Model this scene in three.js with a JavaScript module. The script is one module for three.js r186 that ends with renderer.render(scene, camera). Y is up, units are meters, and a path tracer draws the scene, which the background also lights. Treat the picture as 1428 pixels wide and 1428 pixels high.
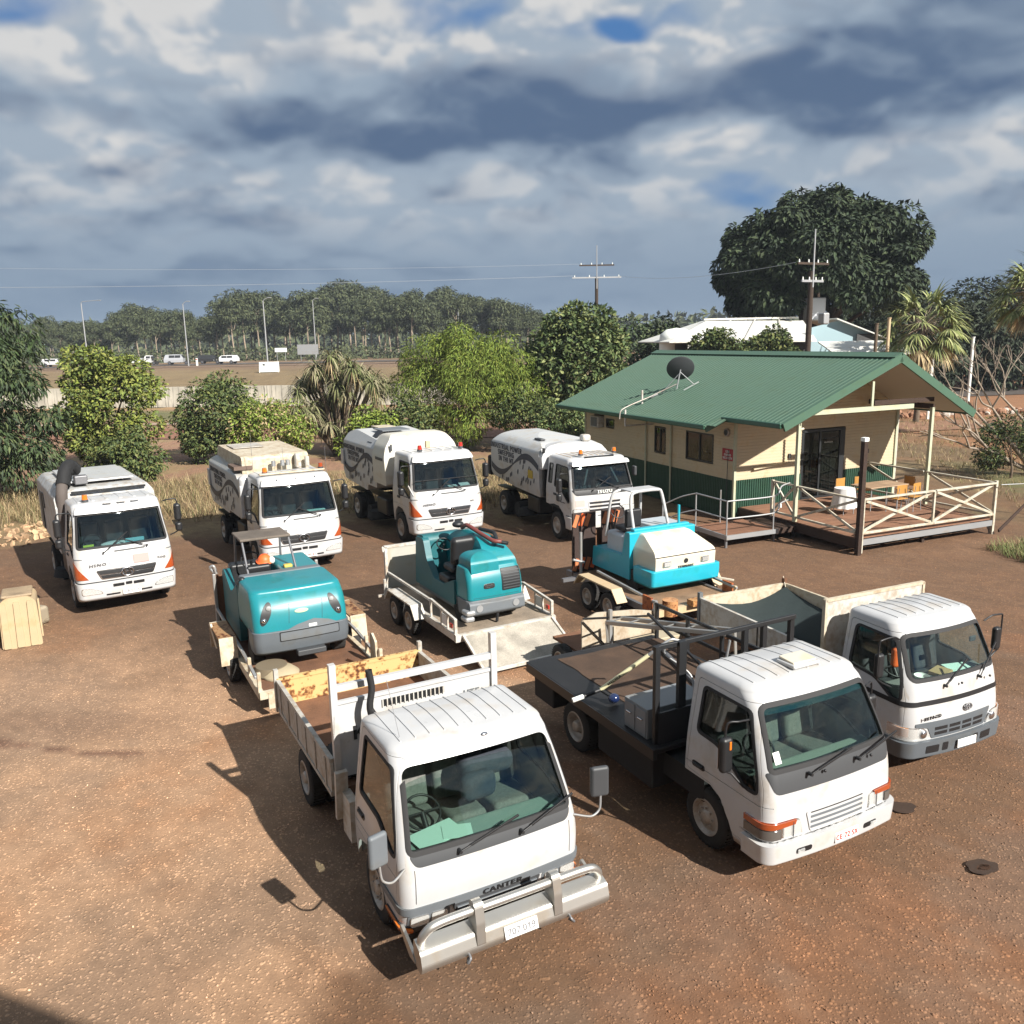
import * as THREE from 'three';
import { mergeGeometries, mergeVertices } from 'three/addons/utils/BufferGeometryUtils.js';
import { RoundedBoxGeometry } from 'three/addons/geometries/RoundedBoxGeometry.js';
import { FontLoader } from 'three/addons/loaders/FontLoader.js';
import { TextGeometry } from 'three/addons/geometries/TextGeometry.js';
import { Brush, Evaluator, SUBTRACTION, INTERSECTION } from 'three-bvh-csg';

// ---------- camera, sky, sun, exposure ----------
const scene = new THREE.Scene();
const camera = new THREE.PerspectiveCamera(62.57, 1, 0.1, 6000);
{
  const p = Math.atan(244 / 1175), roll = -1.2 * Math.PI / 180;
  camera.position.set(0, 6, 0);
  camera.up.set(-Math.sin(roll), Math.cos(roll) * Math.cos(p), -Math.cos(roll) * Math.sin(p));
  camera.lookAt(0, 6 - Math.sin(p), -Math.cos(p));
}
const SUN = new THREE.Vector3(0.572, 0.578, 0.582).normalize();
const sun = new THREE.DirectionalLight(new THREE.Color().setRGB(1, 0.95, 0.875), 5);
sun.position.copy(SUN).multiplyScalar(120).add(new THREE.Vector3(0, 0, -20)); sun.castShadow = true; sun.shadow.radius = 1;
sun.shadow.mapSize.set(4096, 4096);
Object.assign(sun.shadow.camera, { left: -60, right: 60, top: 60, bottom: -60, near: 1, far: 400 });
scene.add(sun); scene.add(sun.target); sun.target.position.set(0, 0, -20);
const renderer = new THREE.WebGLRenderer({ antialias: true });
renderer.toneMapping = THREE.LinearToneMapping;
renderer.toneMappingExposure = 1.95;
renderer.shadowMap.enabled = true;
const SKY_GAIN = 0.36;

// ---------- noise ----------
function rng(seed) { let a = seed >>> 0; return () => { a = (a + 0x6D2B79F5) | 0; let t = Math.imul(a ^ (a >>> 15), 1 | a); t = (t + Math.imul(t ^ (t >>> 7), 61 | t)) ^ t; return ((t ^ (t >>> 14)) >>> 0) / 4294967296; }; }
const hash = (x, y, s) => { let h = Math.imul(x, 374761393) ^ Math.imul(y, 668265263) ^ Math.imul(s, 2147483647 - 1013); h = Math.imul(h ^ (h >>> 13), 1274126177); h = Math.imul(h ^ (h >>> 15), 2246822519); return ((h ^ (h >>> 16)) >>> 0) / 4294967296; };
function vn(x, y, s = 0, per = 0) {
  let xi = Math.floor(x), yi = Math.floor(y); const fx = x - xi, fy = y - yi, u = fx * fx * (3 - 2 * fx), v = fy * fy * (3 - 2 * fy);
  let x1 = xi + 1, y1 = yi + 1;
  if (per) { const m = (q) => ((q % per) + per) % per; xi = m(xi); yi = m(yi); x1 = m(x1); y1 = m(y1); }
  const a = hash(xi, yi, s), b = hash(x1, yi, s), c = hash(xi, y1, s), d = hash(x1, y1, s);
  return a + (b - a) * u + (c - a) * v + (a - b - c + d) * u * v;
}
function fbm(x, y, o = 4, s = 0, per = 0) { let r = 0, a = 0.5, n = 0; for (let i = 0; i < o; i++) { r += a * vn(x, y, s + i, per); n += a; a *= 0.5; x *= 2; y *= 2; per *= 2; } return r / n; }
const clamp = (x, a = 0, b = 1) => Math.min(b, Math.max(a, x));
const ss = (a, b, x) => { const t = clamp((x - a) / (b - a)); return t * t * (3 - 2 * t); };
const lerp = (a, b, t) => a + (b - a) * t;
const mix3 = (a, b, t) => [lerp(a[0], b[0], t), lerp(a[1], b[1], t), lerp(a[2], b[2], t)];

// ---------- sky: layered stratocumulus over a tropical plain ----------
{
  const W = 2048, Hh = 1024, data = new Float32Array(W * Hh * 4);
  const h3 = (x, y, z, s) => hash(x + Math.imul(z, 7919), y + Math.imul(z, 104729), s);
  const n3 = (x, y, z, s) => { const X = Math.floor(x), Y = Math.floor(y), Z = Math.floor(z), f = (t) => t * t * (3 - 2 * t), u = f(x - X), v = f(y - Y), w = f(z - Z); const q = (k) => { const a = h3(X, Y, Z + k, s), b = h3(X + 1, Y, Z + k, s), c = h3(X, Y + 1, Z + k, s), d = h3(X + 1, Y + 1, Z + k, s); return a + (b - a) * u + (c - a) * v + (a - b - c + d) * u * v; }; const p = q(0); return p + (q(1) - p) * w; };
  const f3 = (x, y, z, o, s) => { let r = 0, a = .5, n = 0; for (let i = 0; i < o; i++) { r += a * n3(x, y, z, s + i); n += a; a *= .52; x *= 2.03; y *= 2.03; z *= 2.03; } return r / n; };
  // cloud banks and gaps as seen from the yard: azimuth, elevation (deg), spreads, thickness added
  const banks = [
    [-33, 21.8, 8, 3, .46], [-34, 13.8, 5, 1.2, .16], [-34, 10, 5, 1.3, .14], [-9, 13.0, 13, 2.2, .26], [1, 11.2, 7, 1.8, .14], [6.5, 12.6, 4, 1.2, .12], [24, 13.6, 10, 2.6, .3], [31, 17.5, 6, 2.5, .1], [8.6, 10.4, 2.2, .8, .2], [-21, 22.5, 3, 1.2, .08],
    [-20, 19.5, 6, 3, -.04], [-6, 18, 6, 1.6, -.17], [3, 20.5, 7, 1.6, -.05], [25, 21, 7, 1.6, -.22], [-30, 17.3, 4, 1.0, -.15], [-14.5, 23, 2.2, .8, -.08], [13, 18, 5, 1.5, -.13], [7.7, 17.6, 1.2, .7, -.16], [11.6, 11.9, 3.4, 1.5, -.3], [12, 9, 5, 1.2, -.14], [-12, 9.6, 8, .9, -.09], [-27, 11.8, 4, .8, -.1], [15, 15.5, 2, 1, -.1]];
  for (let j = 0; j < Hh; j++) {
    const el = (j + 0.5) / Hh * Math.PI - Math.PI / 2, sy = Math.sin(el), cy = Math.cos(el), deg = el * 57.2958;
    for (let i = 0; i < W; i++) {
      const th = (i + 0.5) / W * 2 * Math.PI - Math.PI; // three's equirect: u = atan2(z, x) / 2pi + 0.5
      const dx = Math.cos(th) * cy, dz = Math.sin(th) * cy;
      const o = (j * W + i) * 4; let c;
      if (deg < -1.5) { c = [.16, .12, .09]; }
      else {
        const az = Math.atan2(dx, -dz) * 57.2958, ey = Math.max(sy, 0) ** .8 * 1.9, k = 2.6;
        const wx = f3(dx * 7, ey * 8, dz * 7, 3, 11) - .5, wy = f3(dx * 7 + 9, ey * 8, dz * 7, 3, 15) - .5;
        const X = dx + wx * .1, Y = ey * 1.0 + wy * .12, Z = dz + wx * .1;
        let t = f3(X * k, Y * k, Z * k, 5, 3) * .72 + f3(X * 7.5, Y * 8.5, Z * 7.5, 5, 21) * .3 - .02;
        for (const b of banks) { const e = ((az + wx * 9 - b[0]) / b[2]) ** 2 + ((deg + wy * 4 - b[1]) / b[3]) ** 2; if (e < 8) t += b[4] * Math.exp(-e * .7); }
        const det = f3(X * 26, Y * 28, Z * 26, 4, 31), lit = f3(X * 7.5, (Y + .035) * 8.5, Z * 7.5, 5, 21) - f3(X * 7.5, Y * 8.5, Z * 7.5, 5, 21);
        t += (det - .5) * .1;
        const cov = ss(.25, .38, t), dark = ss(.42, .84, t - lit * .8 - (det - .5) * .16), glow = ss(.3, .42, t) * (1 - ss(.44, .6, t));
        const blue = mix3([.12, .3, .66], [.24, .42, .68], ss(14, 2, deg));
        let cl = mix3([.47, .585, .72], [.14, .22, .37], dark);
        cl = mix3(cl, [.95, .95, .95], clamp(glow * (.1 + 1.25 * ss(.4, .68, det)) * ss(4, 14, deg)));
        cl = mix3(cl, [.9, .9, .9], .75 * clamp(-lit * 4.5 + .05) * (1 - dark) * ss(6, 18, deg));
        c = mix3(blue, cl, cov);
        c = mix3(c, [.25, .365, .525], ss(9, .5, deg) * .8);
      }
      data[o] = c[0] * SKY_GAIN; data[o + 1] = c[1] * SKY_GAIN; data[o + 2] = c[2] * SKY_GAIN; data[o + 3] = 1;
    }
  }
  const t = new THREE.DataTexture(data, W, Hh, THREE.RGBAFormat, THREE.FloatType);
  t.mapping = THREE.EquirectangularReflectionMapping; t.magFilter = t.minFilter = THREE.LinearFilter; t.wrapS = THREE.RepeatWrapping; t.needsUpdate = true;
  scene.background = t; scene.environment = t;
}
scene.fog = new THREE.FogExp2(new THREE.Color().setRGB(.6, .68, .78), 0.0003);

// ---------- helpers ----------
const names = new Map();
function numbered(n) { const k = names.get(n) ?? 0; names.set(n, k + 1); return k ? `${n}_${String(k).padStart(3, '0')}` : n; }
function tag(o, label, category, group, kind) { if (label) o.userData.label = label; if (category) o.userData.category = category; if (group) o.userData.group = group; if (kind) o.userData.kind = kind; return o; }
function thing(name, label, category, [x, y, z] = [0, 0, 0], turn = 0, group) {
  const o = new THREE.Group(); o.name = numbered(name); scene.add(o); o.position.set(x, y, z); o.rotation.y = turn; return tag(o, label, category, group);
}
function dup(src, [x, y, z], turn = 0, label, s = 1) { const c = src.clone(); c.userData = { ...src.userData }; c.name = numbered(src.name.replace(/_\d\d\d$/, '')); c.position.set(x, y, z); c.rotation.y = turn; c.scale.setScalar(s); if (label) c.userData.label = label; scene.add(c); return c; }
const D2R = Math.PI / 180, V = (x, y, z) => new THREE.Vector3(x, y, z);
function boxUV(g) {
  const p = g.attributes.position, n = p.count, uv = new Float32Array(n * 2), a = V(), b = V(), c = V();
  for (let i = 0; i < n; i += 3) {
    a.fromBufferAttribute(p, i); b.fromBufferAttribute(p, i + 1); c.fromBufferAttribute(p, i + 2);
    const e = b.clone().sub(a).cross(c.clone().sub(a)), X = Math.abs(e.x), Y = Math.abs(e.y), Z = Math.abs(e.z);
    for (let k = 0; k < 3; k++) { const q = [a, b, c][k], o = (i + k) * 2; if (Y >= X && Y >= Z) { uv[o] = q.x; uv[o + 1] = q.z; } else if (X >= Z) { uv[o] = q.z; uv[o + 1] = q.y; } else { uv[o] = q.x; uv[o + 1] = q.y; } }
  }
  g.setAttribute('uv', new THREE.BufferAttribute(uv, 2)); return g;
}
function clean(g) { if (g.index) g = g.toNonIndexed(); const r = new THREE.BufferGeometry(); r.setAttribute('position', g.attributes.position); if (!g.attributes.normal) g.computeVertexNormals(); r.setAttribute('normal', g.attributes.normal); return r; }
const flip = (g) => { for (const k in g.attributes) { const at = g.attributes[k], s = at.itemSize, A = at.array; for (let i = 0; i < at.count; i += 3) for (let q = 0; q < s; q++) { const x = A[(i + 1) * s + q]; A[(i + 1) * s + q] = A[(i + 2) * s + q]; A[(i + 2) * s + q] = x; } } return g; };
const mirrorX = (g) => { g = g.clone(); g.scale(-1, 1, 1); return flip(g); };
const M4 = (x, y, z, rx = 0, ry = 0, rz = 0) => new THREE.Matrix4().compose(V(x, y, z), new THREE.Quaternion().setFromEuler(new THREE.Euler(rx, ry, rz, 'YXZ')), V(1, 1, 1));
function mesh(name, g, m, parent, label) { const o = new THREE.Mesh(g, m); o.name = parent ? name : numbered(name); o.castShadow = o.receiveShadow = true; (parent ?? scene).add(o); if (label) o.userData.label = label; return o; }
class MB {
  constructor() { this.g = []; }
  add(g, m) { g = clean(g); if (m) g.applyMatrix4(m); this.g.push(g); return this; }
  box(w, h, d, x, y, z, rx, ry, rz) { return this.add(new THREE.BoxGeometry(w, h, d), M4(x, y, z, rx, ry, rz)); }
  rb(w, h, d, x, y, z, r = .02, rx, ry, rz, s = 2) { return this.add(new RoundedBoxGeometry(w, h, d, s, Math.min(r, w / 2.01, h / 2.01, d / 2.01)), M4(x, y, z, rx, ry, rz)); }
  cyl(a, b, r, r2 = r, seg = 10) { a = V(...a); b = V(...b); const d = b.clone().sub(a), L = d.length(); const m = new THREE.Matrix4().compose(a.clone().add(b).multiplyScalar(.5), new THREE.Quaternion().setFromUnitVectors(V(0, 1, 0), d.normalize()), V(1, 1, 1)); return this.add(new THREE.CylinderGeometry(r2, r, L, seg), m); }
  bar(a, b, w, h = w) { a = V(...a); b = V(...b); const d = b.clone().sub(a), L = d.length(); d.normalize(); const z = d, up = Math.abs(d.y) > .97 ? V(0, 0, 1) : V(0, 1, 0), x = up.clone().cross(z).normalize(), y = z.clone().cross(x); const m = new THREE.Matrix4().makeBasis(x, y, z).setPosition(a.add(b).multiplyScalar(.5)); return this.add(new RoundedBoxGeometry(w, h, L, 1, Math.min(w, h) * .14), m); }
  tube(pts, r, seg = 8, n = pts.length * 5, closed = false) { return this.add(new THREE.TubeGeometry(new THREE.CatmullRomCurve3(pts.map((p) => V(...p)), closed, 'catmullrom', .4), n, r, seg, closed)); }
  lathe(prof, x, y, z, seg = 24, rx, ry, rz) { return this.add(new THREE.LatheGeometry(prof.map((p) => new THREE.Vector2(...p)), seg), M4(x, y, z, rx, ry, rz)); }
  prism(poly, axis, a, b) { return this.add(prism(poly, axis, a, b)); }
  ball(r, x, y, z, sx = 1, sy = 1, sz = 1, w = 12) { const g = new THREE.SphereGeometry(r, w, w * .7 | 0); g.scale(sx, sy, sz); return this.add(g, M4(x, y, z)); }
  geo() { return boxUV(mergeGeometries(this.g)); }
  build(name, m, parent, label) { return mesh(name, this.geo(), m, parent, label); }
}
// rounded polygon: corner radius r (or one per point)
function rpoly(pts, r = .03, n = 4) {
  const out = [], N = pts.length;
  for (let i = 0; i < N; i++) {
    const p = pts[i], a = pts[(i + N - 1) % N], b = pts[(i + 1) % N], rr = p[2] ?? r;
    const la = Math.hypot(a[0] - p[0], a[1] - p[1]), lb = Math.hypot(b[0] - p[0], b[1] - p[1]), k = Math.min(rr, la * .48, lb * .48);
    if (k < 1e-4) { out.push([p[0], p[1]]); continue; }
    const s = [p[0] + (a[0] - p[0]) / la * k, p[1] + (a[1] - p[1]) / la * k], e = [p[0] + (b[0] - p[0]) / lb * k, p[1] + (b[1] - p[1]) / lb * k];
    for (let j = 0; j <= n; j++) { const t = j / n, u = 1 - t; out.push([u * u * s[0] + 2 * u * t * p[0] + t * t * e[0], u * u * s[1] + 2 * u * t * p[1] + t * t * e[1]]); }
  }
  return out;
}
const area2 = (p) => { let s = 0; for (let i = 0; i < p.length; i++) { const a = p[i], b = p[(i + 1) % p.length]; s += a[0] * b[1] - b[0] * a[1]; } return s / 2; };
function grow(poly, d) {
  const s = area2(poly) > 0 ? 1 : -1, N = poly.length;
  return poly.map((p, i) => { const a = poly[(i + N - 1) % N], b = poly[(i + 1) % N]; let x1 = p[1] - a[1], y1 = a[0] - p[0], x2 = b[1] - p[1], y2 = p[0] - b[0]; const l1 = Math.hypot(x1, y1) || 1, l2 = Math.hypot(x2, y2) || 1; x1 /= l1; y1 /= l1; x2 /= l2; y2 /= l2; let nx = x1 + x2, ny = y1 + y2; const l = Math.hypot(nx, ny) || 1; nx /= l; ny /= l; const k = d * s / Math.max(.5, nx * x1 + ny * y1); return [p[0] + nx * k, p[1] + ny * k]; });
}
function prism(poly, axis, a, b, holes = []) {
  const sh = new THREE.Shape(poly.map((p) => new THREE.Vector2(p[0], p[1]))); for (const h of holes) sh.holes.push(new THREE.Path(h.map((p) => new THREE.Vector2(p[0], p[1]))));
  let g = new THREE.ExtrudeGeometry(sh, { depth: b - a, bevelEnabled: false, steps: 1 }); g.translate(0, 0, a);
  if (g.index) g = g.toNonIndexed();
  const P = g.attributes.position.array, Nn = g.attributes.normal.array;
  if (axis !== 'z') for (const A of [P, Nn]) for (let i = 0; i < A.length; i += 3) { const x = A[i], y = A[i + 1], z = A[i + 2]; if (axis === 'x') { A[i] = z; A[i + 1] = y; A[i + 2] = x; } else { A[i] = x; A[i + 1] = z; A[i + 2] = y; } }
  let vol = 0; for (let i = 0; i < P.length; i += 9) vol += P[i] * (P[i + 4] * P[i + 8] - P[i + 5] * P[i + 7]) - P[i + 1] * (P[i + 3] * P[i + 8] - P[i + 5] * P[i + 6]) + P[i + 2] * (P[i + 3] * P[i + 7] - P[i + 4] * P[i + 6]);
  if (vol < 0) flip(g);
  g.clearGroups(); return g;
}
const ev = new Evaluator(); ev.useGroups = false; ev.attributes = ['position', 'normal', 'uv'];
const brush = (g) => { if (!g.attributes.uv) g.setAttribute('uv', new THREE.BufferAttribute(new Float32Array(g.attributes.position.count * 2), 2)); const b = new Brush(g); b.updateMatrixWorld(); b.prepareGeometry?.(); return b; };
const csg = (a, b, op) => { const r = ev.evaluate(a, b, op); r.updateMatrixWorld(); return r; };
const gOf = (b) => boxUV(clean(b.geometry));
// square-section sheet over polygon, used for panels
const rect = (x0, x1, y0, y1) => [[x0, y0], [x1, y0], [x1, y1], [x0, y1]];

// ---------- textures and materials ----------
function tex(n, fn, srgb = true, rep = 1) { // fn(u,v,i,j) -> [r,g,b] 0..1 (sRGB if srgb)
  const d = new Uint8Array(n * n * 4); for (let j = 0; j < n; j++) for (let i = 0; i < n; i++) { const c = fn(i / n, j / n, i, j), o = (j * n + i) * 4; d[o] = clamp(c[0]) * 255; d[o + 1] = clamp(c[1]) * 255; d[o + 2] = clamp(c[2]) * 255; d[o + 3] = 255; }
  const t = new THREE.DataTexture(d, n, n); if (srgb) t.colorSpace = THREE.SRGBColorSpace; t.wrapS = t.wrapT = THREE.RepeatWrapping; t.magFilter = THREE.LinearFilter; t.minFilter = THREE.LinearMipmapLinearFilter; t.generateMipmaps = true; t.repeat.set(rep, rep); t.needsUpdate = true; return t;
}
const gray = (v) => [v, v, v];
const S = (r, g, b, o = {}) => { const m = new (o.phys ? THREE.MeshPhysicalMaterial : THREE.MeshStandardMaterial)({ roughness: .6, metalness: 0, ...o.p }); m.color.setRGB(r, g, b); if (o.both) m.side = THREE.DoubleSide; return m; };
const T = {};
T.dust = tex(512, (u, v) => { const a = fbm(u * 8, v * 8, 5, 1, 8), b = fbm(u * 40, v * 6, 3, 5, 6); const k = .93 + .07 * a - .1 * ss(.58, .8, a) * b; return [k, k * (1 - .03 * ss(.5, .8, a)), k * (1 - .07 * ss(.5, .8, a))]; }, true, .5);
T.dustR = tex(256, (u, v) => gray(.55 + .45 * fbm(u * 8, v * 8, 4, 3, 8)), false, .7);
T.grime = tex(512, (u, v) => { const a = fbm(u * 6, v * 6, 5, 41, 6), b = vn(u * 120, v * 120, 43, 120); const c = fbm(u * 30, v * 30, 3, 47, 30), k = ss(.4, .8, a * .55 + c * .45) * .5 + .1 * b; return mix3([1, 1, 1], [.72, .6, .48], k); }, true, .6);
T.rust = tex(512, (u, v) => { const a = fbm(u * 7, v * 7, 5, 51, 7), b = fbm(u * 26, v * 26, 3, 55, 26), k = ss(.5, .74, a * .5 + b * .55), k2 = ss(.6, .78, a * .4 + b * .6); return mix3(mix3([1, .94, .8], [.66, .46, .3], k), [.36, .22, .14], k2); }, true, .9);
T.floorDirt = tex(512, (u, v) => { const a = fbm(u * 9, v * 9, 5, 61, 9), b = vn(u * 150, v * 150, 63, 150); const k = .72 + .3 * a + .12 * (b - .5); return [k, k * .97, k * .94]; }, true, .5);
T.wood = tex(512, (u, v) => { const a = fbm(u * 3, v * 60, 4, 71, 0), b = fbm(u * 5, v * 5, 3, 75, 5); const k = .7 + .25 * a + .2 * (b - .5); return [k, k * .93, k * .86]; }, true, .7);
T.conc = tex(512, (u, v) => { const a = fbm(u * 5, v * 5, 5, 81, 5), s = fbm(u * 40, v * 3, 3, 85, 0); const k = .72 + .28 * a - .25 * ss(.55, .8, s); return [k, k * .98, k * .94]; }, true, .2);
T.fab = tex(256, (u, v) => gray(.8 + .2 * fbm(u * 30, v * 30, 3, 91, 30)), true, 2);
T.bump = tex(256, (u, v) => gray(fbm(u * 24, v * 24, 4, 95, 24)), false, 2);
const M = {
  white: S(.5, .505, .51, { phys: 1, p: { map: T.dust, roughness: .42, roughnessMap: T.dustR, clearcoat: .35, clearcoatRoughness: .18 } }),
  whiteOld: S(.5, .495, .465, { phys: 1, p: { map: T.grime, roughness: .5, clearcoat: .2, clearcoatRoughness: .3 } }),
  cream: S(.5, .45, .35, { p: { map: T.grime, roughness: .55 } }),
  tan: S(.52, .4, .25, { p: { map: T.dust, roughness: .6 } }),
  rustY: S(.5, .4, .24, { p: { map: T.rust, roughness: .7 } }),
  rustW: S(.4, .39, .36, { p: { map: T.grime, roughness: .65 } }),
  rusty: S(.2, .1, .055, { p: { map: T.floorDirt, roughness: .9 } }),
  glass: new THREE.MeshPhysicalMaterial({ color: new THREE.Color().setRGB(.76, .84, .81), transmission: 1, thickness: 0, roughness: .02, ior: 1.5, side: THREE.DoubleSide }),
  darkGlass: new THREE.MeshPhysicalMaterial({ color: new THREE.Color().setRGB(.42, .46, .46), transmission: 1, thickness: 0, roughness: .03, ior: 1.5, side: THREE.DoubleSide }),
  rubber: S(.018, .018, .019, { p: { roughness: .75 } }),
  black: S(.013, .0135, .015, { p: { roughness: .45 } }),
  blackMatt: S(.012, .012, .013, { p: { roughness: .8, map: T.fab } }),
  plastic: S(.045, .048, .052, { p: { roughness: .55 } }),
  greyPl: S(.13, .145, .16, { p: { roughness: .55, map: T.dust } }),
  greyBumper: S(.1, .115, .13, { p: { roughness: .5, map: T.dust } }),
  seat: S(.2, .2, .185, { p: { roughness: .9, map: T.fab } }),
  seatDark: S(.05, .055, .06, { p: { roughness: .85, map: T.fab } }),
  dash: S(.1, .12, .115, { p: { roughness: .7 } }),
  liner: S(.26, .27, .26, { p: { roughness: .9 } }),
  chrome: S(.6, .6, .62, { p: { roughness: .2, metalness: 1 } }),
  alu: S(.52, .51, .48, { p: { roughness: .42, metalness: .85, map: T.dust } }),
  galv: S(.42, .43, .44, { p: { roughness: .5, metalness: .6, map: T.dust } }),
  steel: S(.2, .2, .21, { p: { roughness: .5, metalness: .6 } }),
  tyre: S(.02, .0195, .019, { p: { roughness: .88, map: T.grime } }),
  rim: S(.42, .4, .37, { p: { roughness: .5, metalness: .3, map: T.grime } }),
  lamp: new THREE.MeshPhysicalMaterial({ color: new THREE.Color().setRGB(.92, .93, .92), transmission: .75, thickness: 0, roughness: .06, ior: 1.45 }),
  reflector: S(.75, .75, .76, { p: { roughness: .12, metalness: 1 } }),
  amber: S(.62, .16, .015, { phys: 1, p: { roughness: .15, clearcoat: 1, clearcoatRoughness: .05 } }),
  amberDark: S(.3, .055, .012, { phys: 1, p: { roughness: .15, clearcoat: 1, clearcoatRoughness: .05 } }),
  red: S(.42, .03, .02, { phys: 1, p: { roughness: .2, clearcoat: .6 } }),
  teal: S(.008, .2, .235, { phys: 1, p: { roughness: .38, map: T.dust, clearcoat: .25, clearcoatRoughness: .3 } }),
  tealDark: S(.012, .115, .135, { p: { roughness: .5, map: T.dust } }),
  cyan: S(.012, .36, .48, { phys: 1, p: { roughness: .35, map: T.dust, clearcoat: .3, clearcoatRoughness: .3 } }),
  offWhite: S(.62, .57, .46, { p: { roughness: .5, map: T.dust } }),
  paper: S(.72, .74, .7, { p: { roughness: .9 } }),
  paperMint: S(.52, .72, .64, { p: { roughness: .9 } }),
  orange: S(.75, .13, .03, { p: { roughness: .5 } }),
  plate: S(.7, .7, .68, { p: { roughness: .5 } }),
  plateRed: S(.5, .05, .04, { p: { roughness: .5 } }),
};
const font = await new FontLoader().loadAsync('fonts/droid/droid_sans_bold.typeface.json');
const fontR = await new FontLoader().loadAsync('fonts/droid/droid_sans_regular.typeface.json');
function textGeo(s, size, depth = .004, f = font, wide = 1) { const g = new TextGeometry(s, { font: f, size, depth, curveSegments: 3, bevelEnabled: false }); g.computeBoundingBox(); const b = g.boundingBox; g.translate(-(b.min.x + b.max.x) / 2, -(b.min.y + b.max.y) / 2, 0); g.scale(wide, 1, 1); return g; }
// ---------- ground ----------
function groundY(x, z) {
  // the land behind the concrete drain wall lies higher and climbs slowly to the highway
  const left = ss(40, 8, x + (z + 80) * .15), step = ss(-76.2, -77.2, z - x * .12) * 1.25 + ss(-78, -150, z) * .95;
  return left * step + (fbm(x * .3, z * .3, 3, 201) - .5) * .05 * ss(-26, -40, z);
}
const GR = { red: [.27, .125, .058], brown: [.19, .102, .052], sand: [.52, .32, .19], grey: [.2, .138, .096], orange: [.36, .17, .075], straw: [.34, .245, .115], drygrass: [.2, .128, .062], green: [.14, .155, .05], dark: [.085, .062, .045] };
function groundCol(x, z) {
  const n1 = fbm(x * .22 + 3, z * .22, 4, 211), n2 = fbm(x * .9, z * .9, 4, 215), n3 = fbm(x * 4, z * 4, 3, 219);
  // paler sand tone to the open left of the trucks, darker brown round them
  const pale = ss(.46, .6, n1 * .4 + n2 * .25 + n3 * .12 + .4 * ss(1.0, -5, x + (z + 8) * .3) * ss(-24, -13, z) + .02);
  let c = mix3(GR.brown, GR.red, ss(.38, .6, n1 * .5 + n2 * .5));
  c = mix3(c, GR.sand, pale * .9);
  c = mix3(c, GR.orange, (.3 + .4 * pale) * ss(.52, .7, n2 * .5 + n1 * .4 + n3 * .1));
  c = mix3(c, GR.grey, .45 * ss(.5, .66, fbm(x * .5 + 9, z * .5, 4, 225) * .75 + n3 * .25));
  c = mix3(c, GR.brown, .8 * ss(-13.5, -18, z + (n2 - .5) * 4));
  // old skid marks and wheel ruts of damp dark earth on the left
  const r = Math.abs(z + 11.75 - .12 * (x + 6) + .12 * Math.sin(x * 1.3)); c = mix3(c, [.17, .08, .048], .8 * ss(-4.6, -5.6, x) * ss(.1, .03, r + (n3 - .5) * .16));
  c = mix3(c, [.2, .11, .065], .35 * ss(-5, -6.2, x) * ss(.75, .2, Math.abs(z + 12.6 - .1 * (x + 6)) + (n2 - .5) * .8));
  // dry grass margin and field
  const edge = -27.5 - .12 * x + (n2 - .5) * 5 + (x > 8 ? -2 : 0);
  const gm = ss(edge + 1.2, edge - 1.2, z) * (x < 6 ? 1 : 0); c = mix3(c, mix3(GR.straw, GR.drygrass, n2), gm * ss(.3, .55, n3 + .12));
  const fx = 15.4 + (n2 - .5) * 3 + ss(-24, -19, z) * 1.6; const fm = ss(fx - .6, fx + 1.0, x + (n3 - .5)) * ss(-13, -18, z + (n2 - .5) * 5); c = mix3(c, mix3(mix3(GR.drygrass, GR.straw, ss(.5, .75, n2)), [.2, .11, .05], ss(.45, .7, n1)), fm * .95);
  c = mix3(c, GR.green, .7 * fm * ss(.5, .7, fbm(x * .4, z * .4, 3, 233) + .18 * ss(-27, -21, z)));
  if (z < -34) { // beyond the trees
    const f = ss(-34, -40, z + (n2 - .5) * 4);
    let o = x > 6 ? mix3(GR.drygrass, GR.orange, ss(.44, .56, fbm(x * .08, z * .12, 3, 241) + .1 * ss(-55, -75, z))) : mix3([.36, .2, .12], GR.straw, ss(.4, .7, n2));
    const q = z - x * .12;
    if (x < 20) { o = mix3(o, GR.green, ss(-64, -66, q) * ss(-76, -72, q) * (.6 + .4 * n2)); o = mix3(o, mix3(GR.straw, GR.drygrass, n2), ss(-76, -78, q)); o = mix3(o, [.25, .15, .09], ss(-122, -128, q) * .6); }
    o = mix3(o, [.1, .1, .045], ss(-190, -230, z)); c = mix3(c, o, f);
  }
  const k = 1.02 + .3 * (n3 - .5) + .25 * (vn(x * 11, z * 11, 251) - .5); return [c[0] * k, c[1] * k, c[2] * k];
}
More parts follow.
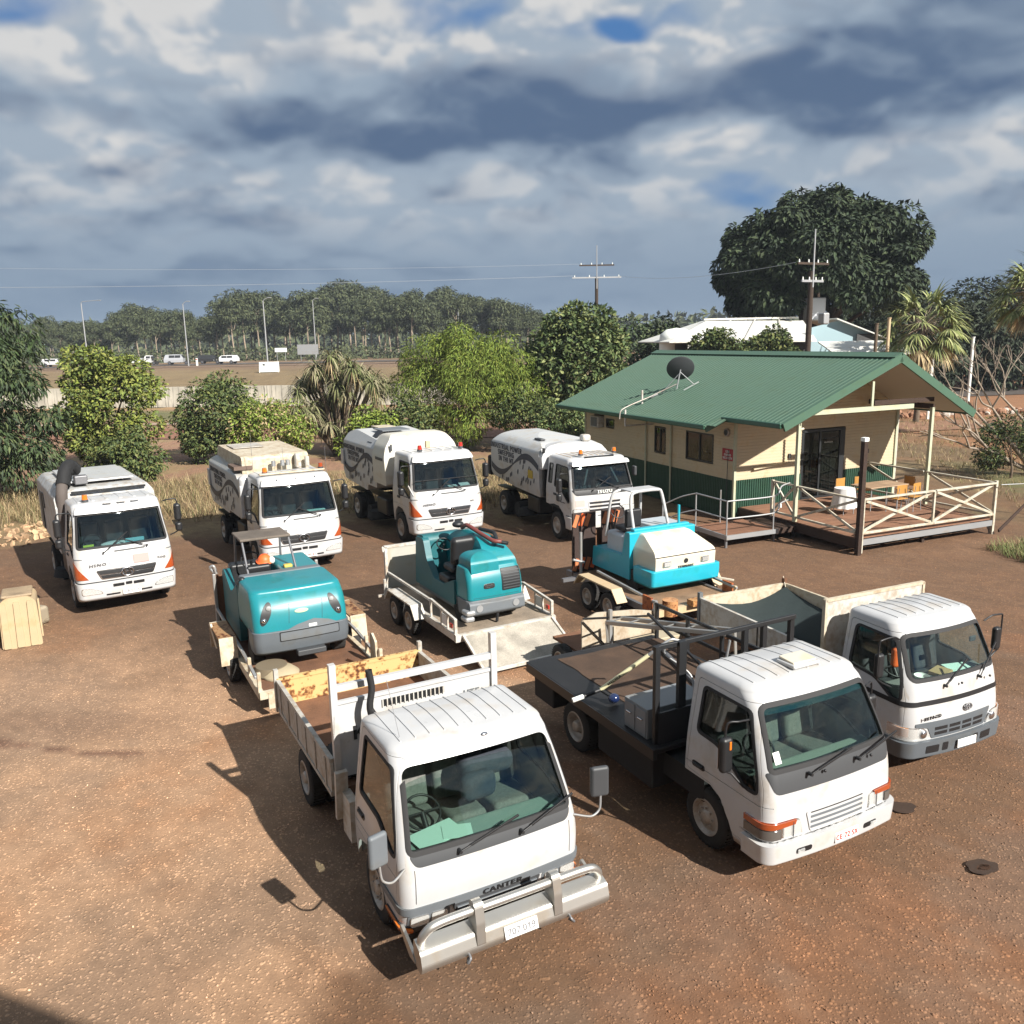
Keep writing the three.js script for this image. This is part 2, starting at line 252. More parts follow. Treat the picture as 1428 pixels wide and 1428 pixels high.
{
  const xs = [], zs = [];
  for (let x = -900; x < -30; x += Math.max(1.2, -(x + 22) * .09)) xs.push(x); for (let x = -30; x < 30; x += .16) xs.push(x); for (let x = 30; x < 1000; x += Math.max(1.2, (x - 22) * .09)) xs.push(x);
  for (let z = 60; z > 8; z -= 6) zs.push(z); for (let z = 8; z > -32; z -= .16) zs.push(z); for (let z = -32; z > -82; z -= .55) zs.push(z); for (let z = -82; z > -2400; z -= Math.max(2, -(z + 60) * .06)) zs.push(z);
  const nx = xs.length, nz = zs.length, pos = new Float32Array(nx * nz * 3), col = new Float32Array(nx * nz * 3), uv = new Float32Array(nx * nz * 2), idx = [];
  for (let j = 0; j < nz; j++) for (let i = 0; i < nx; i++) {
    const x = xs[i], z = zs[j], k = j * nx + i; const near = x > -30 && x < 30 && z > -32 && z < 8;
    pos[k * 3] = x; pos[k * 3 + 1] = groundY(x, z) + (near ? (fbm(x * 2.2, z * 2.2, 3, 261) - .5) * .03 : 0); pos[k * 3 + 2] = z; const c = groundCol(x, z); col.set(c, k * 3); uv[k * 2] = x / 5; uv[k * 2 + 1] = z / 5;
    if (i && j) { const a = k - nx - 1, b = k - nx, c2 = k - 1; idx.push(a, b, c2, b, k, c2); }
  }
  const g = new THREE.BufferGeometry(); g.setAttribute('position', new THREE.BufferAttribute(pos, 3)); g.setAttribute('color', new THREE.BufferAttribute(col, 3)); g.setAttribute('uv', new THREE.BufferAttribute(uv, 2)); g.setIndex(idx); g.computeVertexNormals();
  // gravel grain, 5 m tile: grit, pebbles and fines
  const N = 1024, h = new Float32Array(N * N), tone = new Float32Array(N * N).fill(0), R = rng(77);
  for (let j = 0; j < N; j++) for (let i = 0; i < N; i++) h[j * N + i] = .3 * fbm(i / N * 60, j / N * 60, 3, 271, 60) + .2 * vn(i / N * 330, j / N * 330, 275, 330);
  for (let s = 0; s < 17000; s++) { const cx = R() * N, cy = R() * N, r = 1.1 + 3.1 * R() ** 3, e = .6 + .6 * R(), a = R() * 3.14, ca = Math.cos(a), sa = Math.sin(a), tn = R() < .12 ? .5 : (R() - .5) * .55, hh = .25 + r * .13; for (let y = -5; y <= 5; y++) for (let x = -5; x <= 5; x++) { const u = (x * ca + y * sa) / r, w = (-x * sa + y * ca) / (r * e), d = u * u + w * w; if (d < 1) { const q = (((cy + y) | 0) + N) % N * N + (((cx + x) | 0) + N) % N; h[q] = Math.max(h[q], hh * Math.sqrt(1 - d) + .25); tone[q] = tn; } } }
  const map = tex(N, (u, v, i, j) => { const q = j * N + i, k = .8 + .3 * (h[q] - .3) + .36 * tone[q]; return [k * 1.0, k * (1 + .02 * tone[q]), k * (1 + .09 * tone[q])]; });
  const bump = tex(N, (u, v, i, j) => gray(h[j * N + i]), false);
  const m = new THREE.MeshStandardMaterial({ map, bumpMap: bump, bumpScale: .009, roughness: .95, vertexColors: true });
  tag(mesh('ground', g, m), null, null, null, 'structure');
}
// loose pebbles on the yard: uncountable
{
  const base = new THREE.IcosahedronGeometry(1, 0); base.scale(1, .62, .8); const n = 60000, R = rng(5), im = new THREE.InstancedMesh(base, S(1, 1, 1, { p: { roughness: .9 } }), n), m = new THREE.Matrix4(), q = new THREE.Quaternion(), c = new THREE.Color();
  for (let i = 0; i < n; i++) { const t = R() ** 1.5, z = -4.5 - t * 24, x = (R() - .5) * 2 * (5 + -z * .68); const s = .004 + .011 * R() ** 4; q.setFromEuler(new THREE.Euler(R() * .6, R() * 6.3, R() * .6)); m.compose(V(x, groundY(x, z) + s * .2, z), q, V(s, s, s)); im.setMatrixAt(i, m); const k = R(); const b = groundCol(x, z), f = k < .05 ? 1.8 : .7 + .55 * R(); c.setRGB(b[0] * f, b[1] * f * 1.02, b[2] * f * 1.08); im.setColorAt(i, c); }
  im.name = 'gravel'; im.castShadow = im.receiveShadow = true; tag(im, 'loose pebbles scattered over the red gravel yard', 'gravel', null, 'stuff'); scene.add(im);
}
// oil stains: flat patches with ragged outlines
function stain(x, z, rx, rz, rot, seed, c) { const sh = new THREE.Shape(); for (let i = 0; i <= 40; i++) { const a = i / 40 * Math.PI * 2, k = 1 + .3 * (vn(Math.cos(a) * 2 + 5, Math.sin(a) * 2 + 5, seed) - .5), u = Math.cos(a) * rx * k, v = Math.sin(a) * rz * k; sh[i ? 'lineTo' : 'moveTo'](u * Math.cos(rot) - v * Math.sin(rot), u * Math.sin(rot) + v * Math.cos(rot)); } const g = new THREE.ShapeGeometry(sh, 1); g.rotateX(-Math.PI / 2); g.translate(x, groundY(x, z) + .02, z); tag(mesh('oil_stain', boxUV(clean(g)), S(...c, { p: { map: T.floorDirt, roughness: .8 } })), null, null, null, 'structure'); return g; }
stain(5.25, -8.5, .2, .13, .3, 3, [.05, .028, .016]); stain(5.25, -8.49, .09, .055, .3, 5, [.12, .06, .032]).translate(0, .004, 0); stain(4.9, -9.75, .17, .13, .1, 4, [.055, .032, .02]);
// ---------- green-roofed cabin ----------
const HP = [9.36, 0, -22.17], HA = 23.5 * D2R;
const hm = {
  clad: S(.58, .49, .335, { p: { roughness: .6, map: T.dust } }), green: S(.02, .068, .042, { p: { roughness: .55, map: T.dust } }), roof: S(.058, .122, .08, { p: { roughness: .5, map: T.dust } }), gutter: S(.02, .075, .045, { p: { roughness: .45 } }),
  trim: S(.45, .47, .34, { p: { roughness: .55, map: T.dust } }), lining: S(.5, .46, .38, { p: { roughness: .8 } }), timber: S(.055, .032, .022, { p: { roughness: .8, map: T.wood } }), board: S(.28, .165, .11, { p: { roughness: .8, map: T.wood } }), board2: S(.27, .15, .1, { p: { roughness: .8, map: T.wood } }),
  rail: S(.5, .48, .4, { p: { roughness: .6, map: T.grime } }), frame: S(.02, .022, .024, { p: { roughness: .4 } }), curtain: S(.55, .56, .52, { p: { roughness: .95 } }), inner: S(.3, .28, .24, { p: { roughness: .9 } }),
  chair: S(.4, .2, .045, { p: { roughness: .5 } }), table: S(.5, .4, .3, { p: { roughness: .6, map: T.wood } }), pane: new THREE.MeshPhysicalMaterial({ color: new THREE.Color().setRGB(.3, .33, .33), transmission: 1, thickness: 0, roughness: .02, ior: 1.5, side: THREE.DoubleSide }),
};
{
  const h = thing('cabin', 'cream weatherboard cabin with a green metal roof and timber verandah posts', 'cabin', HP, HA);
  const RX = 3.54, RY = 5.24, mL = .4194, mR = .555;
  // cladding boards: one overlapping board per 0.1 m, joined (a few pixels each)
  const wall = (axis, u0, u1, y0, y1, holes, at, gable) => {
    const b = new MB(), P = .1;
    for (let y = y0; y < y1 - .01; y += P) {
      let a = u0, e = u1; const ym = y + P / 2;
      if (gable && ym > 3.3) { a = Math.max(u0, RX - (RY - .06 - ym) / mL); e = Math.min(u1, RX + (RY - .06 - ym) / mR); if (e - a < .1) continue; }
      let segs = [[a, e]]; for (const [hu0, hu1, hy0, hy1] of holes) if (ym > hy0 && ym < hy1) segs = segs.flatMap(([p, q]) => [[p, Math.min(q, hu0)], [Math.max(p, hu1), q]].filter(([r, s]) => s - r > .01));
      for (const [p, q] of segs) axis === 'z' ? b.box(q - p, P * 1.08, .022, (p + q) / 2, ym, at, .16, 0, 0) : b.box(.022, P * 1.08, q - p, at, ym, (p + q) / 2, 0, 0, .16);
    }
    return b;
  };
  const wL = [[-9.56, -8.88, 1.75, 2.7], [-7.6, -6.1, 1.74, 2.72], [-14.1, -13.3, 2.3, 2.78], [-13.1, -12.5, 2.36, 2.7]];
  wall('z', -.25, 6.65, 1.32, 5.2, [[2.46, 4.34, .4, 2.78]], -5, true).build('cladding', hm.clad, h);
  wall('x', -14.8, -5, 1.32, 3.3, wL, -.25).build('cladding', hm.clad, h);
  // corrugated green skirting
  const cor = (n, len, f) => { const b = new MB(); for (let i = 0; i < n; i++) f(b, i / n * len); return b; };
  cor(77, 6.9, (b, u) => { if (u > 2.7 && u < 4.6) return; b.cyl([-.22 + u, .12, -5], [-.22 + u, 1.34, -5], .04, .04, 6); }).box(2.72, 1.2, .03, 1.11, .72, -5.02).box(2.3, 1.2, .03, 5.5, .72, -5.02).build('skirting', hm.green, h);
  cor(108, 9.8, (b, u) => b.cyl([-.25, .05, -5.02 - u], [-.25, 1.34, -5.02 - u], .04, .04, 6)).box(.03, 1.28, 9.8, -.23, .7, -9.9).build('skirting', hm.green, h);
  for (const [a, b] of [[-.25, -4.98], [6.68, -4.98], [-.25, -14.85]]) new MB().box(.085, 3.2, .085, a, 1.7, b).build('corner_trim', hm.trim, h);
  new MB().prism([[-.25, .1], [6.65, .1], [6.65, 3.4], [RX, 5.1], [-.25, 3.55]], 'z', -14.8, -14.7).build('rear_wall', hm.clad, h); new MB().box(.1, 3.3, 9.6, 6.62, 1.65, -9.85).build('side_wall', hm.clad, h);
  new MB().box(6.8, .06, 9.7, 3.2, .42, -9.9).box(6.8, .04, 9.7, 3.2, 3.28, -9.9).build('inner_floor', hm.inner, h);
  // windows
  const win = (z0, z1, y0, y1, mul, curtain) => { const w = new MB().box(.07, .05, z1 - z0, -.24, y0 + .025, (z0 + z1) / 2).box(.07, .05, z1 - z0, -.24, y1 - .025, (z0 + z1) / 2).box(.07, y1 - y0, .05, -.24, (y0 + y1) / 2, z0).box(.07, y1 - y0, .05, -.24, (y0 + y1) / 2, z1); for (const m of mul) w.box(.06, y1 - y0, .05, -.24, (y0 + y1) / 2, lerp(z0, z1, m)); const o = w.build('window', hm.frame, h); new MB().box(.006, y1 - y0 - .08, z1 - z0 - .08, -.235, (y0 + y1) / 2, (z0 + z1) / 2).build('pane', hm.pane, o); if (curtain) new MB().box(.01, (y1 - y0) * .55, (z1 - z0) * .45, -.19, y1 - (y1 - y0) * .3, lerp(z0, z1, .75)).build('blind', hm.curtain, o); new MB().box(.02, y1 - y0, z1 - z0, -.1, (y0 + y1) / 2, (z0 + z1) / 2).build('dark_blind', hm.frame, o); };
  win(-9.56, -8.88, 1.75, 2.7, [.5]); win(-7.6, -6.1, 1.74, 2.72, [.5], 1); win(-13.1, -12.5, 2.36, 2.7, []);
  const ac = new MB().rb(.3, .46, .7, -.36, 2.54, -13.7, .03).build('air_conditioner', M.whiteOld, h); new MB().box(.012, .36, .48, -.515, 2.54, -13.7).build('intake_grille', M.greyPl, ac);
  const vt = new MB().lathe([[0, .02], [.11, .02], [.13, .0], [.13, .05], [.1, .07]], -.27, 2.86, -5.37, 20, 0, 0, Math.PI / 2).build('vent', M.whiteOld, h); new MB().cyl([-.3, 2.86, -5.37], [-.34, 2.86, -5.37], .085, .085, 14).build('opening', M.black, vt);
  for (const [z, y0, y1] of [[-10.08, .3, 3.1], [-8.45, .05, 3.1]]) new MB().cyl([-.33, y0, z], [-.33, y1, z], .035, .035, 8).build('downpipe', hm.trim, h);
  new MB().tube([[-.33, .1, -5.25], [-.33, 1.2, -5.25], [-.33, 2.3, -5.22]], .012, 6).build('cable', M.plastic, h);
  // sliding door with curtains
  const d = new MB().box(1.88, .08, .1, 3.4, 2.74, -5.02).box(.1, 2.3, .1, 2.51, 1.6, -5.02).box(.22, 2.3, .1, 4.23, 1.6, -5.02).box(.09, 2.3, .08, 3.3, 1.6, -5.04).box(1.88, .06, .1, 3.4, .49, -5.02).build('sliding_door', hm.frame, h);
  new MB().box(.8, 2.15, .008, 2.92, 1.6, -5.03).box(.85, 2.15, .008, 3.75, 1.6, -5.0).build('pane', hm.pane, d);
  const cur = (x0, x1, y1) => { const n = 60, g = new THREE.PlaneGeometry(x1 - x0, y1 - .5, n, 1), p = g.attributes.position; for (let i = 0; i < p.count; i++) p.setZ(i, .035 * Math.sin(p.getX(i) * 42 + Math.sin(p.getX(i) * 9) * 2)); g.computeVertexNormals(); return new MB().add(g, M4((x0 + x1) / 2, (y1 + .5) / 2, -5.14)); };
  const cg = cur(2.55, 3.22, 1.95); cur(3.4, 4.08, 2.0).build('curtain', hm.curtain, d); cg.build('curtain', hm.inner, d); new MB().box(1.8, 2.3, .02, 3.4, 1.6, -5.3).build('backdrop_panel', hm.frame, d);
  new MB().add(textGeo('Aluminium', .055, .002, fontR), M4(3.62, 2.33, -4.985)).build('sticker', M.paper, d);
  // handrail, wall lamp, switch boxes on the front wall
  new MB().cyl([.45, 1.66, -4.9], [1.91, 1.78, -4.9], .035, .035, 8).box(.05, .05, .1, .5, 1.66, -4.94).box(.05, .05, .1, 1.86, 1.77, -4.94).build('wall_handrail', hm.clad, h);
  for (const [a, b] of [[5.37, 1.9], [1.95, 1.98]]) new MB().box(.075, .15, .06, a, b, -4.95).build('switch_box', M.plastic, h); new MB().ball(.1, 2.35, 2.85, -4.93, 1.4, .6, .6).build('wall_lamp', M.offWhite, h);
  // roof sheets, ribs along the slope
  const sheet = (x0, x1, z0, z1, yOf, name) => { const L = Math.hypot(x1 - x0, yOf(x1) - yOf(x0)), a = Math.atan2(yOf(x1) - yOf(x0), x1 - x0), b = new MB(), m = M4((x0 + x1) / 2, (yOf(x0) + yOf(x1)) / 2, (z0 + z1) / 2, 0, 0, a); const W = z1 - z0; b.add(new THREE.BoxGeometry(L, .012, W - .004), m); const n = Math.max(1, Math.round(W / .19)); for (let i = 0; i < n; i++) b.add(new RoundedBoxGeometry(L, .022, .05, 1, .01), m.clone().multiply(M4(0, .012, -W / 2 + (i + .5) * W / n))); return b.build(name, hm.roof, h); };
  const yl = (x) => RY - (RX - x) * mL, yr = (x) => RY - (x - RX) * mR;
  for (let z = -15.3; z < -2.2; z += .766) { const z1 = Math.min(z + .766, -2.15); const porch = z > -5.0; sheet(porch ? -.8 : -1.37, RX, z, z1, yl, 'roof_sheet'); sheet(RX, 6.85, z, z1, yr, 'roof_sheet'); }
  new MB().box(.34, .02, 13.2, RX - .14, RY + .0, -8.73, 0, 0, Math.atan(mL)).box(.34, .02, 13.2, RX + .14, RY - .02, -8.73, 0, 0, -Math.atan(mR)).build('ridge_cap', hm.roof, h);
  // lining under the roof, barge boards, gutters
  const slab = (b, x0, x1, z0, z1, yOf, dy, t) => { const L = Math.hypot(x1 - x0, yOf(x1) - yOf(x0)); return b.box(L, t, z1 - z0, (x0 + x1) / 2, (yOf(x0) + yOf(x1)) / 2 + dy, (z0 + z1) / 2, 0, 0, Math.atan2(yOf(x1) - yOf(x0), x1 - x0)); };
  const li = new MB(); slab(li, -.72, RX, -4.95, -2.22, yl, -.1, .02); slab(li, RX, 6.78, -4.95, -2.22, yr, -.1, .02); slab(li, -1.3, -.2, -15.2, -5.05, yl, -.1, .02); slab(li, 6.6, 6.8, -15.2, -5.05, yr, -.1, .02); li.build('lining', hm.lining, h);
  const bg = new MB(); slab(bg, -.82, RX + .02, -2.2, -2.13, yl, -.09, .24); slab(bg, RX - .02, 6.88, -2.2, -2.13, yr, -.09, .24); bg.build('barge_board', hm.roof, h);
  const gu = new MB(); slab(gu, -1.4, -.7, -5.06, -4.98, yl, -.1, .22); gu.build('barge_board', hm.roof, h);
  new MB().rb(.13, .15, 10.3, -1.42, yl(-1.37) - .06, -10.15, .03).build('gutter', hm.gutter, h); new MB().rb(.13, .15, 2.7, -.86, yl(-.8) - .06, -3.55, .03).build('gutter', hm.gutter, h); new MB().rb(.13, .15, 13, 6.9, yr(6.85) - .06, -8.7, .03).build('gutter', hm.gutter, h);
  // verandah frame
  new MB().box(4.5, .14, .06, 2.2, 3.66, -2.4).build('tie_beam', hm.trim, h); new MB().box(.08, .75, .05, 2.73, 4.1, -2.4).build('king_post', hm.trim, h);
  new MB().box(.1, 2.95, .1, 0, 1.93, -2.45).build('post', hm.trim, h); new MB().box(.1, 3.1, .1, 5.35, 2.02, -2.45).build('post', hm.trim, h);
  for (const [a, b] of [[5.35, 3.6], [0, 3.38]]) new MB().box(.06, .16, 2.6, a, b, -3.7).build('verandah_beam', hm.timber, h); new MB().box(2.5, .14, .06, 4.15, 3.82, -2.48).build('tie_beam', hm.timber, h);
  new MB().cyl([6.76, .1, -5], [6.76, 3.3, -5], .04).build('downpipe', M.whiteOld, h);
  // red warning sign on the side wall
  const s = thing('warning_sign', 'small red warning sign with white lettering on the shaded cabin wall', 'sign', HP, HA);
  new MB().rb(.012, .38, .56, -.285, 2.15, -5.3, .004).build('sign_plate', S(.32, .012, .02, { p: { roughness: .5 } }), s);
  const tx = new MB(); ['LIFE', 'GUARD', 'SECURITY'].forEach((w, i) => tx.add(textGeo(w, .075, .003), M4(-.296, 2.25 - i * .105, -5.3, 0, -Math.PI / 2, 0))); tx.build('lettering', M.paper, s);
}
// satellite dish on the roof
{
  const t = thing('satellite_dish', 'dark mesh satellite dish on a tripod mount on the green roof', 'satellite dish', HP, HA);
  const c = V(.62, 4.72, -9.3), prof = []; for (let i = 0; i <= 10; i++) { const r = i / 10 * .5; prof.push([r, r * r * .38]); } for (let i = 10; i >= 0; i--) { const r = i / 10 * .5; prof.push([r, r * r * .38 - .015]); }
  const m = new THREE.Matrix4().compose(c, new THREE.Quaternion().setFromUnitVectors(V(0, 1, 0), V(.45, .55, -.75).normalize()), V(1, 1, 1)), g = new THREE.LatheGeometry(prof.map((p) => new THREE.Vector2(...p)), 36);
  new MB().add(g, m).build('reflector', M.plastic, t);
  new MB().cyl([c.x, c.y, c.z], [.5, 4.02, -9.35], .025).cyl([c.x, c.y - .1, c.z], [.95, 4.18, -8.9], .016).cyl([c.x, c.y - .1, c.z], [.1, 3.85, -9.75], .016).box(.7, .04, .05, .85, 4.13, -8.95, 0, 0, .4).box(.3, .04, .05, -.1, 3.77, -9.9, 0, 0, .4).build('mount', M.galv, t);
  new MB().cyl([c.x, c.y, c.z], [c.x + .28, c.y + .25, c.z - .5], .012).rb(.08, .08, .14, c.x + .28, c.y + .27, c.z - .52, .02).build('receiver_arm', M.steel, t);
  new MB().tube([[.5, 4.2, -9.35], [.1, 3.98, -9.6], [-.5, 3.72, -9.75], [-1.2, 3.5, -9.75], [-1.6, 3.32, -9.75], [-1.66, 3.02, -9.75]], .022, 7, 40).build('cable_conduit', M.rim, t);
  const v = thing('vent_pipe', 'short white pipe standing at the eave below the dish', 'pipe', HP, HA); new MB().cyl([-.6, 3.46, -9.93], [-.6, 4.0, -9.93], .04).build('stack', M.whiteOld, v); new MB().cyl([-1.45, 2.75, -9.7], [-1.45, 3.35, -9.7], .035).cyl([-1.45, 2.77, -9.7], [-.25, 2.77, -9.7], .03).build('elbow', M.whiteOld, v);
}
// deck
{
  const t = thing('timber_deck', 'raised timber deck with cross-braced rails in front of the cabin', 'deck', HP, HA);
  for (let i = 0; i < 44; i++) new MB().rb(5.3, .03, .104, 2.62, .45 + (i % 3) * .001, -.06 - i * .112, .006).build('board', i % 3 ? hm.board : hm.board2, t);
  new MB().box(5.36, .16, .05, 2.64, .34, .02).build('edge_beam', M.galv, t); new MB().box(.05, .26, 5, -.04, .31, -2.48).box(.05, .26, 5, 5.32, .31, -2.48).box(.08, .22, 4.9, 1.7, .31, -2.48).box(.08, .22, 4.9, 3.6, .31, -2.48).build('joist', hm.timber, t);
  for (const [x, z] of [[0, -4.8], [2.65, -.2], [2.65, -2.6], [5.3, -2.5], [5.3, -4.8], [0, -2.5]]) new MB().box(.09, .45, .09, x, .21, z).build('stump', hm.timber, t);
  const cp = new MB().box(.13, 3.12, .13, 0, 1.56, .02).build('corner_post', hm.timber, t, 'dark timber corner post taller than the rails'); new MB().box(.15, .1, .15, 0, 3.16, .02).build('cap', M.paper, cp);
  new MB().box(.05, 1.5, .06, .09, .8, .04).build('rail_post', hm.rail, t); new MB().box(.08, 1.6, .08, 5.25, .8, .02).build('rail_post', hm.rail, t); new MB().box(.06, .95, .06, 2.75, 1.05, .02).build('rail_post', hm.rail, t);
  const pan = (a, b, m) => { const l = (u, y) => [lerp(a[0], b[0], u), y, lerp(a[1], b[1], u)]; new MB().bar(l(0, 1.53), l(1, 1.53), .09, .05).build('top_rail', m, t); new MB().bar(l(0, .6), l(1, .6), .07, .06).build('bottom_rail', m, t); new MB().bar(l(.02, 1.48), l(.98, .64), .045, .07).build('brace', m, t); const dx = b[1] === a[1] ? 0 : .03, dz = dx ? 0 : .05; new MB().bar([lerp(a[0], b[0], .02) + dx, .64, a[1] + (b[1] - a[1]) * .02 - dz], [lerp(a[0], b[0], .98) + dx, 1.48, lerp(a[1], b[1], .98) - dz], .045, .07).build('brace', m, t); };
  pan([.12, .03], [2.72, .03], hm.rail); pan([2.78, .03], [5.22, .03], hm.rail); pan([0, -.1], [0, -2.38], hm.rail); pan([0, -2.52], [0, -3.4], hm.rail); pan([5.27, -.05], [5.27, -2.4], hm.rail); pan([5.27, -2.5], [5.27, -4.9], hm.rail);
  new MB().box(.08, 1.55, .08, 0, .8, -3.45).box(.07, 1.3, .07, 5.27, .9, -4.95).build('rail_post', hm.rail, t);
}
function seatChair(x, z, turn, label) {
  const t = thing('deck_chair', label, 'chair', [HP[0] + x * Math.cos(HA) + z * Math.sin(HA), .467, HP[2] - x * Math.sin(HA) + z * Math.cos(HA)], HA + turn, 'yellow chairs on the deck');
  new MB().rb(.44, .03, .42, 0, .45, 0, .015).build('seat', hm.chair, t);
  const g = new THREE.CylinderGeometry(.36, .36, .3, 12, 3, true, -.62, 1.24); g.scale(1, 1, .5); new MB().add(g, M4(0, .72, -.36 + .05)).add(g.clone().scale(.97, 1, .95), M4(0, .72, -.36 + .06)).build('backrest', hm.chair, t).rotation.y = 0;
  for (const [a, b] of [[-.19, .18], [.19, .18], [-.19, -.18], [.19, -.18]]) new MB().cyl([a, .44, b], [a * 1.15, 0, b * 1.15], .012).build('leg', M.galv, t);
  new MB().cyl([-.19, .44, -.19], [-.17, .8, -.22], .011).cyl([.19, .44, -.19], [.17, .8, -.22], .011).build('back_frame', M.galv, t);
}
{
  const L = (x, z) => [HP[0] + x * Math.cos(HA) + z * Math.sin(HA), .467, HP[2] - x * Math.sin(HA) + z * Math.cos(HA)];
  const t = thing('deck_table', 'rectangular table with a worn timber top on the deck', 'table', L(3.65, -2.75), HA);
  new MB().rb(1.6, .035, .85, 0, .74, 0, .015).build('table_top', hm.table, t); for (const [a, b] of [[-.65, .3], [.65, .3], [-.65, -.3], [.65, -.3]]) new MB().cyl([a, .73, b], [a, 0, b], .018).build('leg', M.galv, t);
  seatChair(3.55, -1.95, Math.PI, 'yellow plastic chair on the rail side of the table, nearer the draped stool'); seatChair(4.2, -2.0, Math.PI + .2, 'yellow plastic chair on the rail side of the table, nearer the far end rail');
  seatChair(3.0, -3.55, .1, 'yellow plastic chair on the wall side of the table, nearer the glass door'); seatChair(3.75, -3.5, -.1, 'yellow plastic chair on the wall side of the table, farther from the door'); seatChair(4.95, -2.9, -Math.PI / 2, 'yellow plastic chair at the head of the deck table');
  const w = thing('draped_stool', 'stool draped with a white striped cloth beside the glass door', 'stool', L(2.05, -2.6), HA);
  const g = new THREE.CylinderGeometry(.3, .36, .6, 36, 4, true), p = g.attributes.position; for (let i = 0; i < p.count; i++) { const a = Math.atan2(p.getX(i), p.getZ(i)), k = 1 + .1 * Math.sin(a * 9) * (.5 - p.getY(i) / .6); p.setX(i, p.getX(i) * k); p.setZ(i, p.getZ(i) * k); } g.computeVertexNormals();
  new MB().add(g, M4(0, .5, 0)).cyl([0, .79, 0], [0, .802, 0], .3, .3, 30).build('cloth', S(.62, .62, .6, { p: { roughness: .9 } }), w); for (const [a, b] of [[-.2, .2], [.2, .2], [-.2, -.2], [.2, -.2]]) new MB().cyl([a, .6, b], [a, 0, b], .013).build('leg', M.galv, w);
}
// entry landing with tube rails
{
  const t = thing('entry_landing', 'small steel landing with tube handrails and a step beside the deck', 'landing', HP, HA);
  const y = .36; new MB().box(1.75, .05, 1.5, -1.75, y, -2.98).build('platform', hm.board2, t); new MB().box(1.85, .13, .05, -1.75, y - .04, -2.2).box(.05, .13, 1.55, -2.66, y - .04, -2.98).box(1.85, .1, .05, -1.75, y - .04, -3.75).build('frame', M.galv, t);
  for (const [x, z] of [[-2.64, -2.24], [-.98, -2.24], [-2.64, -3.7], [-1.75, -3.7]]) new MB().cyl([x, y, z], [x, y + 1.02, z], .022).build('post', M.galv, t);
  for (const yy of [1.0, .5]) { new MB().tube([[-2.64, y + yy, -3.7], [-2.64, y + yy, -2.24]], .022).build('rail', M.galv, t); new MB().tube([[-2.64, y + yy, -2.24], [-.98, y + yy, -2.24], [-.6, y + yy + .22, -2.4], [-.2, y + yy + .28, -2.5]], .022, 8, 30).build('rail', M.galv, t); new MB().tube([[-2.64, y + yy, -3.7], [-2.9, y + yy - .15, -4.1], [-3.2, y + yy - .45, -4.6]], .02).build('rail', M.galv, t); }
  new MB().cyl([-3.2, 0, -4.6], [-3.2, .9, -4.6], .022).build('post', M.galv, t);
  new MB().box(.9, .03, .25, -2.9, .12, -4.0).box(.8, .16, 1.4, -.45, .28, -3.0).build('step', hm.timber, t); for (const [x, z] of [[-2.6, -2.3], [-.9, -2.3], [-2.6, -3.6], [-.9, -3.6]]) new MB().box(.06, .36, .06, x, .17, z).build('stump', M.steel, t);
  new MB().rb(.12, .12, .02, -.78, 1.05, -2.22, .01).build('reflector_tag', M.paper, t);
}

{ const b = thing('leaning_rail', 'rusty brown rail leaning from the deck corner into the grass', 'rail', [14.3, 0, -24.1]); new MB().bar([0, .12, 0], [2.9, 1.35, -2.2], .05, .09).build('bar', hm.timber, b); new MB().bar([2.9, 0, -2.2], [2.9, 1.4, -2.2], .06).build('stake', hm.timber, b); const f = new MB().tube([[14.25, 1.5, -24.1], [17, 1.46, -24.7], [21, 1.5, -25.6]], .014, 5).build('fence_wire'); f.material = M.galv; tag(f, 'thin wire stretched from the deck rail across the grass', 'wire'); }
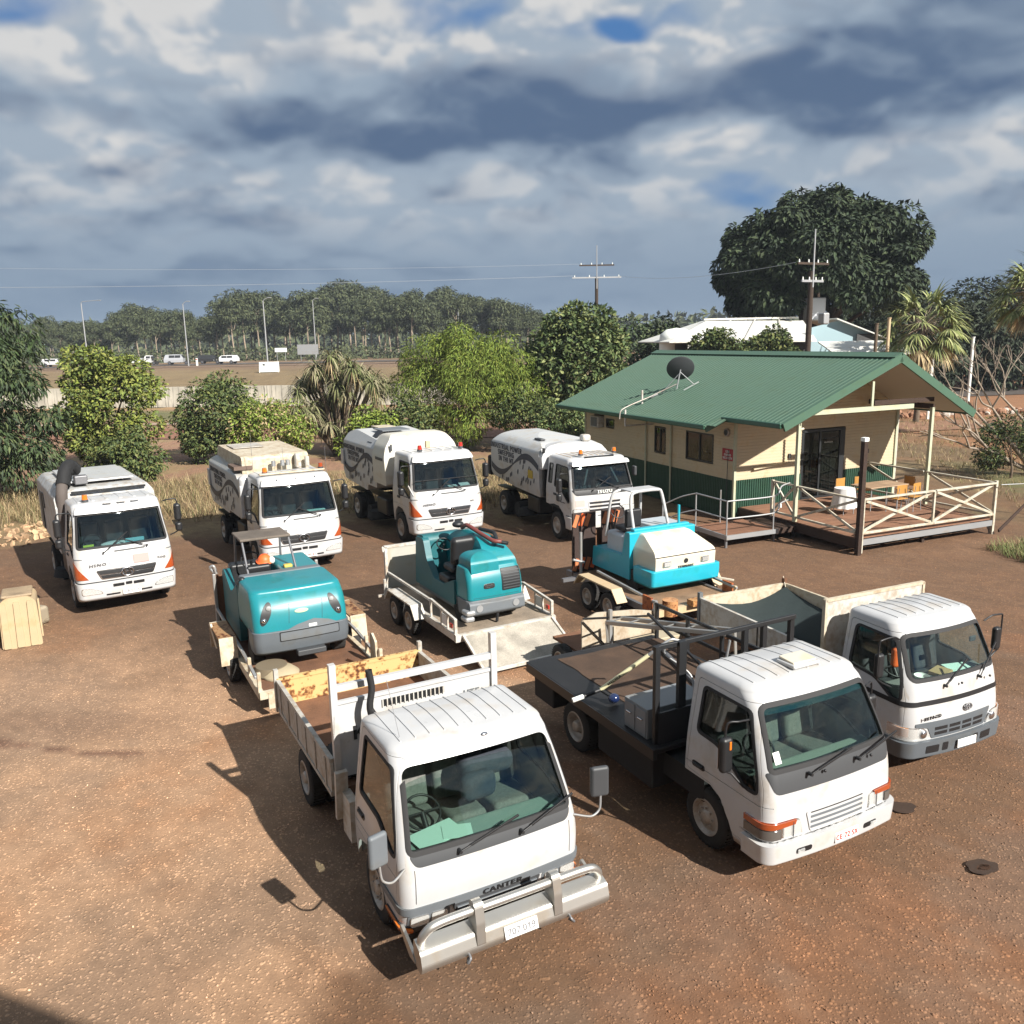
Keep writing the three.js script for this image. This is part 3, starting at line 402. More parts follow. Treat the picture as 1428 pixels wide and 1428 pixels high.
// ---------- truck cabs: lofted solids, openings cut with booleans, fittings cut from offset skins ----------
const interp = (k, y) => { let i = 0; while (i < k.length - 2 && y > k[i + 1][0]) i++; const a = k[Math.max(0, i - 1)], b = k[i], c = k[i + 1], d = k[Math.min(k.length - 1, i + 2)], t = clamp((y - b[0]) / (c[0] - b[0])); return b.map((_, q) => { const m1 = i > 0 ? (c[q] - a[q]) / (c[0] - a[0]) : (c[q] - b[q]) / (c[0] - b[0]), m2 = i < k.length - 2 ? (d[q] - b[q]) / (d[0] - b[0]) : (c[q] - b[q]) / (c[0] - b[0]), h = c[0] - b[0], t2 = t * t, t3 = t2 * t; return (2 * t3 - 3 * t2 + 1) * b[q] + (t3 - 2 * t2 + t) * h * m1 + (-2 * t3 + 3 * t2) * c[q] + (t3 - t2) * h * m2; }); };
function loftSolid(sp, o = 0) { // sp.k rows: y, front z, half width, corner radius; roof rounding sp.top
  const y0 = sp.k[0][0], y1 = sp.k[sp.k.length - 1][0], ys = []; const NL = sp.nl ?? 26; for (let i = 0; i <= NL; i++) ys.push(lerp(y0, y1, i / NL));
  const rows = ys.map((y) => [...interp(sp.k, y), 0]); const e = sp.edge ?? .09, rise = sp.rise ?? .09, last = rows[rows.length - 1];
  for (let i = 1; i <= 6; i++) { const a = i / 6 * Math.PI / 2; rows.push([y1 + rise * .75 * Math.sin(a), last[1], last[2], last[3], e * (1 - Math.cos(a))]); }
  const ctr = [(sp.zb + last[1]) / 2]; for (const f of [.82, .62, .42, .22, .08]) rows.push([y1 + rise * (.75 + .25 * Math.cos(f * 1.57)), last[1], last[2], last[3], e, f]);
  const pos = [], idx = [], yT = rows[rows.length - 1][0], ym = (y0 + yT) / 2, hh = (yT - y0) / 2, bow = sp.bow ?? .05; let n = 0;
  for (const [y, zf, hw, r, ins, sc = 1] of rows) {
    const W = hw + o - ins, F = zf + o - ins * .9, B = sp.zb - o + ins * .9, Rr = Math.min(r, W * .6), b = bow * (W / hw), half = [];
    const rb = Math.min(.06, W * .3); for (let i = 0; i <= 5; i++) half.push([-(W - rb) * i / 5, B]); for (let i = 1; i <= 4; i++) { const a = i / 4 * Math.PI / 2; half.push([-(W - rb) - rb * Math.sin(a), B + rb - rb * Math.cos(a)]); }
    const zc = F - b * ((W - Rr) / W) ** 2 - Rr * (sp.rz ?? 1); for (let i = 1; i <= 10; i++) half.push([-W, lerp(B + rb, zc, i / 10)]); for (let i = 1; i <= 9; i++) { const a = i / 9 * Math.PI / 2; half.push([-(W - Rr) - Rr * Math.cos(a), zc + Rr * (sp.rz ?? 1) * Math.sin(a)]); }
    for (let i = 1; i <= 8; i++) { const x = -(W - Rr) * (1 - i / 8); half.push([x, F - b * (x / W) ** 2]); }
    const ring = half.concat(half.slice(1, -1).reverse().map(([x, z]) => [-x, z])); n = ring.length; const yy = y + o * (y - ym) / hh; for (const [x, z] of ring) pos.push(x * sc, yy, ctr[0] + (z - ctr[0]) * sc);
  }
  const L = rows.length; for (let j = 0; j < L - 1; j++) for (let i = 0; i < n; i++) { const a = j * n + i, b = j * n + (i + 1) % n, c = a + n, d = b + n; idx.push(a, c, b, b, c, d); }
  const cb = pos.length / 3, zm = (sp.zb + rows[0][1]) / 2; pos.push(0, y0 - o, zm); pos.push(0, yT + o + .004, (sp.zb + last[1]) / 2); for (let i = 0; i < n; i++) { idx.push(cb, i, (i + 1) % n); idx.push(cb + 1, (L - 1) * n + (i + 1) % n, (L - 1) * n + i); }
  let g = new THREE.BufferGeometry(); g.setAttribute('position', new THREE.Float32BufferAttribute(pos, 3)); g.setIndex(idx);
  let vol = 0; const v = (i) => [pos[i * 3], pos[i * 3 + 1], pos[i * 3 + 2]]; for (let i = 0; i < idx.length; i += 3) { const a = v(idx[i]), b = v(idx[i + 1]), c = v(idx[i + 2]); vol += a[0] * (b[1] * c[2] - b[2] * c[1]) - a[1] * (b[0] * c[2] - b[2] * c[0]) + a[2] * (b[0] * c[1] - b[1] * c[0]); }
  if (vol < 0) for (let i = 0; i < idx.length; i += 3) { const t = idx[i + 1]; idx[i + 1] = idx[i + 2]; idx[i + 2] = t; } g.setIndex(idx);
  g.computeVertexNormals(); g.setAttribute('uv', new THREE.BufferAttribute(new Float32Array(pos.length / 3 * 2), 2)); return g;
}
const sym = (half) => half.concat(half.slice().reverse().map(([x, y, r]) => [-x, y, r])); // half outline on +x from bottom to top
class Cab {
  constructor(root, sp) { this.t = root; this.sp = sp; this.cache = new Map(); }
  solid(o) { const k = o.toFixed(4); if (!this.cache.has(k)) this.cache.set(k, brush(loftSolid(this.sp, o))); return this.cache.get(k); }
  // piece of skin between two offsets, outlined by poly seen along an axis; side -1 = picture-left flank
  skin(poly, axis, out, inn, range, hole) { const R = range ?? (axis === 'z' ? [-.75, .6] : axis === 'x' ? [-1.8, -.25] : [1.6, 3.6]); const p = brush(prism(poly, axis, R[0], R[1], hole ? [hole] : [])); return gOf(csg(csg(this.solid(out), p, INTERSECTION), this.solid(inn), SUBTRACTION)); }
  part(name, mat, poly, axis, out, inn, { range, hole, parent, both, label } = {}) { const g = this.skin(poly, axis, out, inn, range, hole), o = mesh(name, g, mat, parent ?? this.t, label); if (both) mesh(name, mirrorX(g), mat, parent ?? this.t, label); return o; }
  body() {
    const s = this.sp, th = .03; let b = csg(this.solid(0), this.solid(-th), SUBTRACTION);
    const cut = (poly, axis, a, c) => { b = csg(b, brush(prism(poly, axis, a, c)), SUBTRACTION); };
    cut(s.ws, 'z', -.95, .6); cut(s.low, 'x', -2, 2); if (s.rear) cut(s.rear, 'z', s.zb - .3, s.zb + .3);
    const wins = s.wins; for (const w of wins) cut(w, 'x', -2, 2);
    for (const g of s.grooves ?? []) b = csg(b, brush(this.skin(g[0], g[1], .02, -(g[2] ?? .014), g[3])), SUBTRACTION);
    let dp = csg(b, brush(prism(s.door, 'x', -2, -.25)), INTERSECTION), dg = gOf(dp); cut(grow(s.door, .007), 'x', -2, 2);
    mesh('cab_shell', gOf(b), s.paint ?? M.white, this.t);
    for (const side of [-1, 1]) {
      const d = mesh('door', side < 0 ? dg : mirrorX(dg), s.paint ?? M.white, this.t); const f = (g) => side < 0 ? g : mirrorX(g);
      wins.forEach((w, i) => { const par = i ? this.t : d; mesh('window', f(this.skin(w, 'x', -.012, -.017)), s.glassSide ?? M.darkGlass, par); mesh('seal', f(this.skin(grow(w, .016), 'x', .004, -.03, null, grow(w, -.022))), M.rubber, par); });
      const [hz, hy] = s.handle; mesh('handle', f(this.skin(rpoly(rect(hz - .11, hz + .11, hy - .035, hy + .035), .03), 'x', .006, -.01)), M.black, d); mesh('grip', f(new MB().rb(.03, .03, .17, -s.doorX - .012, hy + .005, hz, .012).geo()), s.handleMat ?? M.black, d);
    }
    const w = this.part('windscreen', s.glass ?? M.glass, s.ws, 'z', -.012, -.018); this.part('seal', M.rubber, grow(s.ws, .022), 'z', .005, -.03, { hole: grow(s.ws, -.026), parent: w });
    if (s.rear) { mesh('rear_window', prismGeo(s.rear, s.zb + .014, s.zb + .02), M.darkGlass, this.t); }
    // interior
    const I = s.int, zw = s.zb; new MB().box(s.doorX * 1.86, .04, I.z1 - zw - .1, 0, I.floor, (I.z1 + zw) / 2).build('floor_mat', M.seatDark, this.t);
    new MB().prism(rpoly([[I.z1 - .02, I.floor], [I.z1 + .02 - .02, I.dash], [I.z1 - .3, I.dash + .03], [I.z1 - .42, I.dash - .12], [I.z1 - .36, I.floor]], .03), 'x', -s.doorX * .93, s.doorX * .93).build('dashboard', s.dashMat ?? M.dash, this.t);
    const sm = s.seatMat ?? M.seat; for (const [x, wd] of [[-.52 * s.doorX, .5], [0, .42], [.55 * s.doorX, .5]]) { const st = new MB().rb(wd, .16, .52, x, I.seat, I.sz, .06, -.06).build('seat', sm, this.t); new MB().rb(wd * .96, .62, .14, x, I.seat + .36, I.sz - .3, .06, -.18).build('backrest', sm, st); if (x) new MB().rb(wd * .5, .18, .09, x, I.seat + .74, I.sz - .39, .04, -.15).build('headrest', sm, st); }
    const wh = new MB(), wg = new THREE.TorusGeometry(.19, .014, 8, 28); wh.add(wg, M4(-.52 * s.doorX, I.dash + .12, I.z1 - .5, -.95, 0, 0)); wh.cyl([-.52 * s.doorX, I.dash + .11, I.z1 - .5], [-.52 * s.doorX, I.floor + .2, I.z1 - .2], .03).box(.36, .02, .04, -.52 * s.doorX, I.dash + .11, I.z1 - .5, -.95).build('steering_wheel', M.black, this.t);
    if (s.rearTrim) new MB().box(s.doorX * 1.8, s.rearTrim[1] - s.rearTrim[0], .02, 0, (s.rearTrim[0] + s.rearTrim[1]) / 2, zw + .06).build('rear_trim', M.liner, this.t);
    // belts
    for (const x of [-.85, .85]) new MB().bar([x * s.doorX, I.seat + .95, I.sz - .35], [x * s.doorX * .7, I.seat, I.sz - .2], .012, .05).build('seat_belt', M.seatDark, this.t);
  }
  ribs(xs, z0, z1, w = .014, h = .007, mat) { const g = xs.map((x) => this.skin(rect(x - w, x + w, z0, z1), 'y', h, -.004)); g.forEach((q) => mesh('roof_rib', q, mat ?? this.sp.paint ?? M.white, this.t)); }
  wiper(x, y, z, len, ang, lean = -.42) { const w = new MB(), c = Math.cos(ang), s = Math.sin(ang), P = (u) => [x + u * c, y + u * s, z + u * s * lean + .012]; w.cyl(P(0), P(len * .62), .009, .006, 6); w.bar(P(len * .2), P(len * 1.12), .018, .022); w.cyl([x, y, z - .03], [x, y, z + .03], .022, .018, 8); w.build('wiper', M.black, this.t); }
}
function prismGeo(poly, a, b) { return boxUV(clean(prism(poly, 'z', a, b))); }
function lettering(par, s, size, x, y, z, mat, wide = 1.15, rx = 0, ry = 0, name = 'lettering') { return new MB().add(textGeo(s, size, .005, font, wide), M4(x, y, z, rx, ry, 0)).build(name, mat, par); }
function plate(par, txt, x, y, z, m, w = .36, rx = 0) { const p = new MB().rb(w, .12, .012, x, y, z, .005, rx).build('number_plate', M.plate, par); if (txt) new MB().add(textGeo(txt, .062, .003), M4(x, y, z + .006, rx)).build('lettering', m, p); return p; }
const wheelGeo = {};
function wheel(par, x, y, z, r = .36, w = .22, rimMat = M.rim, dual = false) {
  const k = `${r}|${w}|${dual}`; if (!wheelGeo[k]) {
    const rr = r * .58, tp = [[rr, -w / 2 + .01], [r * .8, -w / 2], [r * .95, -w / 2 + .012], [r, -w / 2 + .05], [r, w / 2 - .05], [r * .95, w / 2 - .012], [r * .8, w / 2], [rr, w / 2 - .01]];
    const t = new MB().lathe(tp, 0, 0, 0, 36, 0, 0, Math.PI / 2); for (let i = 0; i < 40; i++) { const a = i / 40 * 6.283; t.box(w * .8, .012, .022, 0, Math.cos(a) * r, Math.sin(a) * r, a); }
    const d = dual ? .06 : -.02; const q = new MB().lathe([[rr + .012, -w / 2 + .004], [rr - .012, -w / 2 - .004], [rr - .03, -w / 2 + .05], [rr * .8, -w / 2 + .07 + d], [rr * .45, -w / 2 + .05 + d], [rr * .4, -w / 2 + .02], [rr * .3, -w / 2 - .01], [0, -w / 2 - .012]], 0, 0, 0, 32, 0, 0, -Math.PI / 2);
    for (let i = 0; i < 8; i++) { const a = i / 8 * 6.283; q.cyl([-w / 2 + .04 + d, Math.cos(a) * rr * .52, Math.sin(a) * rr * .52], [-w / 2 + .015 + d, Math.cos(a) * rr * .52, Math.sin(a) * rr * .52], .014, .014, 6); }
    wheelGeo[k] = [t.geo(), q.geo()];
  }
  const g = new THREE.Group(); g.name = 'wheel'; g.position.set(x, y, z); if (x > 0) g.rotation.y = Math.PI; par.add(g); mesh('tyre', wheelGeo[k][0], M.tyre, g); mesh('rim', wheelGeo[k][1], rimMat, g); return g;
}
function chassis(par, z0, z1, y = .62) { for (const x of [-.36, .36]) new MB().box(.06, .2, z0 - z1, x, y, (z0 + z1) / 2).build('chassis_rail', M.black, par); for (let z = z0 - .6; z > z1; z -= .9) new MB().box(.7, .12, .08, 0, y, z).build('cross_member', M.black, par); }
function axle(par, z, y, hw) { new MB().cyl([-hw, y, z], [hw, y, z], .06).ball(.17, 0, y, z).build('axle', M.black, par); }
function beltGroove(poly) { return [poly, 'x', .012]; }

// ---- white tipper with bull bar ----
{
  const t = thing('tray_truck', 'white small truck with an aluminium bull bar and a rusty dropside tray', 'truck', [-.04, 0, -7.17], 28 * D2R);
  const sp = {
    k: [[.4, -.42, .98, .14], [.66, -.38, 1.0, .14], [.95, -.37, 1.0, .14], [1.17, -.41, .985, .15], [1.6, -.6, .93, .15], [1.95, -.79, .88, .16], [2.0, -.84, .87, .18]], zb: -1.86, bow: .05, rise: .12, edge: .14,
    ws: rpoly(sym([[.895, 1.2, .07], [.805, 1.92, .1]]), .06, 5), low: [[-.9, .2], [-.98, .5], [-1.12, .72], [-1.4, .82], [-1.7, .74], [-1.8, .5], [-2.2, .5], [-2.2, .2]],
    wins: [rpoly([[-1.68, 1.3], [-1.12, 1.28], [-.72, 1.12], [-.58, 1.14], [-.62, 1.32], [-.88, 1.92], [-1.66, 1.93]], .06)], door: rpoly([[-.56, .46], [-.55, 1.18], [-.86, 1.99], [-1.74, 2.0], [-1.77, .86], [-1.5, .84], [-1.08, .74], [-.94, .46]], .05), handle: [-1.6, 1.08], doorX: .99,
    rear: rpoly(rect(-.6, .6, 1.35, 1.85), .06), int: { floor: .72, dash: 1.12, z1: -.55, seat: 1.0, sz: -1.25 }, rearTrim: [.8, 1.35], grooves: [[rpoly(rect(-.865, -.855, .7, 1.06), .001), 'z'], [rpoly(rect(.855, .865, .7, 1.06), .001), 'z'], [rect(-1.8, -.5, .94, .952), 'x']], dashMat: S(.2, .27, .24, { p: { roughness: .8 } }),
  };
  const c = new Cab(t, sp); c.body(); c.ribs([-.72, -.56, -.4, -.24, -.08, .08, .24, .4, .56, .72].map((x) => x), -1.8, -1.02, .006, .009);
  c.part('cowl_panel', M.plastic, rpoly(sym([[.84, 1.075, .06], [.9, 1.2, .05]]), .04), 'z', .004, -.02);
  c.part('belt_strip', M.greyPl, rect(-1.4, 1.4, .585, .665), 'z', .014, -.02, { range: [-1.05, .5] });
  c.part('grille', M.plastic, rpoly(sym([[.44, .44], [.5, .58]]), .03), 'z', .01, -.03); { const g = new MB(); for (let i = 0; i < 3; i++) g.rb(.9, .018, .03, 0, .47 + i * .035, -.385, .006); g.build('grille_bar', M.greyPl, t); }
  c.part('lower_apron', M.plastic, rect(-1.4, 1.4, .38, .45), 'z', .012, -.03, { range: [-.9, .5] });
  for (const s of [-1, 1]) { const bez = mesh('headlight', s < 0 ? c.skin(rpoly(rect(-.94, -.52, .45, .575), .02), 'z', .006, -.03) : mirrorX(c.skin(rpoly(rect(-.94, -.52, .45, .575), .02), 'z', .006, -.03)), M.greyPl, t); for (const [a, b] of [[-.92, -.74], [-.71, -.55]]) { const q = (o, i) => { const g = c.skin(rpoly(rect(a, b, .46, .565), .02), 'z', o, i); return s < 0 ? g : mirrorX(g); }; mesh('reflector', q(.012, .007), M.reflector, bez); mesh('lens', q(.026, .02), M.lamp, bez); } const am = c.skin(rpoly(rect(-1.2, -.9, .4, .44), .008), 'z', .03, -.01, [-.9, .5]); mesh('indicator', s < 0 ? am : mirrorX(am), M.amber, t); }
  lettering(t, 'CANTER', .05, .05, .625, -.362, M.black, 1.7); c.wiper(-.4, 1.14, -.38, .62, .22); c.wiper(.28, 1.14, -.37, .6, .3);
  new MB().box(.52, .006, .3, -.5, 1.165, -.72, .03, .2).box(.3, .006, .22, -.3, 1.17, -.66, .03, -.3).build('papers', M.paperMint, t);
  new MB().rb(.62, .24, .3, .28, 1.52, -1.2, .1).rb(.4, .3, .2, .1, 1.4, -1.0, .1).build('bundled_jacket', S(.05, .06, .08, { p: { roughness: .95, map: T.fab } }), t);
  { const g = new THREE.PlaneGeometry(1.3, .5, 40, 14), p = g.attributes.position; for (let i = 0; i < p.count; i++) p.setZ(i, .08 * fbm(p.getX(i) * 5 + 4, p.getY(i) * 9, 4, 301)); g.computeVertexNormals(); new MB().add(g, M4(.1, 1.9, -1.25, -1.1)).build('sagging_headlining', S(.34, .34, .28, { p: { roughness: .95, side: THREE.DoubleSide } }), t); }
  // mirrors
  for (const s of [-1, 1]) { const m = new MB().rb(.2, .34, .07, s * 1.22, s < 0 ? 1.42 : 1.42, -.38, .04, 0, s * -.25).build('mirror', s < 0 ? M.greyPl : M.plastic, t); new MB().box(.16, .29, .004, s * 1.215, 1.42, -.42, 0, s * -.25).build('mirror_glass', M.reflector, m); new MB().tube([[s * .94, 1.08, -.46], [s * 1.1, 1.06, -.36], [s * 1.2, 1.12, -.35], [s * 1.22, 1.28, -.36]], .012).build('mirror_arm', M.galv, m); }
  new MB().cyl([-.7, 2.1, -1.1], [-.72, 2.62, -1.35], .003, .003, 5).build('aerial', M.steel, t); new MB().ball(.035, .12, 2.03, -.86, 1.4, .6, .8).build('roof_marker', M.chrome, t);
  // bull bar
  const bb = new MB().prism(rpoly([[-.06, .36], [.06, .34], [.1, .42], [.06, .56], [-.1, .62], [-.12, .4]], .03), 'x', -1.02, 1.02).build('bull_bar', M.alu, t);
  new MB().prism(rpoly([[-.05, .38], [-.12, .45], [-.42, .56], [-.44, .5], [-.2, .36]], .02), 'x', -1.03, -1.0).prism(rpoly([[-.05, .38], [-.12, .45], [-.42, .56], [-.44, .5], [-.2, .36]], .02), 'x', 1.0, 1.03).build('wing_plate', M.alu, bb);
  for (const s of [-1, 1]) new MB().prism(rpoly([[-.08, .42], [.1, .44], [.09, .66], [.05, .86, .09], [-.06, .86, .09], [-.1, .6]], .02), 'x', s * .42 - .045, s * .42 + .045).build('upright', M.alu, bb);
  new MB().tube([[-.97, .56, -.05], [-.96, .66, -.02], [-.88, .745, 0], [-.7, .765, .0], [0, .77, .01], [.7, .765, 0], [.88, .745, 0], [.96, .66, -.02], [.97, .56, -.05]], .042, 12, 60).build('top_tube', M.alu, bb);
  for (const s of [-1, 1]) new MB().tube([[s * .55, .4, .06], [s * .55, .37, .12], [s * .58, .33, .12], [s * .55, .34, .07]], .014).build('tow_shackle', M.steel, bb);
  plate(t, '707 019', 0, .47, .1, M.steel, .36, -.35);
  // tray
  chassis(t, -.6, -4.85); const tray = new MB().box(2.1, .1, 2.62, 0, .93, -3.7).build('tray_floor', M.rusty, t); for (let i = 0; i < 6; i++) new MB().box(2.0, .1, .05, 0, .83, -2.6 - i * .46).build('bearer', M.steel, t);
  const sideP = (s) => { const p = new MB().box(.035, .4, 2.62, s * 1.065, 1.13, -3.7).build('side_panel', M.rustW, t); new MB().box(.055, .045, 2.62, s * 1.065, 1.345, -3.7).box(.05, .05, 2.62, s * 1.07, .93, -3.7).build('panel_rim', M.rustW, p); for (let i = 0; i < 6; i++) new MB().box(.016, .34, .05, s * 1.088, 1.13, -2.6 - i * .44).build('stiffener', M.rustW, p); }; sideP(-1); sideP(1);
  const tg = new MB().box(2.16, .42, .035, 0, 1.14, -5.03).build('tailgate', M.rustY, t); new MB().box(2.16, .05, .06, 0, 1.36, -5.03).build('panel_rim', M.rustY, tg); for (const s of [-1, 1]) new MB().box(.06, .62, .07, s * 1.08, 1.2, -5.04).build('tail_post', M.rustW, t);
  new MB().box(1.93, .9, .03, 0, 1.56, -2.4).build('headboard', M.white, t); { const v = new MB().box(.78, .08, .04, -.05, 1.9, -2.395).build('headboard_vent', M.black, t); for (let i = 0; i < 15; i++) new MB().box(.014, .09, .05, -.43 + i * .054, 1.9, -2.39).build('slat', M.whiteOld, v); }
  for (const s of [-1, 1]) new MB().box(.075, 1.62, .075, s * 1.0, 1.68, -2.38).build('headboard_post', M.white, t); new MB().box(1.93, .075, .06, 0, 2.2, -2.38).build('headboard_rail', M.white, t); new MB().box(1.93, .04, .05, 0, 2.02, -2.39).build('headboard_rail', M.white, t);
  new MB().box(.14, .6, .06, -1.0, .95, -2.3, .1).box(.1, .5, .3, -.95, .75, -2.15).build('guard_plate', M.whiteOld, t); lettering(t, 'K', .17, -.72, 1.62, -2.38, M.black); lettering(t, 'UTE', .09, .7, 1.78, -2.38, M.greyPl, 1, 0, 0);
  new MB().tube([[-.62, 1.2, -2.1], [-.62, 1.7, -2.12], [-.66, 2.0, -2.14], [-.62, 2.2, -2.16], [-.64, 2.42, -2.18]], .04, 8).tube([[-.66, 2.0, -2.14], [-.6, 1.85, -2.08], [-.57, 1.5, -2.06]], .028, 8).build('air_snorkel', M.blackMatt, t);
  for (const s of [-1, 1]) { wheel(t, s * .86, .37, -1.3, .37, .22); wheel(t, s * .93, .37, -3.95, .37, .21, M.rim, true); wheel(t, s * .7, .37, -3.95, .37, .2); new MB().box(.36, .04, .8, s * .86, .86, -3.95).build('mudguard', M.black, t); } axle(t, -1.3, .37, .8); axle(t, -3.95, .37, .9);
  new MB().rb(.3, .36, .6, -.72, .68, -2.9, .06).build('fuel_tank', M.plastic, t); new MB().rb(.3, .3, .5, .72, .68, -2.9, .04).build('battery_box', M.plastic, t);
  tag(mesh('spare_tyre', wheelGeo['0.37|0.22|false'][0], M.tyre), 'black spare tyre lying in the front corner of the rusty tray', 'tyre'); const st = scene.children[scene.children.length - 1]; st.rotation.set(0, 0, Math.PI / 2); const R0 = (x, z) => [-.04 + x * Math.cos(28 * D2R) + z * Math.sin(28 * D2R), -7.17 - x * Math.sin(28 * D2R) + z * Math.cos(28 * D2R)]; const [sx, sz] = R0(-.64, -2.84); st.position.set(sx, 1.1, sz);
}
// ---- white flatbed truck with black tray ----
const IZ = [3.57, 0, -8.49], IZA = 27 * D2R;
{
  const t = thing('flatbed_truck', 'white small truck with a roof hatch and a black steel flatbed', 'truck', IZ, IZA);
  const sp = {
    k: [[.36, -.05, .965, .16], [.62, -.03, .985, .17], [.95, -.04, .985, .17], [1.15, -.06, .975, .17], [1.36, -.11, .955, .17], [1.7, -.26, .905, .17], [2.02, -.43, .86, .18], [2.09, -.5, .845, .2]], zb: -1.5, bow: .06, rise: .12, edge: .14,
    ws: rpoly(sym([[.875, 1.37, .05], [.785, 2.0, .09]]), .05, 5), low: [[-.56, .1], [-.6, .36], [-.68, .56], [-.83, .78], [-1.0, .86], [-1.8, .86], [-1.8, .1]],
    wins: [rpoly([[-1.3, 1.4], [-.95, 1.38], [-.72, 1.27], [-.45, 1.09], [-.25, 1.1], [-.28, 1.3], [-.52, 1.95], [-1.28, 1.96]], .07)], door: rpoly([[-.17, .44], [-.19, 1.15], [-.46, 2.02], [-1.38, 2.03], [-1.42, .9], [-.98, .88], [-.8, .76], [-.66, .5], [-.63, .44]], .05), handle: [-1.22, 1.0], doorX: .985,
    rear: rpoly(rect(-.55, .55, 1.4, 1.9), .06), int: { floor: .66, dash: 1.2, z1: -.24, seat: 1.0, sz: -.92 }, rearTrim: [.88, 1.4], grooves: [[rect(-1.45, -.1, .985, .995), 'x']], dashMat: S(.24, .28, .24, { p: { roughness: .8 } }),
  };
  const c = new Cab(t, sp); c.body(); c.ribs([-.68, -.5, -.32, -.14, .14, .32, .5, .68], -1.44, -.68, .012, .008);
  const ht = new MB().rb(.42, .05, .3, .12, 2.225, -.82, .025).build('roof_hatch', M.white, t); new MB().rb(.36, .03, .24, .12, 2.262, -.83, .014, .08).build('hatch_lid', M.offWhite, ht);
  c.part('cowl_panel', M.plastic, rpoly(sym([[.86, 1.13, .08], [.93, 1.37, .05]]), .05), 'z', .004, -.02);
  c.part('tint_band', S(.05, .2, .24, { phys: 1, p: { roughness: .05, transmission: .8, thickness: 0 } }), rpoly(sym([[.795, 1.9, .02], [.775, 1.985, .08]]), .04), 'z', -.019, -.022);
  const bp = c.part('bumper', M.white, rpoly(rect(-1.6, 1.6, .36, .585), .03), 'z', .055, -.03, { range: [-.42, .6] }); for (const s of [-1, 1]) { const g = c.skin(rpoly(rect(-.62, -.4, .425, .49), .03), 'z', .058, .02); mesh('fog_recess', s < 0 ? g : mirrorX(g), M.black, bp); new MB().rb(.1, .045, .02, s * .56, .457, .012, .015).build('fog_light', M.lamp, bp); }
  c.part('bumper_gap', M.black, rect(-1.4, 1.4, .585, .605), 'z', .0, -.05, { range: [-.5, .5] });
  for (const s of [-1, 1]) { const f = (g) => s < 0 ? g : mirrorX(g), P = rpoly([[-1.3, .62], [-.5, .62], [-.53, .8], [-.6, .83], [-1.3, .83]], .025); const hd = mesh('headlight', f(c.skin(P, 'z', .004, -.04, [-.42, .5])), M.reflector, t); mesh('lens', f(c.skin(rpoly(rect(-.77, -.52, .635, .8), .02), 'z', .02, .008, [-.42, .5])), M.lamp, hd); mesh('indicator', f(c.skin([[-1.3, .74], [-.62, .77], [-.6, .82], [-1.3, .82]], 'z', .022, .006, [-.42, .5])), M.amberDark, hd); mesh('corner_lens', f(c.skin(rect(-1.3, -.8, .63, .735), 'z', .018, .006, [-.42, .5])), S(.09, .085, .08, { phys: 1, p: { roughness: .1, clearcoat: 1 } }), hd); mesh('divider', f(c.skin(rect(-.65, -.64, .63, .8), 'z', .024, .005)), M.plastic, hd); }
  { const g = c.part('grille', M.white, rpoly(sym([[.4, .625], [.46, .86]]), .03), 'z', .012, -.02); for (const y of [.66, .72, .78, .84]) mesh('slot', c.skin(rpoly(rect(-.4, .4, y, y + (y > .8 ? .012 : .028)), .008), 'z', .015, .006), y > .8 ? M.black : M.greyPl, g); }
  plate(t, 'CE 72 SX', .12, .455, .022, M.plateRed, .36, -.06); c.wiper(-.42, 1.3, -.05, .6, .2, -.3); c.wiper(.3, 1.3, -.04, .6, .24, -.3);
  for (const x of [-.2, .52]) new MB().ball(.018, x, 1.28, -.05).build('washer_jet', M.black, t);
  for (const s of [-1, 1]) { const m = new MB().rb(.16, .42, .1, s * 1.13, 1.46, -.6, .05).build('mirror', M.black, t); new MB().box(.12, .36, .004, s * 1.13, 1.46, -.655).build('mirror_glass', M.reflector, m); new MB().tube([[s * .9, 1.86, -.5], [s * 1.0, 1.84, -.55], [s * 1.13, 1.8, -.6], [s * 1.13, 1.3, -.6], [s * 1.08, 1.24, -.55], [s * .99, 1.1, -.45]], .013, 8, 40).build('mirror_frame', M.black, m); if (s < 0) new MB().rb(.03, .1, .012, -1.11, 1.58, -.548, .006).build('side_marker', M.amber, m); }
  new MB().rb(.14, .07, .03, .1, 1.86, -.6, .02).build('rear_view_mirror', M.plastic, t); new MB().box(.09, .13, .004, -.76, 1.5, -.21, -.45).build('registration_label', M.paper, t);
  // black tray and headboard
  chassis(t, -.3, -5.0, .66); new MB().rb(2.42, .07, 3.3, 0, .97, -3.42, .01).build('tray_floor', S(.014, .0145, .016, { p: { roughness: .5, map: T.floorDirt } }), t); for (const s of [-1, 1]) new MB().box(.06, .14, 3.3, s * 1.2, .93, -3.42).build('tray_edge', M.black, t); new MB().box(2.42, .14, .06, 0, .93, -5.07).build('tray_edge', M.black, t);
  for (let i = 0; i < 7; i++) new MB().box(2.3, .1, .05, 0, .86, -2.0 - i * .47).build('bearer', M.black, t);
  { const g = new THREE.PlaneGeometry(1.9, 2.3, 20, 20), p = g.attributes.position; for (let i = 0; i < p.count; i++) { const X = p.getX(i), Y = p.getY(i), k = 1 + .1 * (fbm(X * 3 + 5, Y * 3, 3, 321) - .5); p.setXYZ(i, X * k, Y * k, .004 * fbm(X * 8, Y * 8, 2, 325)); } g.computeVertexNormals(); new MB().add(g, M4(.22, 1.012, -3.75, -Math.PI / 2)).build('dirty_ply_sheet', S(.085, .052, .033, { p: { roughness: .9, map: T.floorDirt } }), t); }
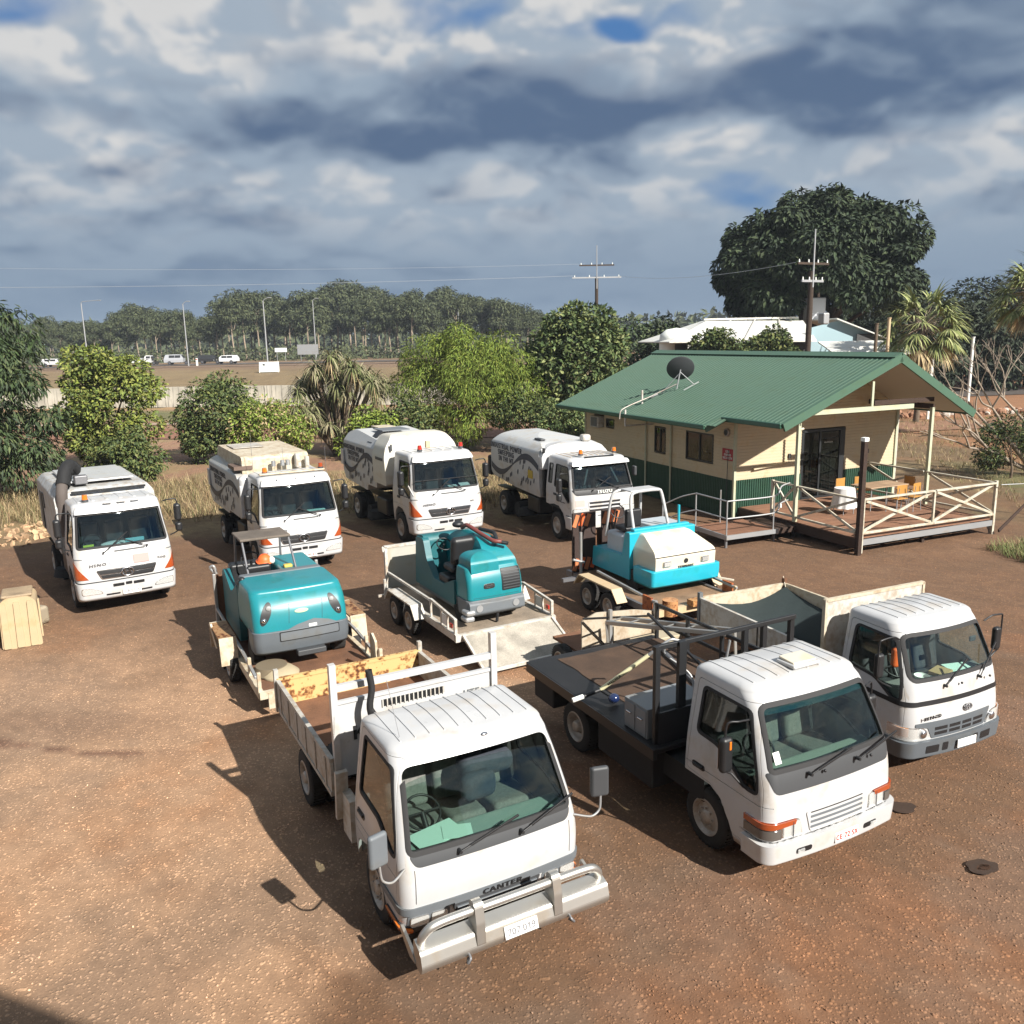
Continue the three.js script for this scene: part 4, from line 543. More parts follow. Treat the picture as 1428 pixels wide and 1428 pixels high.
  const hb = new MB().bar([-1.12, 2.24, -1.95], [1.12, 2.3, -1.85], .05, .06).build('headboard_rail', M.black, t); for (const x of [-1.1, -.72, .3, .62, 1.1]) new MB().box(Math.abs(x) === .72 ? .11 : .07, 1.32, .06, x, 1.62, -1.9).build('headboard_post', M.black, t); new MB().box(2.2, .45, .03, 0, 1.2, -1.86).build('headboard', M.black, t);
  new MB().tube([[-.35, 1.0, -2.1], [-.3, 1.6, -2.2], [-.5, 1.85, -2.5], [-.52, 1.95, -2.5]], .014).tube([[.12, 1.0, -1.96], [.1, 1.7, -2.02], [.14, 2.1, -2.0]], .016).build('hose', M.galv, t);
  for (const s of [-1, 1]) { wheel(t, s * .84, .37, -1.12, .37, .22); wheel(t, s * .95, .37, -3.9, .37, .21, M.rim, true); wheel(t, s * .72, .37, -3.9, .37, .2); } axle(t, -1.12, .37, .8); axle(t, -3.9, .37, .9);
  for (const s of [-1, 1]) { new MB().rb(.42, .5, 1.25, s * .92, .62, -2.55, .03).build('added_shade_box', M.blackMatt, t); new MB().rb(.36, .4, .6, s * .95, .66, -4.7, .03).build('added_shade_box', M.blackMatt, t); new MB().box(.42, .03, .95, s * .9, .83, -3.9).build('mudguard', M.black, t); } new MB().box(1.9, .3, 1.2, 0, .7, -1.0 - .75).build('engine_cover', M.blackMatt, t);  // black boxes, guards and panels added to keep the under-tray in deep shade
  for (const z of [-2.5, -3.3, -4.1, -4.9]) new MB().box(.05, .62, .05, 1.16, 1.3, z).build('stake', M.black, t); for (const y of [1.3, 1.6]) new MB().bar([1.16, y, -1.95], [1.16, y, -4.95], .04, .05).build('stake_rail', M.black, t); new MB().bar([.55, 1.02, -2.1], [.75, 1.6, -4.6], .04).build('loose_bar', M.black, t); new MB().bar([.2, 1.03, -2.2], [.9, 1.06, -4.5], .05).build('loose_bar', M.steel, t); new MB().rb(.5, .4, .4, .62, 1.2, -2.3, .06).build('pump_set', M.blackMatt, t); new MB().ball(.09, .35, 1.5, -2.15).build('strainer', M.paper, t);
}
const inFrame = (P, A, x, y, z) => [P[0] + x * Math.cos(A) + z * Math.sin(A), y, P[2] - x * Math.sin(A) + z * Math.cos(A)];
{ // load on the black tray
  const b = thing('tool_chest', 'grey metal drawer chest standing on the black flatbed behind the cab', 'tool chest', inFrame(IZ, IZA, -.66, 1.006, -2.28), IZA);
  new MB().rb(.95, .4, .5, 0, .2, 0, .01).build('chest_body', S(.2, .215, .225, { p: { roughness: .5, map: T.dust } }), b); for (const z of [-.12, .12]) { const d = new MB().rb(.012, .34, .22, -.48, .2, z, .004).build('drawer', S(.17, .18, .19, { p: { roughness: .5 } }), b); new MB().rb(.03, .02, .1, -.495, .24, z, .008).build('handle', M.chrome, d); }
  const L = (x, y, z) => inFrame(IZ, IZA, x, y, z);
  const p = thing('pole_pump', 'yellow and white long-handled pole tool with dark blue motor lying across the flatbed', 'pole tool', [0, 0, 0]);
  const A = L(-1.42, 1.08, -3.36), B = L(-1.0, 1.17, -3.3), C = L(-.5, 1.72, -2.88), E = L(-.36, 1.9, -2.74), F = L(-.14, 1.93, -2.66);
  new MB().cyl(B, C, .03, .028, 10).build('pole', S(.72, .68, .42, { p: { roughness: .5 } }), p); new MB().cyl(C, E, .022).tube([E, L(-.26, 1.96, -2.7), F], .02).build('shaft', M.galv, p); new MB().cyl(A, L(-1.26, 1.11, -3.34), .034).build('nozzle', M.paper, p); new MB().cyl(L(-1.26, 1.11, -3.34), B, .03).build('coupling', M.black, p);
  const mo = L(-.9, 1.09, -3.12); new MB().ball(.075, ...mo, 1.1, .9, 1).build('motor', S(.01, .02, .07, { phys: 1, p: { roughness: .15, clearcoat: 1 } }), p); new MB().cyl(B, mo, .025).build('bracket', M.black, p);
  { const m = V(...B).lerp(V(...C), .3), d = V(...C).sub(V(...B)).normalize(), up = V(0, 1, 0).addScaledVector(d, -d.y).normalize(), n = d.clone().cross(up); const q = new THREE.Matrix4().makeBasis(d, up, n).setPosition(m.addScaledVector(n, .027).addScaledVector(up, .004)); new MB().add(textGeo('MECHLA', .032, .004, font, 1.3), q).build('lettering', M.black, p); }
}
// ---- white truck with tarp-covered dropside ----
const HZ = [6.05, 0, -10.62], HZA = 24 * D2R;
{
  const t = thing('dropside_truck', 'white small truck with a black belt stripe, grey bumper and cream dropside tray', 'truck', HZ, HZA);
  const sp = {
    k: [[.36, -.04, .895, .2], [.62, -.02, .92, .22], [.85, -.02, .925, .22], [1.1, -.05, .915, .22], [1.37, -.1, .89, .22], [1.7, -.24, .845, .2], [1.98, -.37, .8, .2], [2.06, -.43, .785, .2]], zb: -1.33, bow: .09, rise: .11, edge: .13,
    ws: rpoly(sym([[.8, 1.4, .12], [.735, 1.96, .1]]), .08, 5), low: [[-.5, .1], [-.54, .4], [-.64, .6], [-.8, .8], [-.95, .86], [-1.6, .86], [-1.6, .1]],
    wins: [rpoly([[-1.16, 1.36], [-.7, 1.32], [-.36, 1.12], [-.24, 1.14], [-.27, 1.4], [-.46, 1.92], [-1.14, 1.94]], .08)], door: rpoly([[-.18, .46], [-.19, 1.12], [-.43, 1.99], [-1.23, 2.0], [-1.26, .9], [-.92, .88], [-.76, .78], [-.6, .46]], .05), handle: [-1.06, 1.0], doorX: .925, glassSide: new THREE.MeshPhysicalMaterial({ color: new THREE.Color().setRGB(.85, .9, .88), transmission: 1, thickness: 0, roughness: .02, ior: 1.3, side: THREE.DoubleSide }),
    rear: rpoly(rect(-.5, .5, 1.4, 1.85), .06), int: { floor: .66, dash: 1.26, z1: -.26, seat: 1.0, sz: -.82 }, rearTrim: [.88, 1.4], seatMat: M.seatDark, dashMat: S(.16, .17, .16, { p: { roughness: .8 } }), glass: new THREE.MeshPhysicalMaterial({ color: new THREE.Color().setRGB(.88, .94, .92), transmission: 1, thickness: 0, roughness: .02, ior: 1.5, side: THREE.DoubleSide }),
  };
  const c = new Cab(t, sp); c.body(); c.ribs([-.6, -.43, -.26, -.09, .09, .26, .43, .6], -1.28, -.62, .014, .008);
  c.part('belt_stripe', M.black, rect(-1.4, 1.4, 1.07, 1.135), 'z', .005, -.01, { range: [-1.32, .5] });
  c.part('bumper', M.greyBumper, rpoly(rect(-1.4, 1.4, .36, .585), .03), 'z', .05, -.03, { range: [-.45, .6] });
  { const g = c.part('grille', M.greyBumper, rpoly([[-.5, .6], [.5, .6], [.56, .7], [.62, .84], [-.78, .84], [-.78, .79], [-.58, .76]], .02), 'z', .008, -.02); for (const [a, b] of [[-.46, -.24], [-.2, 0], [.04, .22], [.26, .46]]) for (const y of [.64, .71]) mesh('slot', c.skin(rect(a, b, y, y + .045), 'z', .01, .0), M.black, g); }
  for (const s of [-1, 1]) { const f = (g) => s < 0 ? g : mirrorX(g), P = rpoly([[-1.3, .6], [-.52, .6], [-.56, .7], [-.66, .78], [-1.3, .82]], .05); const hd = mesh('headlight', f(c.skin(P, 'z', .002, -.03, [-.4, .5])), M.reflector, t); mesh('lens', f(c.skin(grow(P, -.012), 'z', .024, .014, [-.4, .5])), M.lamp, hd); const ig = f(c.skin(rect(-1.3, -.86, .66, .78), 'z', .013, .004, [-.4, .5])); mesh('indicator', ig, S(.5, .22, .09, { p: { roughness: .3 } }), hd); new MB().ball(.06, s * .66, .69, -.04, 1, 1, .5).build('bulb_cup', M.chrome, hd); const rc = f(c.skin(rpoly(rect(-.62, -.4, .41, .52), .02), 'z', .053, .01)); mesh('bumper_recess', rc, M.black, t); const rc2 = f(c.skin(rpoly(rect(-.34, -.24, .41, .53), .02), 'z', .053, .01)); mesh('bumper_recess', rc2, M.black, t); }
  { const e = new MB(), g = new THREE.TorusGeometry(.055, .009, 6, 28); g.scale(1.15, .82, 1); e.add(g, M4(.12, .95, .0)); e.box(.016, .07, .012, .08, .95, 0, 0, 0, .2).box(.016, .07, .012, .16, .95, 0, 0, 0, .2).box(.08, .012, .012, .12, .95, .0).build('emblem', M.steel, t); }
  lettering(t, 'HINO', .046, -.52, .915, -.025, M.black, 1.9); plate(t, '', .08, .47, .052, null, .36); c.wiper(-.28, 1.3, -.07, .5, .5, -.35); c.wiper(.38, 1.31, -.07, .52, .72, -.35); for (const x of [0, .55]) new MB().ball(.017, x, 1.3, -.04).build('washer_jet', M.black, t);
  for (const s of [-1, 1]) { const m = new MB().rb(.13, .34, .09, s * 1.14, 1.62, -.42, .04).build('mirror', M.black, t); new MB().tube([[s * .82, 1.94, -.4], [s * .95, 2.0, -.38], [s * 1.15, 1.99, -.38], [s * 1.19, 1.93, -.39], [s * 1.19, 1.5, -.4], [s * 1.12, 1.4, -.42], [s * .92, 1.28, -.4]], .012, 8, 40).build('mirror_frame', M.black, m); }
  new MB().rb(.12, .08, .03, .64, 1.7, -.42, .02).build('rear_view_mirror', M.plastic, t);
  new MB().lathe([[.1, .05], [.09, .0], [.0, .0]], -.36, 1.3, -.38, 18).build('bowl', M.paper, t); new MB().rb(.3, .05, .22, .05, 1.31, -.42, .01, .05, .3).build('cardboard', S(.36, .25, .12, { p: { roughness: .9 } }), t); new MB().rb(.36, .02, .26, .42, 1.3, -.44, .008, .04, -.2).build('papers', M.paperMint, t);
  new MB().rb(.14, .3, .1, -.45, 1.5, -.75, .05).build('orange_bag', M.orange, t);
  chassis(t, -.3, -4.5, .62); new MB().box(1.9, .08, 2.95, 0, .9, -3.05).build('tray_floor', M.rusty, t);
  for (const s of [-1, 1]) { const p = new MB().box(.035, .44, 2.95, s * .96, 1.14, -3.05).build('side_panel', s < 0 ? M.whiteOld : M.cream, t); new MB().box(.05, .04, 2.95, s * .962, 1.37, -3.05).build('panel_rim', s < 0 ? M.whiteOld : M.cream, p); new MB().box(.045, .4, .02, s * .965, 1.15, -3.0).build('joint', M.black, p); new MB().box(.07, .56, .07, s * .96, 1.2, -4.55).build('tail_post', s < 0 ? M.greyPl : M.rusty, t); }
  const tg = new MB().box(1.9, .44, .035, 0, 1.14, -4.55).build('tailgate', M.cream, t); new MB().box(1.9, .04, .05, 0, 1.37, -4.55).build('panel_rim', M.cream, tg);
  new MB().prism(rpoly([[-.98, .95], [.98, .95], [.98, 2.18], [-.98, 2.18]], .03), 'z', -1.6, -1.565).build('headboard', M.whiteOld, t); new MB().box(1.98, .045, .06, 0, 2.17, -1.58).box(.045, 1.25, .06, -.98, 1.56, -1.58).box(.045, 1.25, .06, .98, 1.56, -1.58).build('headboard_frame', M.cream, t);
  for (const s of [-1, 1]) { wheel(t, s * .78, .35, -1.0, .35, .2); wheel(t, s * .84, .35, -3.5, .35, .2, M.rim, true); wheel(t, s * .62, .35, -3.5, .35, .2); } axle(t, -1.0, .35, .75); axle(t, -3.5, .35, .85);
  // tarp
  const n = 40, g = new THREE.PlaneGeometry(1, 1, n, n), p = g.attributes.position; for (let i = 0; i < p.count; i++) { const u = p.getX(i) + .5, v = p.getY(i) + .5; const x = lerp(-.93, .9, u) , z = lerp(-4.45, -1.64, v), sag = .28 * Math.sin(Math.PI * Math.min(1, v * 1.05)) * (1 - .25 * u) * (1 - v * .5); const high = lerp(1.34 - .18 * Math.sin(Math.PI * u), 2.0, ss(.45, 1.0, v) * (.55 + .45 * Math.sin(Math.PI * (.25 + .6 * u)))); const edge = ss(.12, 0, u) * ss(.35, .75, v) * .75; p.setXYZ(i, x - edge * .06, high - sag - edge + .045 * (fbm(u * 5, v * 9, 4, 341) - .5) + .03 * Math.sin(u * 16 + v * 9) * ss(.5, 1, v), z); } g.computeVertexNormals();
  const tp = thing('green_tarp', 'dark green tarpaulin sagging over the cream dropside tray', 'tarpaulin', HZ, HZA); new MB().add(g).build('tarp_sheet', S(.018, .03, .03, { both: 1, p: { roughness: .75, map: T.fab } }), tp); new MB().tube([[-.93, 1.3, -4.4], [-.97, 1.1, -4.3], [-.99, .95, -4.2]], .008).tube([[.9, 1.33, -4.45], [.97, 1.5, -4.6]], .008).build('tie_rope', M.offWhite, tp);
}
// ---------- street-sweeper trucks ----------
function protoCab(kind) {
  const t = new THREE.Group(), H = kind === 'hino';
  const sp = H ? {
    k: [[.38, -.06, 1.03, .16], [.8, -.02, 1.06, .18], [1.2, -.06, 1.065, .2], [1.55, -.15, 1.05, .2], [1.95, -.26, 1.0, .19], [2.34, -.38, .96, .18], [2.46, -.46, .95, .18]], zb: -1.72, bow: .07, rise: .14, edge: .14, nl: 22,
    ws: rpoly(sym([[.97, 1.58, .06], [.885, 2.33, .06]]), .05, 4), low: [[-.5, .1], [-.55, .45], [-.72, .84], [-.95, 1.0], [-1.3, 1.02], [-1.5, .86], [-1.62, .55], [-2.2, .55], [-2.2, .1]],
    wins: [rpoly([[-1.28, 1.56], [-.86, 1.56], [-.4, 1.36], [-.33, 1.42], [-.44, 2.0], [-.55, 2.32], [-1.27, 2.33]], .05)], door: rpoly([[-.26, .62], [-.27, 1.4], [-.5, 2.38], [-1.36, 2.39], [-1.38, 1.06], [-.95, 1.04], [-.72, .9], [-.6, .62]], .05), handle: [-1.2, 1.3], doorX: 1.065,
    int: { floor: .95, dash: 1.5, z1: -.35, seat: 1.3, sz: -1.05 }, rearTrim: [1.1, 2.2], seatMat: M.seatDark, glass: M.glassBlue, glassSide: M.darkGlass, grooves: [[rect(-1.6, -.2, 1.1, 1.112), 'x']],
  } : {
    k: [[.46, -.05, 1.04, .13], [.82, -.03, 1.06, .14], [1.2, -.04, 1.065, .14], [1.5, -.07, 1.06, .15], [1.7, -.13, 1.04, .16], [2.05, -.24, 1.0, .17], [2.3, -.34, .97, .17], [2.38, -.4, .96, .18]], zb: -1.86, bow: .07, rise: .15, edge: .14, nl: 22,
    ws: rpoly(sym([[.97, 1.62, .06], [.9, 2.28, .1]]), .06, 4), low: [[-.46, .1], [-.5, .5], [-.66, .86], [-.95, 1.04], [-1.3, 1.05], [-1.55, 1.0], [-1.65, 1.0], [-2.2, 1.0], [-2.2, .1]],
    wins: [rpoly([[-1.28, 1.6], [-.86, 1.58], [-.34, 1.22], [-.25, 1.26], [-.4, 2.0], [-.5, 2.24], [-1.27, 2.26]], .06), rpoly([[-1.7, 1.66], [-1.45, 1.66], [-1.45, 2.24], [-1.7, 2.24]], .05)], door: rpoly([[-.2, .66], [-.2, 1.2], [-.46, 2.3], [-1.36, 2.31], [-1.38, 1.1], [-.95, 1.08], [-.7, .92], [-.58, .66]], .05), handle: [-1.2, 1.36], doorX: 1.065,
    int: { floor: .95, dash: 1.5, z1: -.3, seat: 1.3, sz: -1.05 }, rearTrim: [1.1, 1.6], seatMat: M.seatDark, glass: M.glassBlue, glassSide: M.darkGlass,
  };
  const c = new Cab(t, sp); c.body();
  if (H) {
    c.ribs([-.75, -.45, -.15, .15, .45, .75], -1.66, -.75, .03, .01);
    c.part('sun_visor', M.white, rpoly(sym([[.93, 2.35, .03], [.88, 2.5, .05]]), .03), 'z', .05, -.01, { range: [-.7, .5] });
    c.part('seam_strip', M.black, rect(-1.6, 1.6, .79, .815), 'z', .004, -.03, { range: [-.5, .6] });
    const bp = c.part('bumper', M.white, rpoly(rect(-1.6, 1.6, .38, .79), .03), 'z', .03, -.03, { range: [-.5, .6] });
    for (const [a, b, y0, y1] of [[-.34, -.1, .65, .72], [-.07, .07, .66, .73], [.1, .34, .65, .72], [-.5, -.2, .46, .5], [.2, .5, .46, .5]]) mesh('air_slot', c.skin(rpoly(rect(a, b, y0, y1), .015), 'z', .034, .02), M.black, bp);
    { const gr = c.part('grille', M.chrome, rpoly(sym([[.56, .85, .04], [.66, 1.07, .05]]), .04), 'z', .012, -.02); for (const [y0, y1] of [[.87, .945], [.97, 1.05]]) mesh('slot', c.skin(rpoly(sym([[y0 < .9 ? .54 : .58, y0], [y0 < .9 ? .57 : .62, y1]]), .01), 'z', .016, .004), M.black, gr); const e = new MB(), g = new THREE.TorusGeometry(.11, .018, 8, 28); g.scale(1.15, .85, 1); e.add(g, M4(0, .97, .01)).box(.022, .13, .02, -.055, .97, .014, 0, 0, .2).box(.022, .13, .02, .055, .97, .014, 0, 0, .2).box(.12, .018, .02, 0, .97, .014).build('emblem', M.chrome, gr); }
    for (const s of [-1, 1]) { const f = (g) => s < 0 ? g : mirrorX(g); const hd = mesh('headlight', f(c.skin(rpoly([[-1.0, .52], [-.55, .52], [-.6, .6], [-.8, .68], [-1.0, .69]], .05), 'z', .034, .01, [-.4, .5])), M.reflector, t); mesh('lens', f(c.skin(rpoly([[-.99, .53], [-.57, .53], [-.61, .595], [-.8, .67], [-.99, .68]], .05), 'z', .046, .036, [-.4, .5])), M.lamp, hd); mesh('indicator', f(c.skin([[-1.5, .9], [-.82, .88], [-1.0, 1.12], [-1.08, 1.3], [-1.5, 1.3]], 'z', .012, -.01, [-.38, .5])), M.amberDark, t); mesh('vent_panel', f(c.skin(rpoly(rect(-1.5, -.9, 1.34, 1.36), .004), 'z', .006, -.01, [-.3, .5])), M.greyPl, t); }
    lettering(t, 'HINO', .06, -.6, 1.2, -.055, M.steel, 1.7); c.wiper(-.45, 1.46, -.09, .62, .62, -.28); c.wiper(.5, 1.5, -.1, .52, 2.75, -.28); mesh('cowl_vent', c.skin(rpoly(rect(-.22, .45, 1.44, 1.475), .012), 'z', .006, -.02), M.black, t);
  } else {
    c.ribs([-.78, -.6, -.42, -.24, -.06, .12, .3, .48, .66].map((x) => x + .03), -1.8, -.72, .02, .01, S(.5, .42, .34, { p: { map: T.grime } }));
    c.part('sun_visor', M.white, rpoly(sym([[.96, 2.3, .04], [.92, 2.42, .06]]), .04), 'z', .1, .0, { range: [-.75, .5] });
    c.part('black_panel', M.black, rpoly(sym([[.93, 1.45, .08], [1.02, 1.62, .04]]), .05), 'z', .005, -.02);
    c.part('grille', M.white, rpoly(sym([[.5, .92], [.56, 1.3]]), .03), 'z', .012, -.02); for (const y of [.97, 1.08, 1.19]) mesh('slot', c.skin(rpoly(sym([[.5, y], [.52, y + .06]]), .015), 'z', .016, .0), M.black, t);
    c.part('bumper', M.white, rpoly(rect(-1.6, 1.6, .46, .82), .03), 'z', .06, -.03, { range: [-.42, .6] }); c.part('seam_strip', M.black, rect(-1.6, 1.6, .82, .85), 'z', .0, -.05, { range: [-.5, .6] });
    for (const s of [-1, 1]) { const f = (g) => s < 0 ? g : mirrorX(g), P = rpoly(rect(-1.02, -.58, .9, 1.07), .03); const hd = mesh('headlight', f(c.skin(P, 'z', .004, -.03, [-.4, .5])), M.reflector, t); mesh('lens', f(c.skin(grow(P, -.01), 'z', .02, .012, [-.4, .5])), M.lamp, hd); }
    lettering(t, 'ISUZU', .09, 0, 1.53, -.05, M.paper, 1.4); c.wiper(-.4, 1.58, -.06, .66, .5, -.28); c.wiper(.45, 1.6, -.06, .6, 2.7, -.28); mesh('label_decal', c.skin(rpoly(rect(-.95, -.66, 1.14, 1.32), .01), 'z', .005, -.005), S(.45, .36, .33), t);
    new MB().prism(rpoly([[-.05, .0], [.35, .02], [.35, .05], [-.05, .04]], .01), 'z', -.0, .01); for (const x of [-.95, .95]) new MB().box(.05, .5, .02, x * .5, 1.95, -.34, -.3, 0, x * .4).build('tinted_strip', M.black, t);
  }
  return t;
}
M.glassBlue = new THREE.MeshPhysicalMaterial({ color: new THREE.Color().setRGB(.62, .72, .73), transmission: 1, thickness: 0, roughness: .02, ior: 1.55, side: THREE.DoubleSide });
const cabH = protoCab('hino'), cabF = protoCab('f');
M.print = S(.012, .02, .045, { p: { roughness: .5 } }); M.bodyGrey = S(.46, .47, .47, { p: { map: T.dust, roughness: .45 } }); M.bodyL = S(.4, .42, .43, { p: { map: T.grime, roughness: .5 } });
// side print: company lettering, a swelling wave and leaf-shaped flecks
function sidePrint(par, x, zr, zf, yb, yt, seed) {
  const p = new MB(), put = (g, y, z) => p.add(g, M4(x - .001, y, z, 0, -Math.PI / 2, 0)), L = zf - zr, Hh = yt - yb; const zt = zr + L * .33;
  put(textGeo('INDUSTRIAL POWER', .17 * Hh / 1.4, .004, font, 1.12), yt - Hh * .16, zt); put(textGeo('SWEEPING', .17 * Hh / 1.4, .004, font, 1.12), yt - Hh * .3, zt); put(textGeo('IN THE NT', .16 * Hh / 1.4, .004, font, 1.12), yt - Hh * .44, zt);
  const up = [], dn = [], n = 40; for (let i = 0; i <= n; i++) { const u = i / n, y = yb + Hh * (.5 + .26 * Math.sin((u - .48) * 5.4)), w = Hh * (.01 + .062 * Math.abs(Math.sin((u - .48) * 4.2)) ** .8); up.push([zr + u * L, y + w]); dn.push([zr + u * L, y - w]); }
  p.add(prism(up.concat(dn.reverse()), 'x', x - .005, x)); const R = rng(seed);
  for (let i = 0; i < 22; i++) { const u = .1 + .85 * R(), y0 = .5 + .26 * Math.sin((u - .48) * 5.4) - .08, y = yb + Hh * (y0 - R() * y0 * .8), z = zr + u * L, q = []; for (let k = 0; k < 10; k++) { const a = k / 10 * 6.283; q.push([z + .035 * Math.cos(a) + .02 * Math.sin(a), y + .085 * Math.sin(a)]); } p.add(prism(q, 'x', x - .005, x)); }
  return p.build('side_print', M.print, par);
}
function beacon(par, x, y, z, m = M.amber) { const b = new MB().cyl([x, y, z], [x, y + .05, z], .075, .07, 14).build('beacon', M.plastic, par); new MB().cyl([x, y + .05, z], [x, y + .16, z], .066, .055, 14).build('dome', m, b); }
function runningGear(t, zf, zr, r = .42) { chassis(t, -.4, zr - .9, .78); for (const s of [-1, 1]) { wheel(t, s * .94, r, zf, r, .25, M.rim); wheel(t, s * .98, r, zr, r, .24, M.rim, true); wheel(t, s * .72, r, zr, r, .24); new MB().box(.3, .04, .95, s * .95, r * 2 + .12, zr).build('mudguard', M.black, t); } axle(t, zf, r, .9); axle(t, zr, r, .95); new MB().rb(.5, .5, .9, -.75, .75, (zf + zr) / 2 + .2, .06).build('fuel_tank', M.black, t); new MB().rb(.5, .5, .9, .75, .75, (zf + zr) / 2, .06).build('engine_box', M.black, t); new MB().cyl([-.9, .3, (zf + zr) / 2 - .4], [-.9, .5, (zf + zr) / 2 - .4], .36, .3, 20).build('gutter_brush', M.blackMatt, t); new MB().cyl([-1, .34, zr + 1.0], [1, .34, zr + 1.0], .26, .26, 18).build('sweeping_broom', M.blackMatt, t); }
function hopper(t, side, section, mat, name = 'hopper') { const a = brush(prism(side, 'x', -2, 2)), b = brush(prism(section, 'z', -9, 1)); return mesh(name, gOf(csg(a, b, INTERSECTION)), mat, t); }
function sweeper(name, label, P, A, s, cab) { const t = thing(name, label, 'sweeper truck', P, A, 'street sweeper trucks parked in a row'); t.scale.setScalar(s); for (const c of cab.children) t.add(c.clone()); return t; }
function bigMirror(t, s, y, z, dark = M.black) { const m = new MB().rb(.15, .42, .2, s * 1.3, y, z, .06).rb(.15, .22, .18, s * 1.3, y - .36, z, .06).build('mirror', dark, t); new MB().tube([[s * 1.0, y + .3, z - .05], [s * 1.15, y + .33, z], [s * 1.3, y + .27, z], [s * 1.3, y - .4, z], [s * 1.1, y - .55, z - .05]], .016, 8, 30).build('mirror_arm', dark, m); }
{ // far left sweeper with hose
  const t = sweeper('street_sweeper', 'white sweeper truck with a suction hose rising beside its cab', [-8.8, 0, -18.6], 34 * D2R, .98, cabH); runningGear(t, -1.15, -4.7);
  hopper(t, rpoly([[-1.95, 1.15], [-1.9, 2.3], [-2.2, 2.68, .15], [-5.6, 2.78, .1], [-6.1, 2.4], [-6.2, 1.2]], .05), rpoly([[-1.12, 1.0], [-1.14, 2.5, .04], [-1.0, 2.7, .06], [0, 2.78, .5], [1.0, 2.7, .06], [1.14, 2.5, .04], [1.12, 1.0]], .05), M.bodyL);
  new MB().box(.02, 1.0, .5, -1.145, 1.75, -5.3).box(.02, .4, .3, -1.145, 2.1, -4.7).build('side_hatch', M.plastic, t); new MB().rb(1.6, .05, 2.6, 0, 2.79, -3.9, .02).build('top_lid', M.white, t); new MB().box(1.7, .05, .05, .1, 2.62, -2.02).build('lid_gap', M.black, t);
  new MB().tube([[-.95, 1.6, -1.95], [-.98, 2.1, -1.95], [-.96, 2.6, -1.98], [-.9, 2.85, -2.15]], .13, 14, 30).build('suction_hose', S(.085, .07, .062, { p: { roughness: .85 } }), t); { const b = new MB(); for (let i = 0; i < 8; i++) { const u = i / 7; b.cyl([-.88 + u * .35, 2.82 + .35 * Math.sin(u * 2.4), -2.2 - u * .75], [-.86 + u * .35, 2.86 + .35 * Math.sin(u * 2.4), -2.28 - u * .75], .17, .17, 14); } b.tube([[-.9, 2.8, -2.1], [-.8, 3.1, -2.35], [-.65, 3.22, -2.6], [-.5, 3.05, -2.95]], .15, 12, 24).build('bellows', M.blackMatt, t); }
  new MB().rb(.3, .22, .25, -.45, 2.86, -2.5, .03).build('motor_box', M.steel, t); beacon(t, -.62, 2.58, -.75); for (const x of [-.2, .1, .4]) new MB().rb(.18, .05, .04, x, 2.56, -.42, .015).build('roof_lamp', M.white, t); bigMirror(t, -1, 2.1, -.35); bigMirror(t, 1, 2.15, -.35);
  plate(t, 'CB 57 JS', .05, .5, .02, M.steel, .4); new MB().add(new THREE.CircleGeometry(.16, 24), M4(-.2, 1.24, -.0)).build('round_sticker', S(.42, .45, .58), t).scale.set(1, .7, 1); t.children[t.children.length - 1].position.set(0, .36, -.05); new MB().rb(.34, .2, .004, .33, 1.23, -.055, .002, -.15).build('pink_sticker', S(.62, .28, .26), t); lettering(t, '500', .05, .78, 1.17, -.08, M.steel, 1.7);
  new MB().rb(.42, .1, .1, .28, 1.62, -.35, .02, -.3).build('blue_folder', S(.25, .55, .6), t); new MB().ball(.12, -.15, 1.58, -.38, 2.6, .6, 1).build('crumpled_cloth', M.paper, t); new MB().box(.22, .05, .01, -.72, 1.63, -.26, -.3).build('yellow_tag', S(.6, .65, .05), t);
}
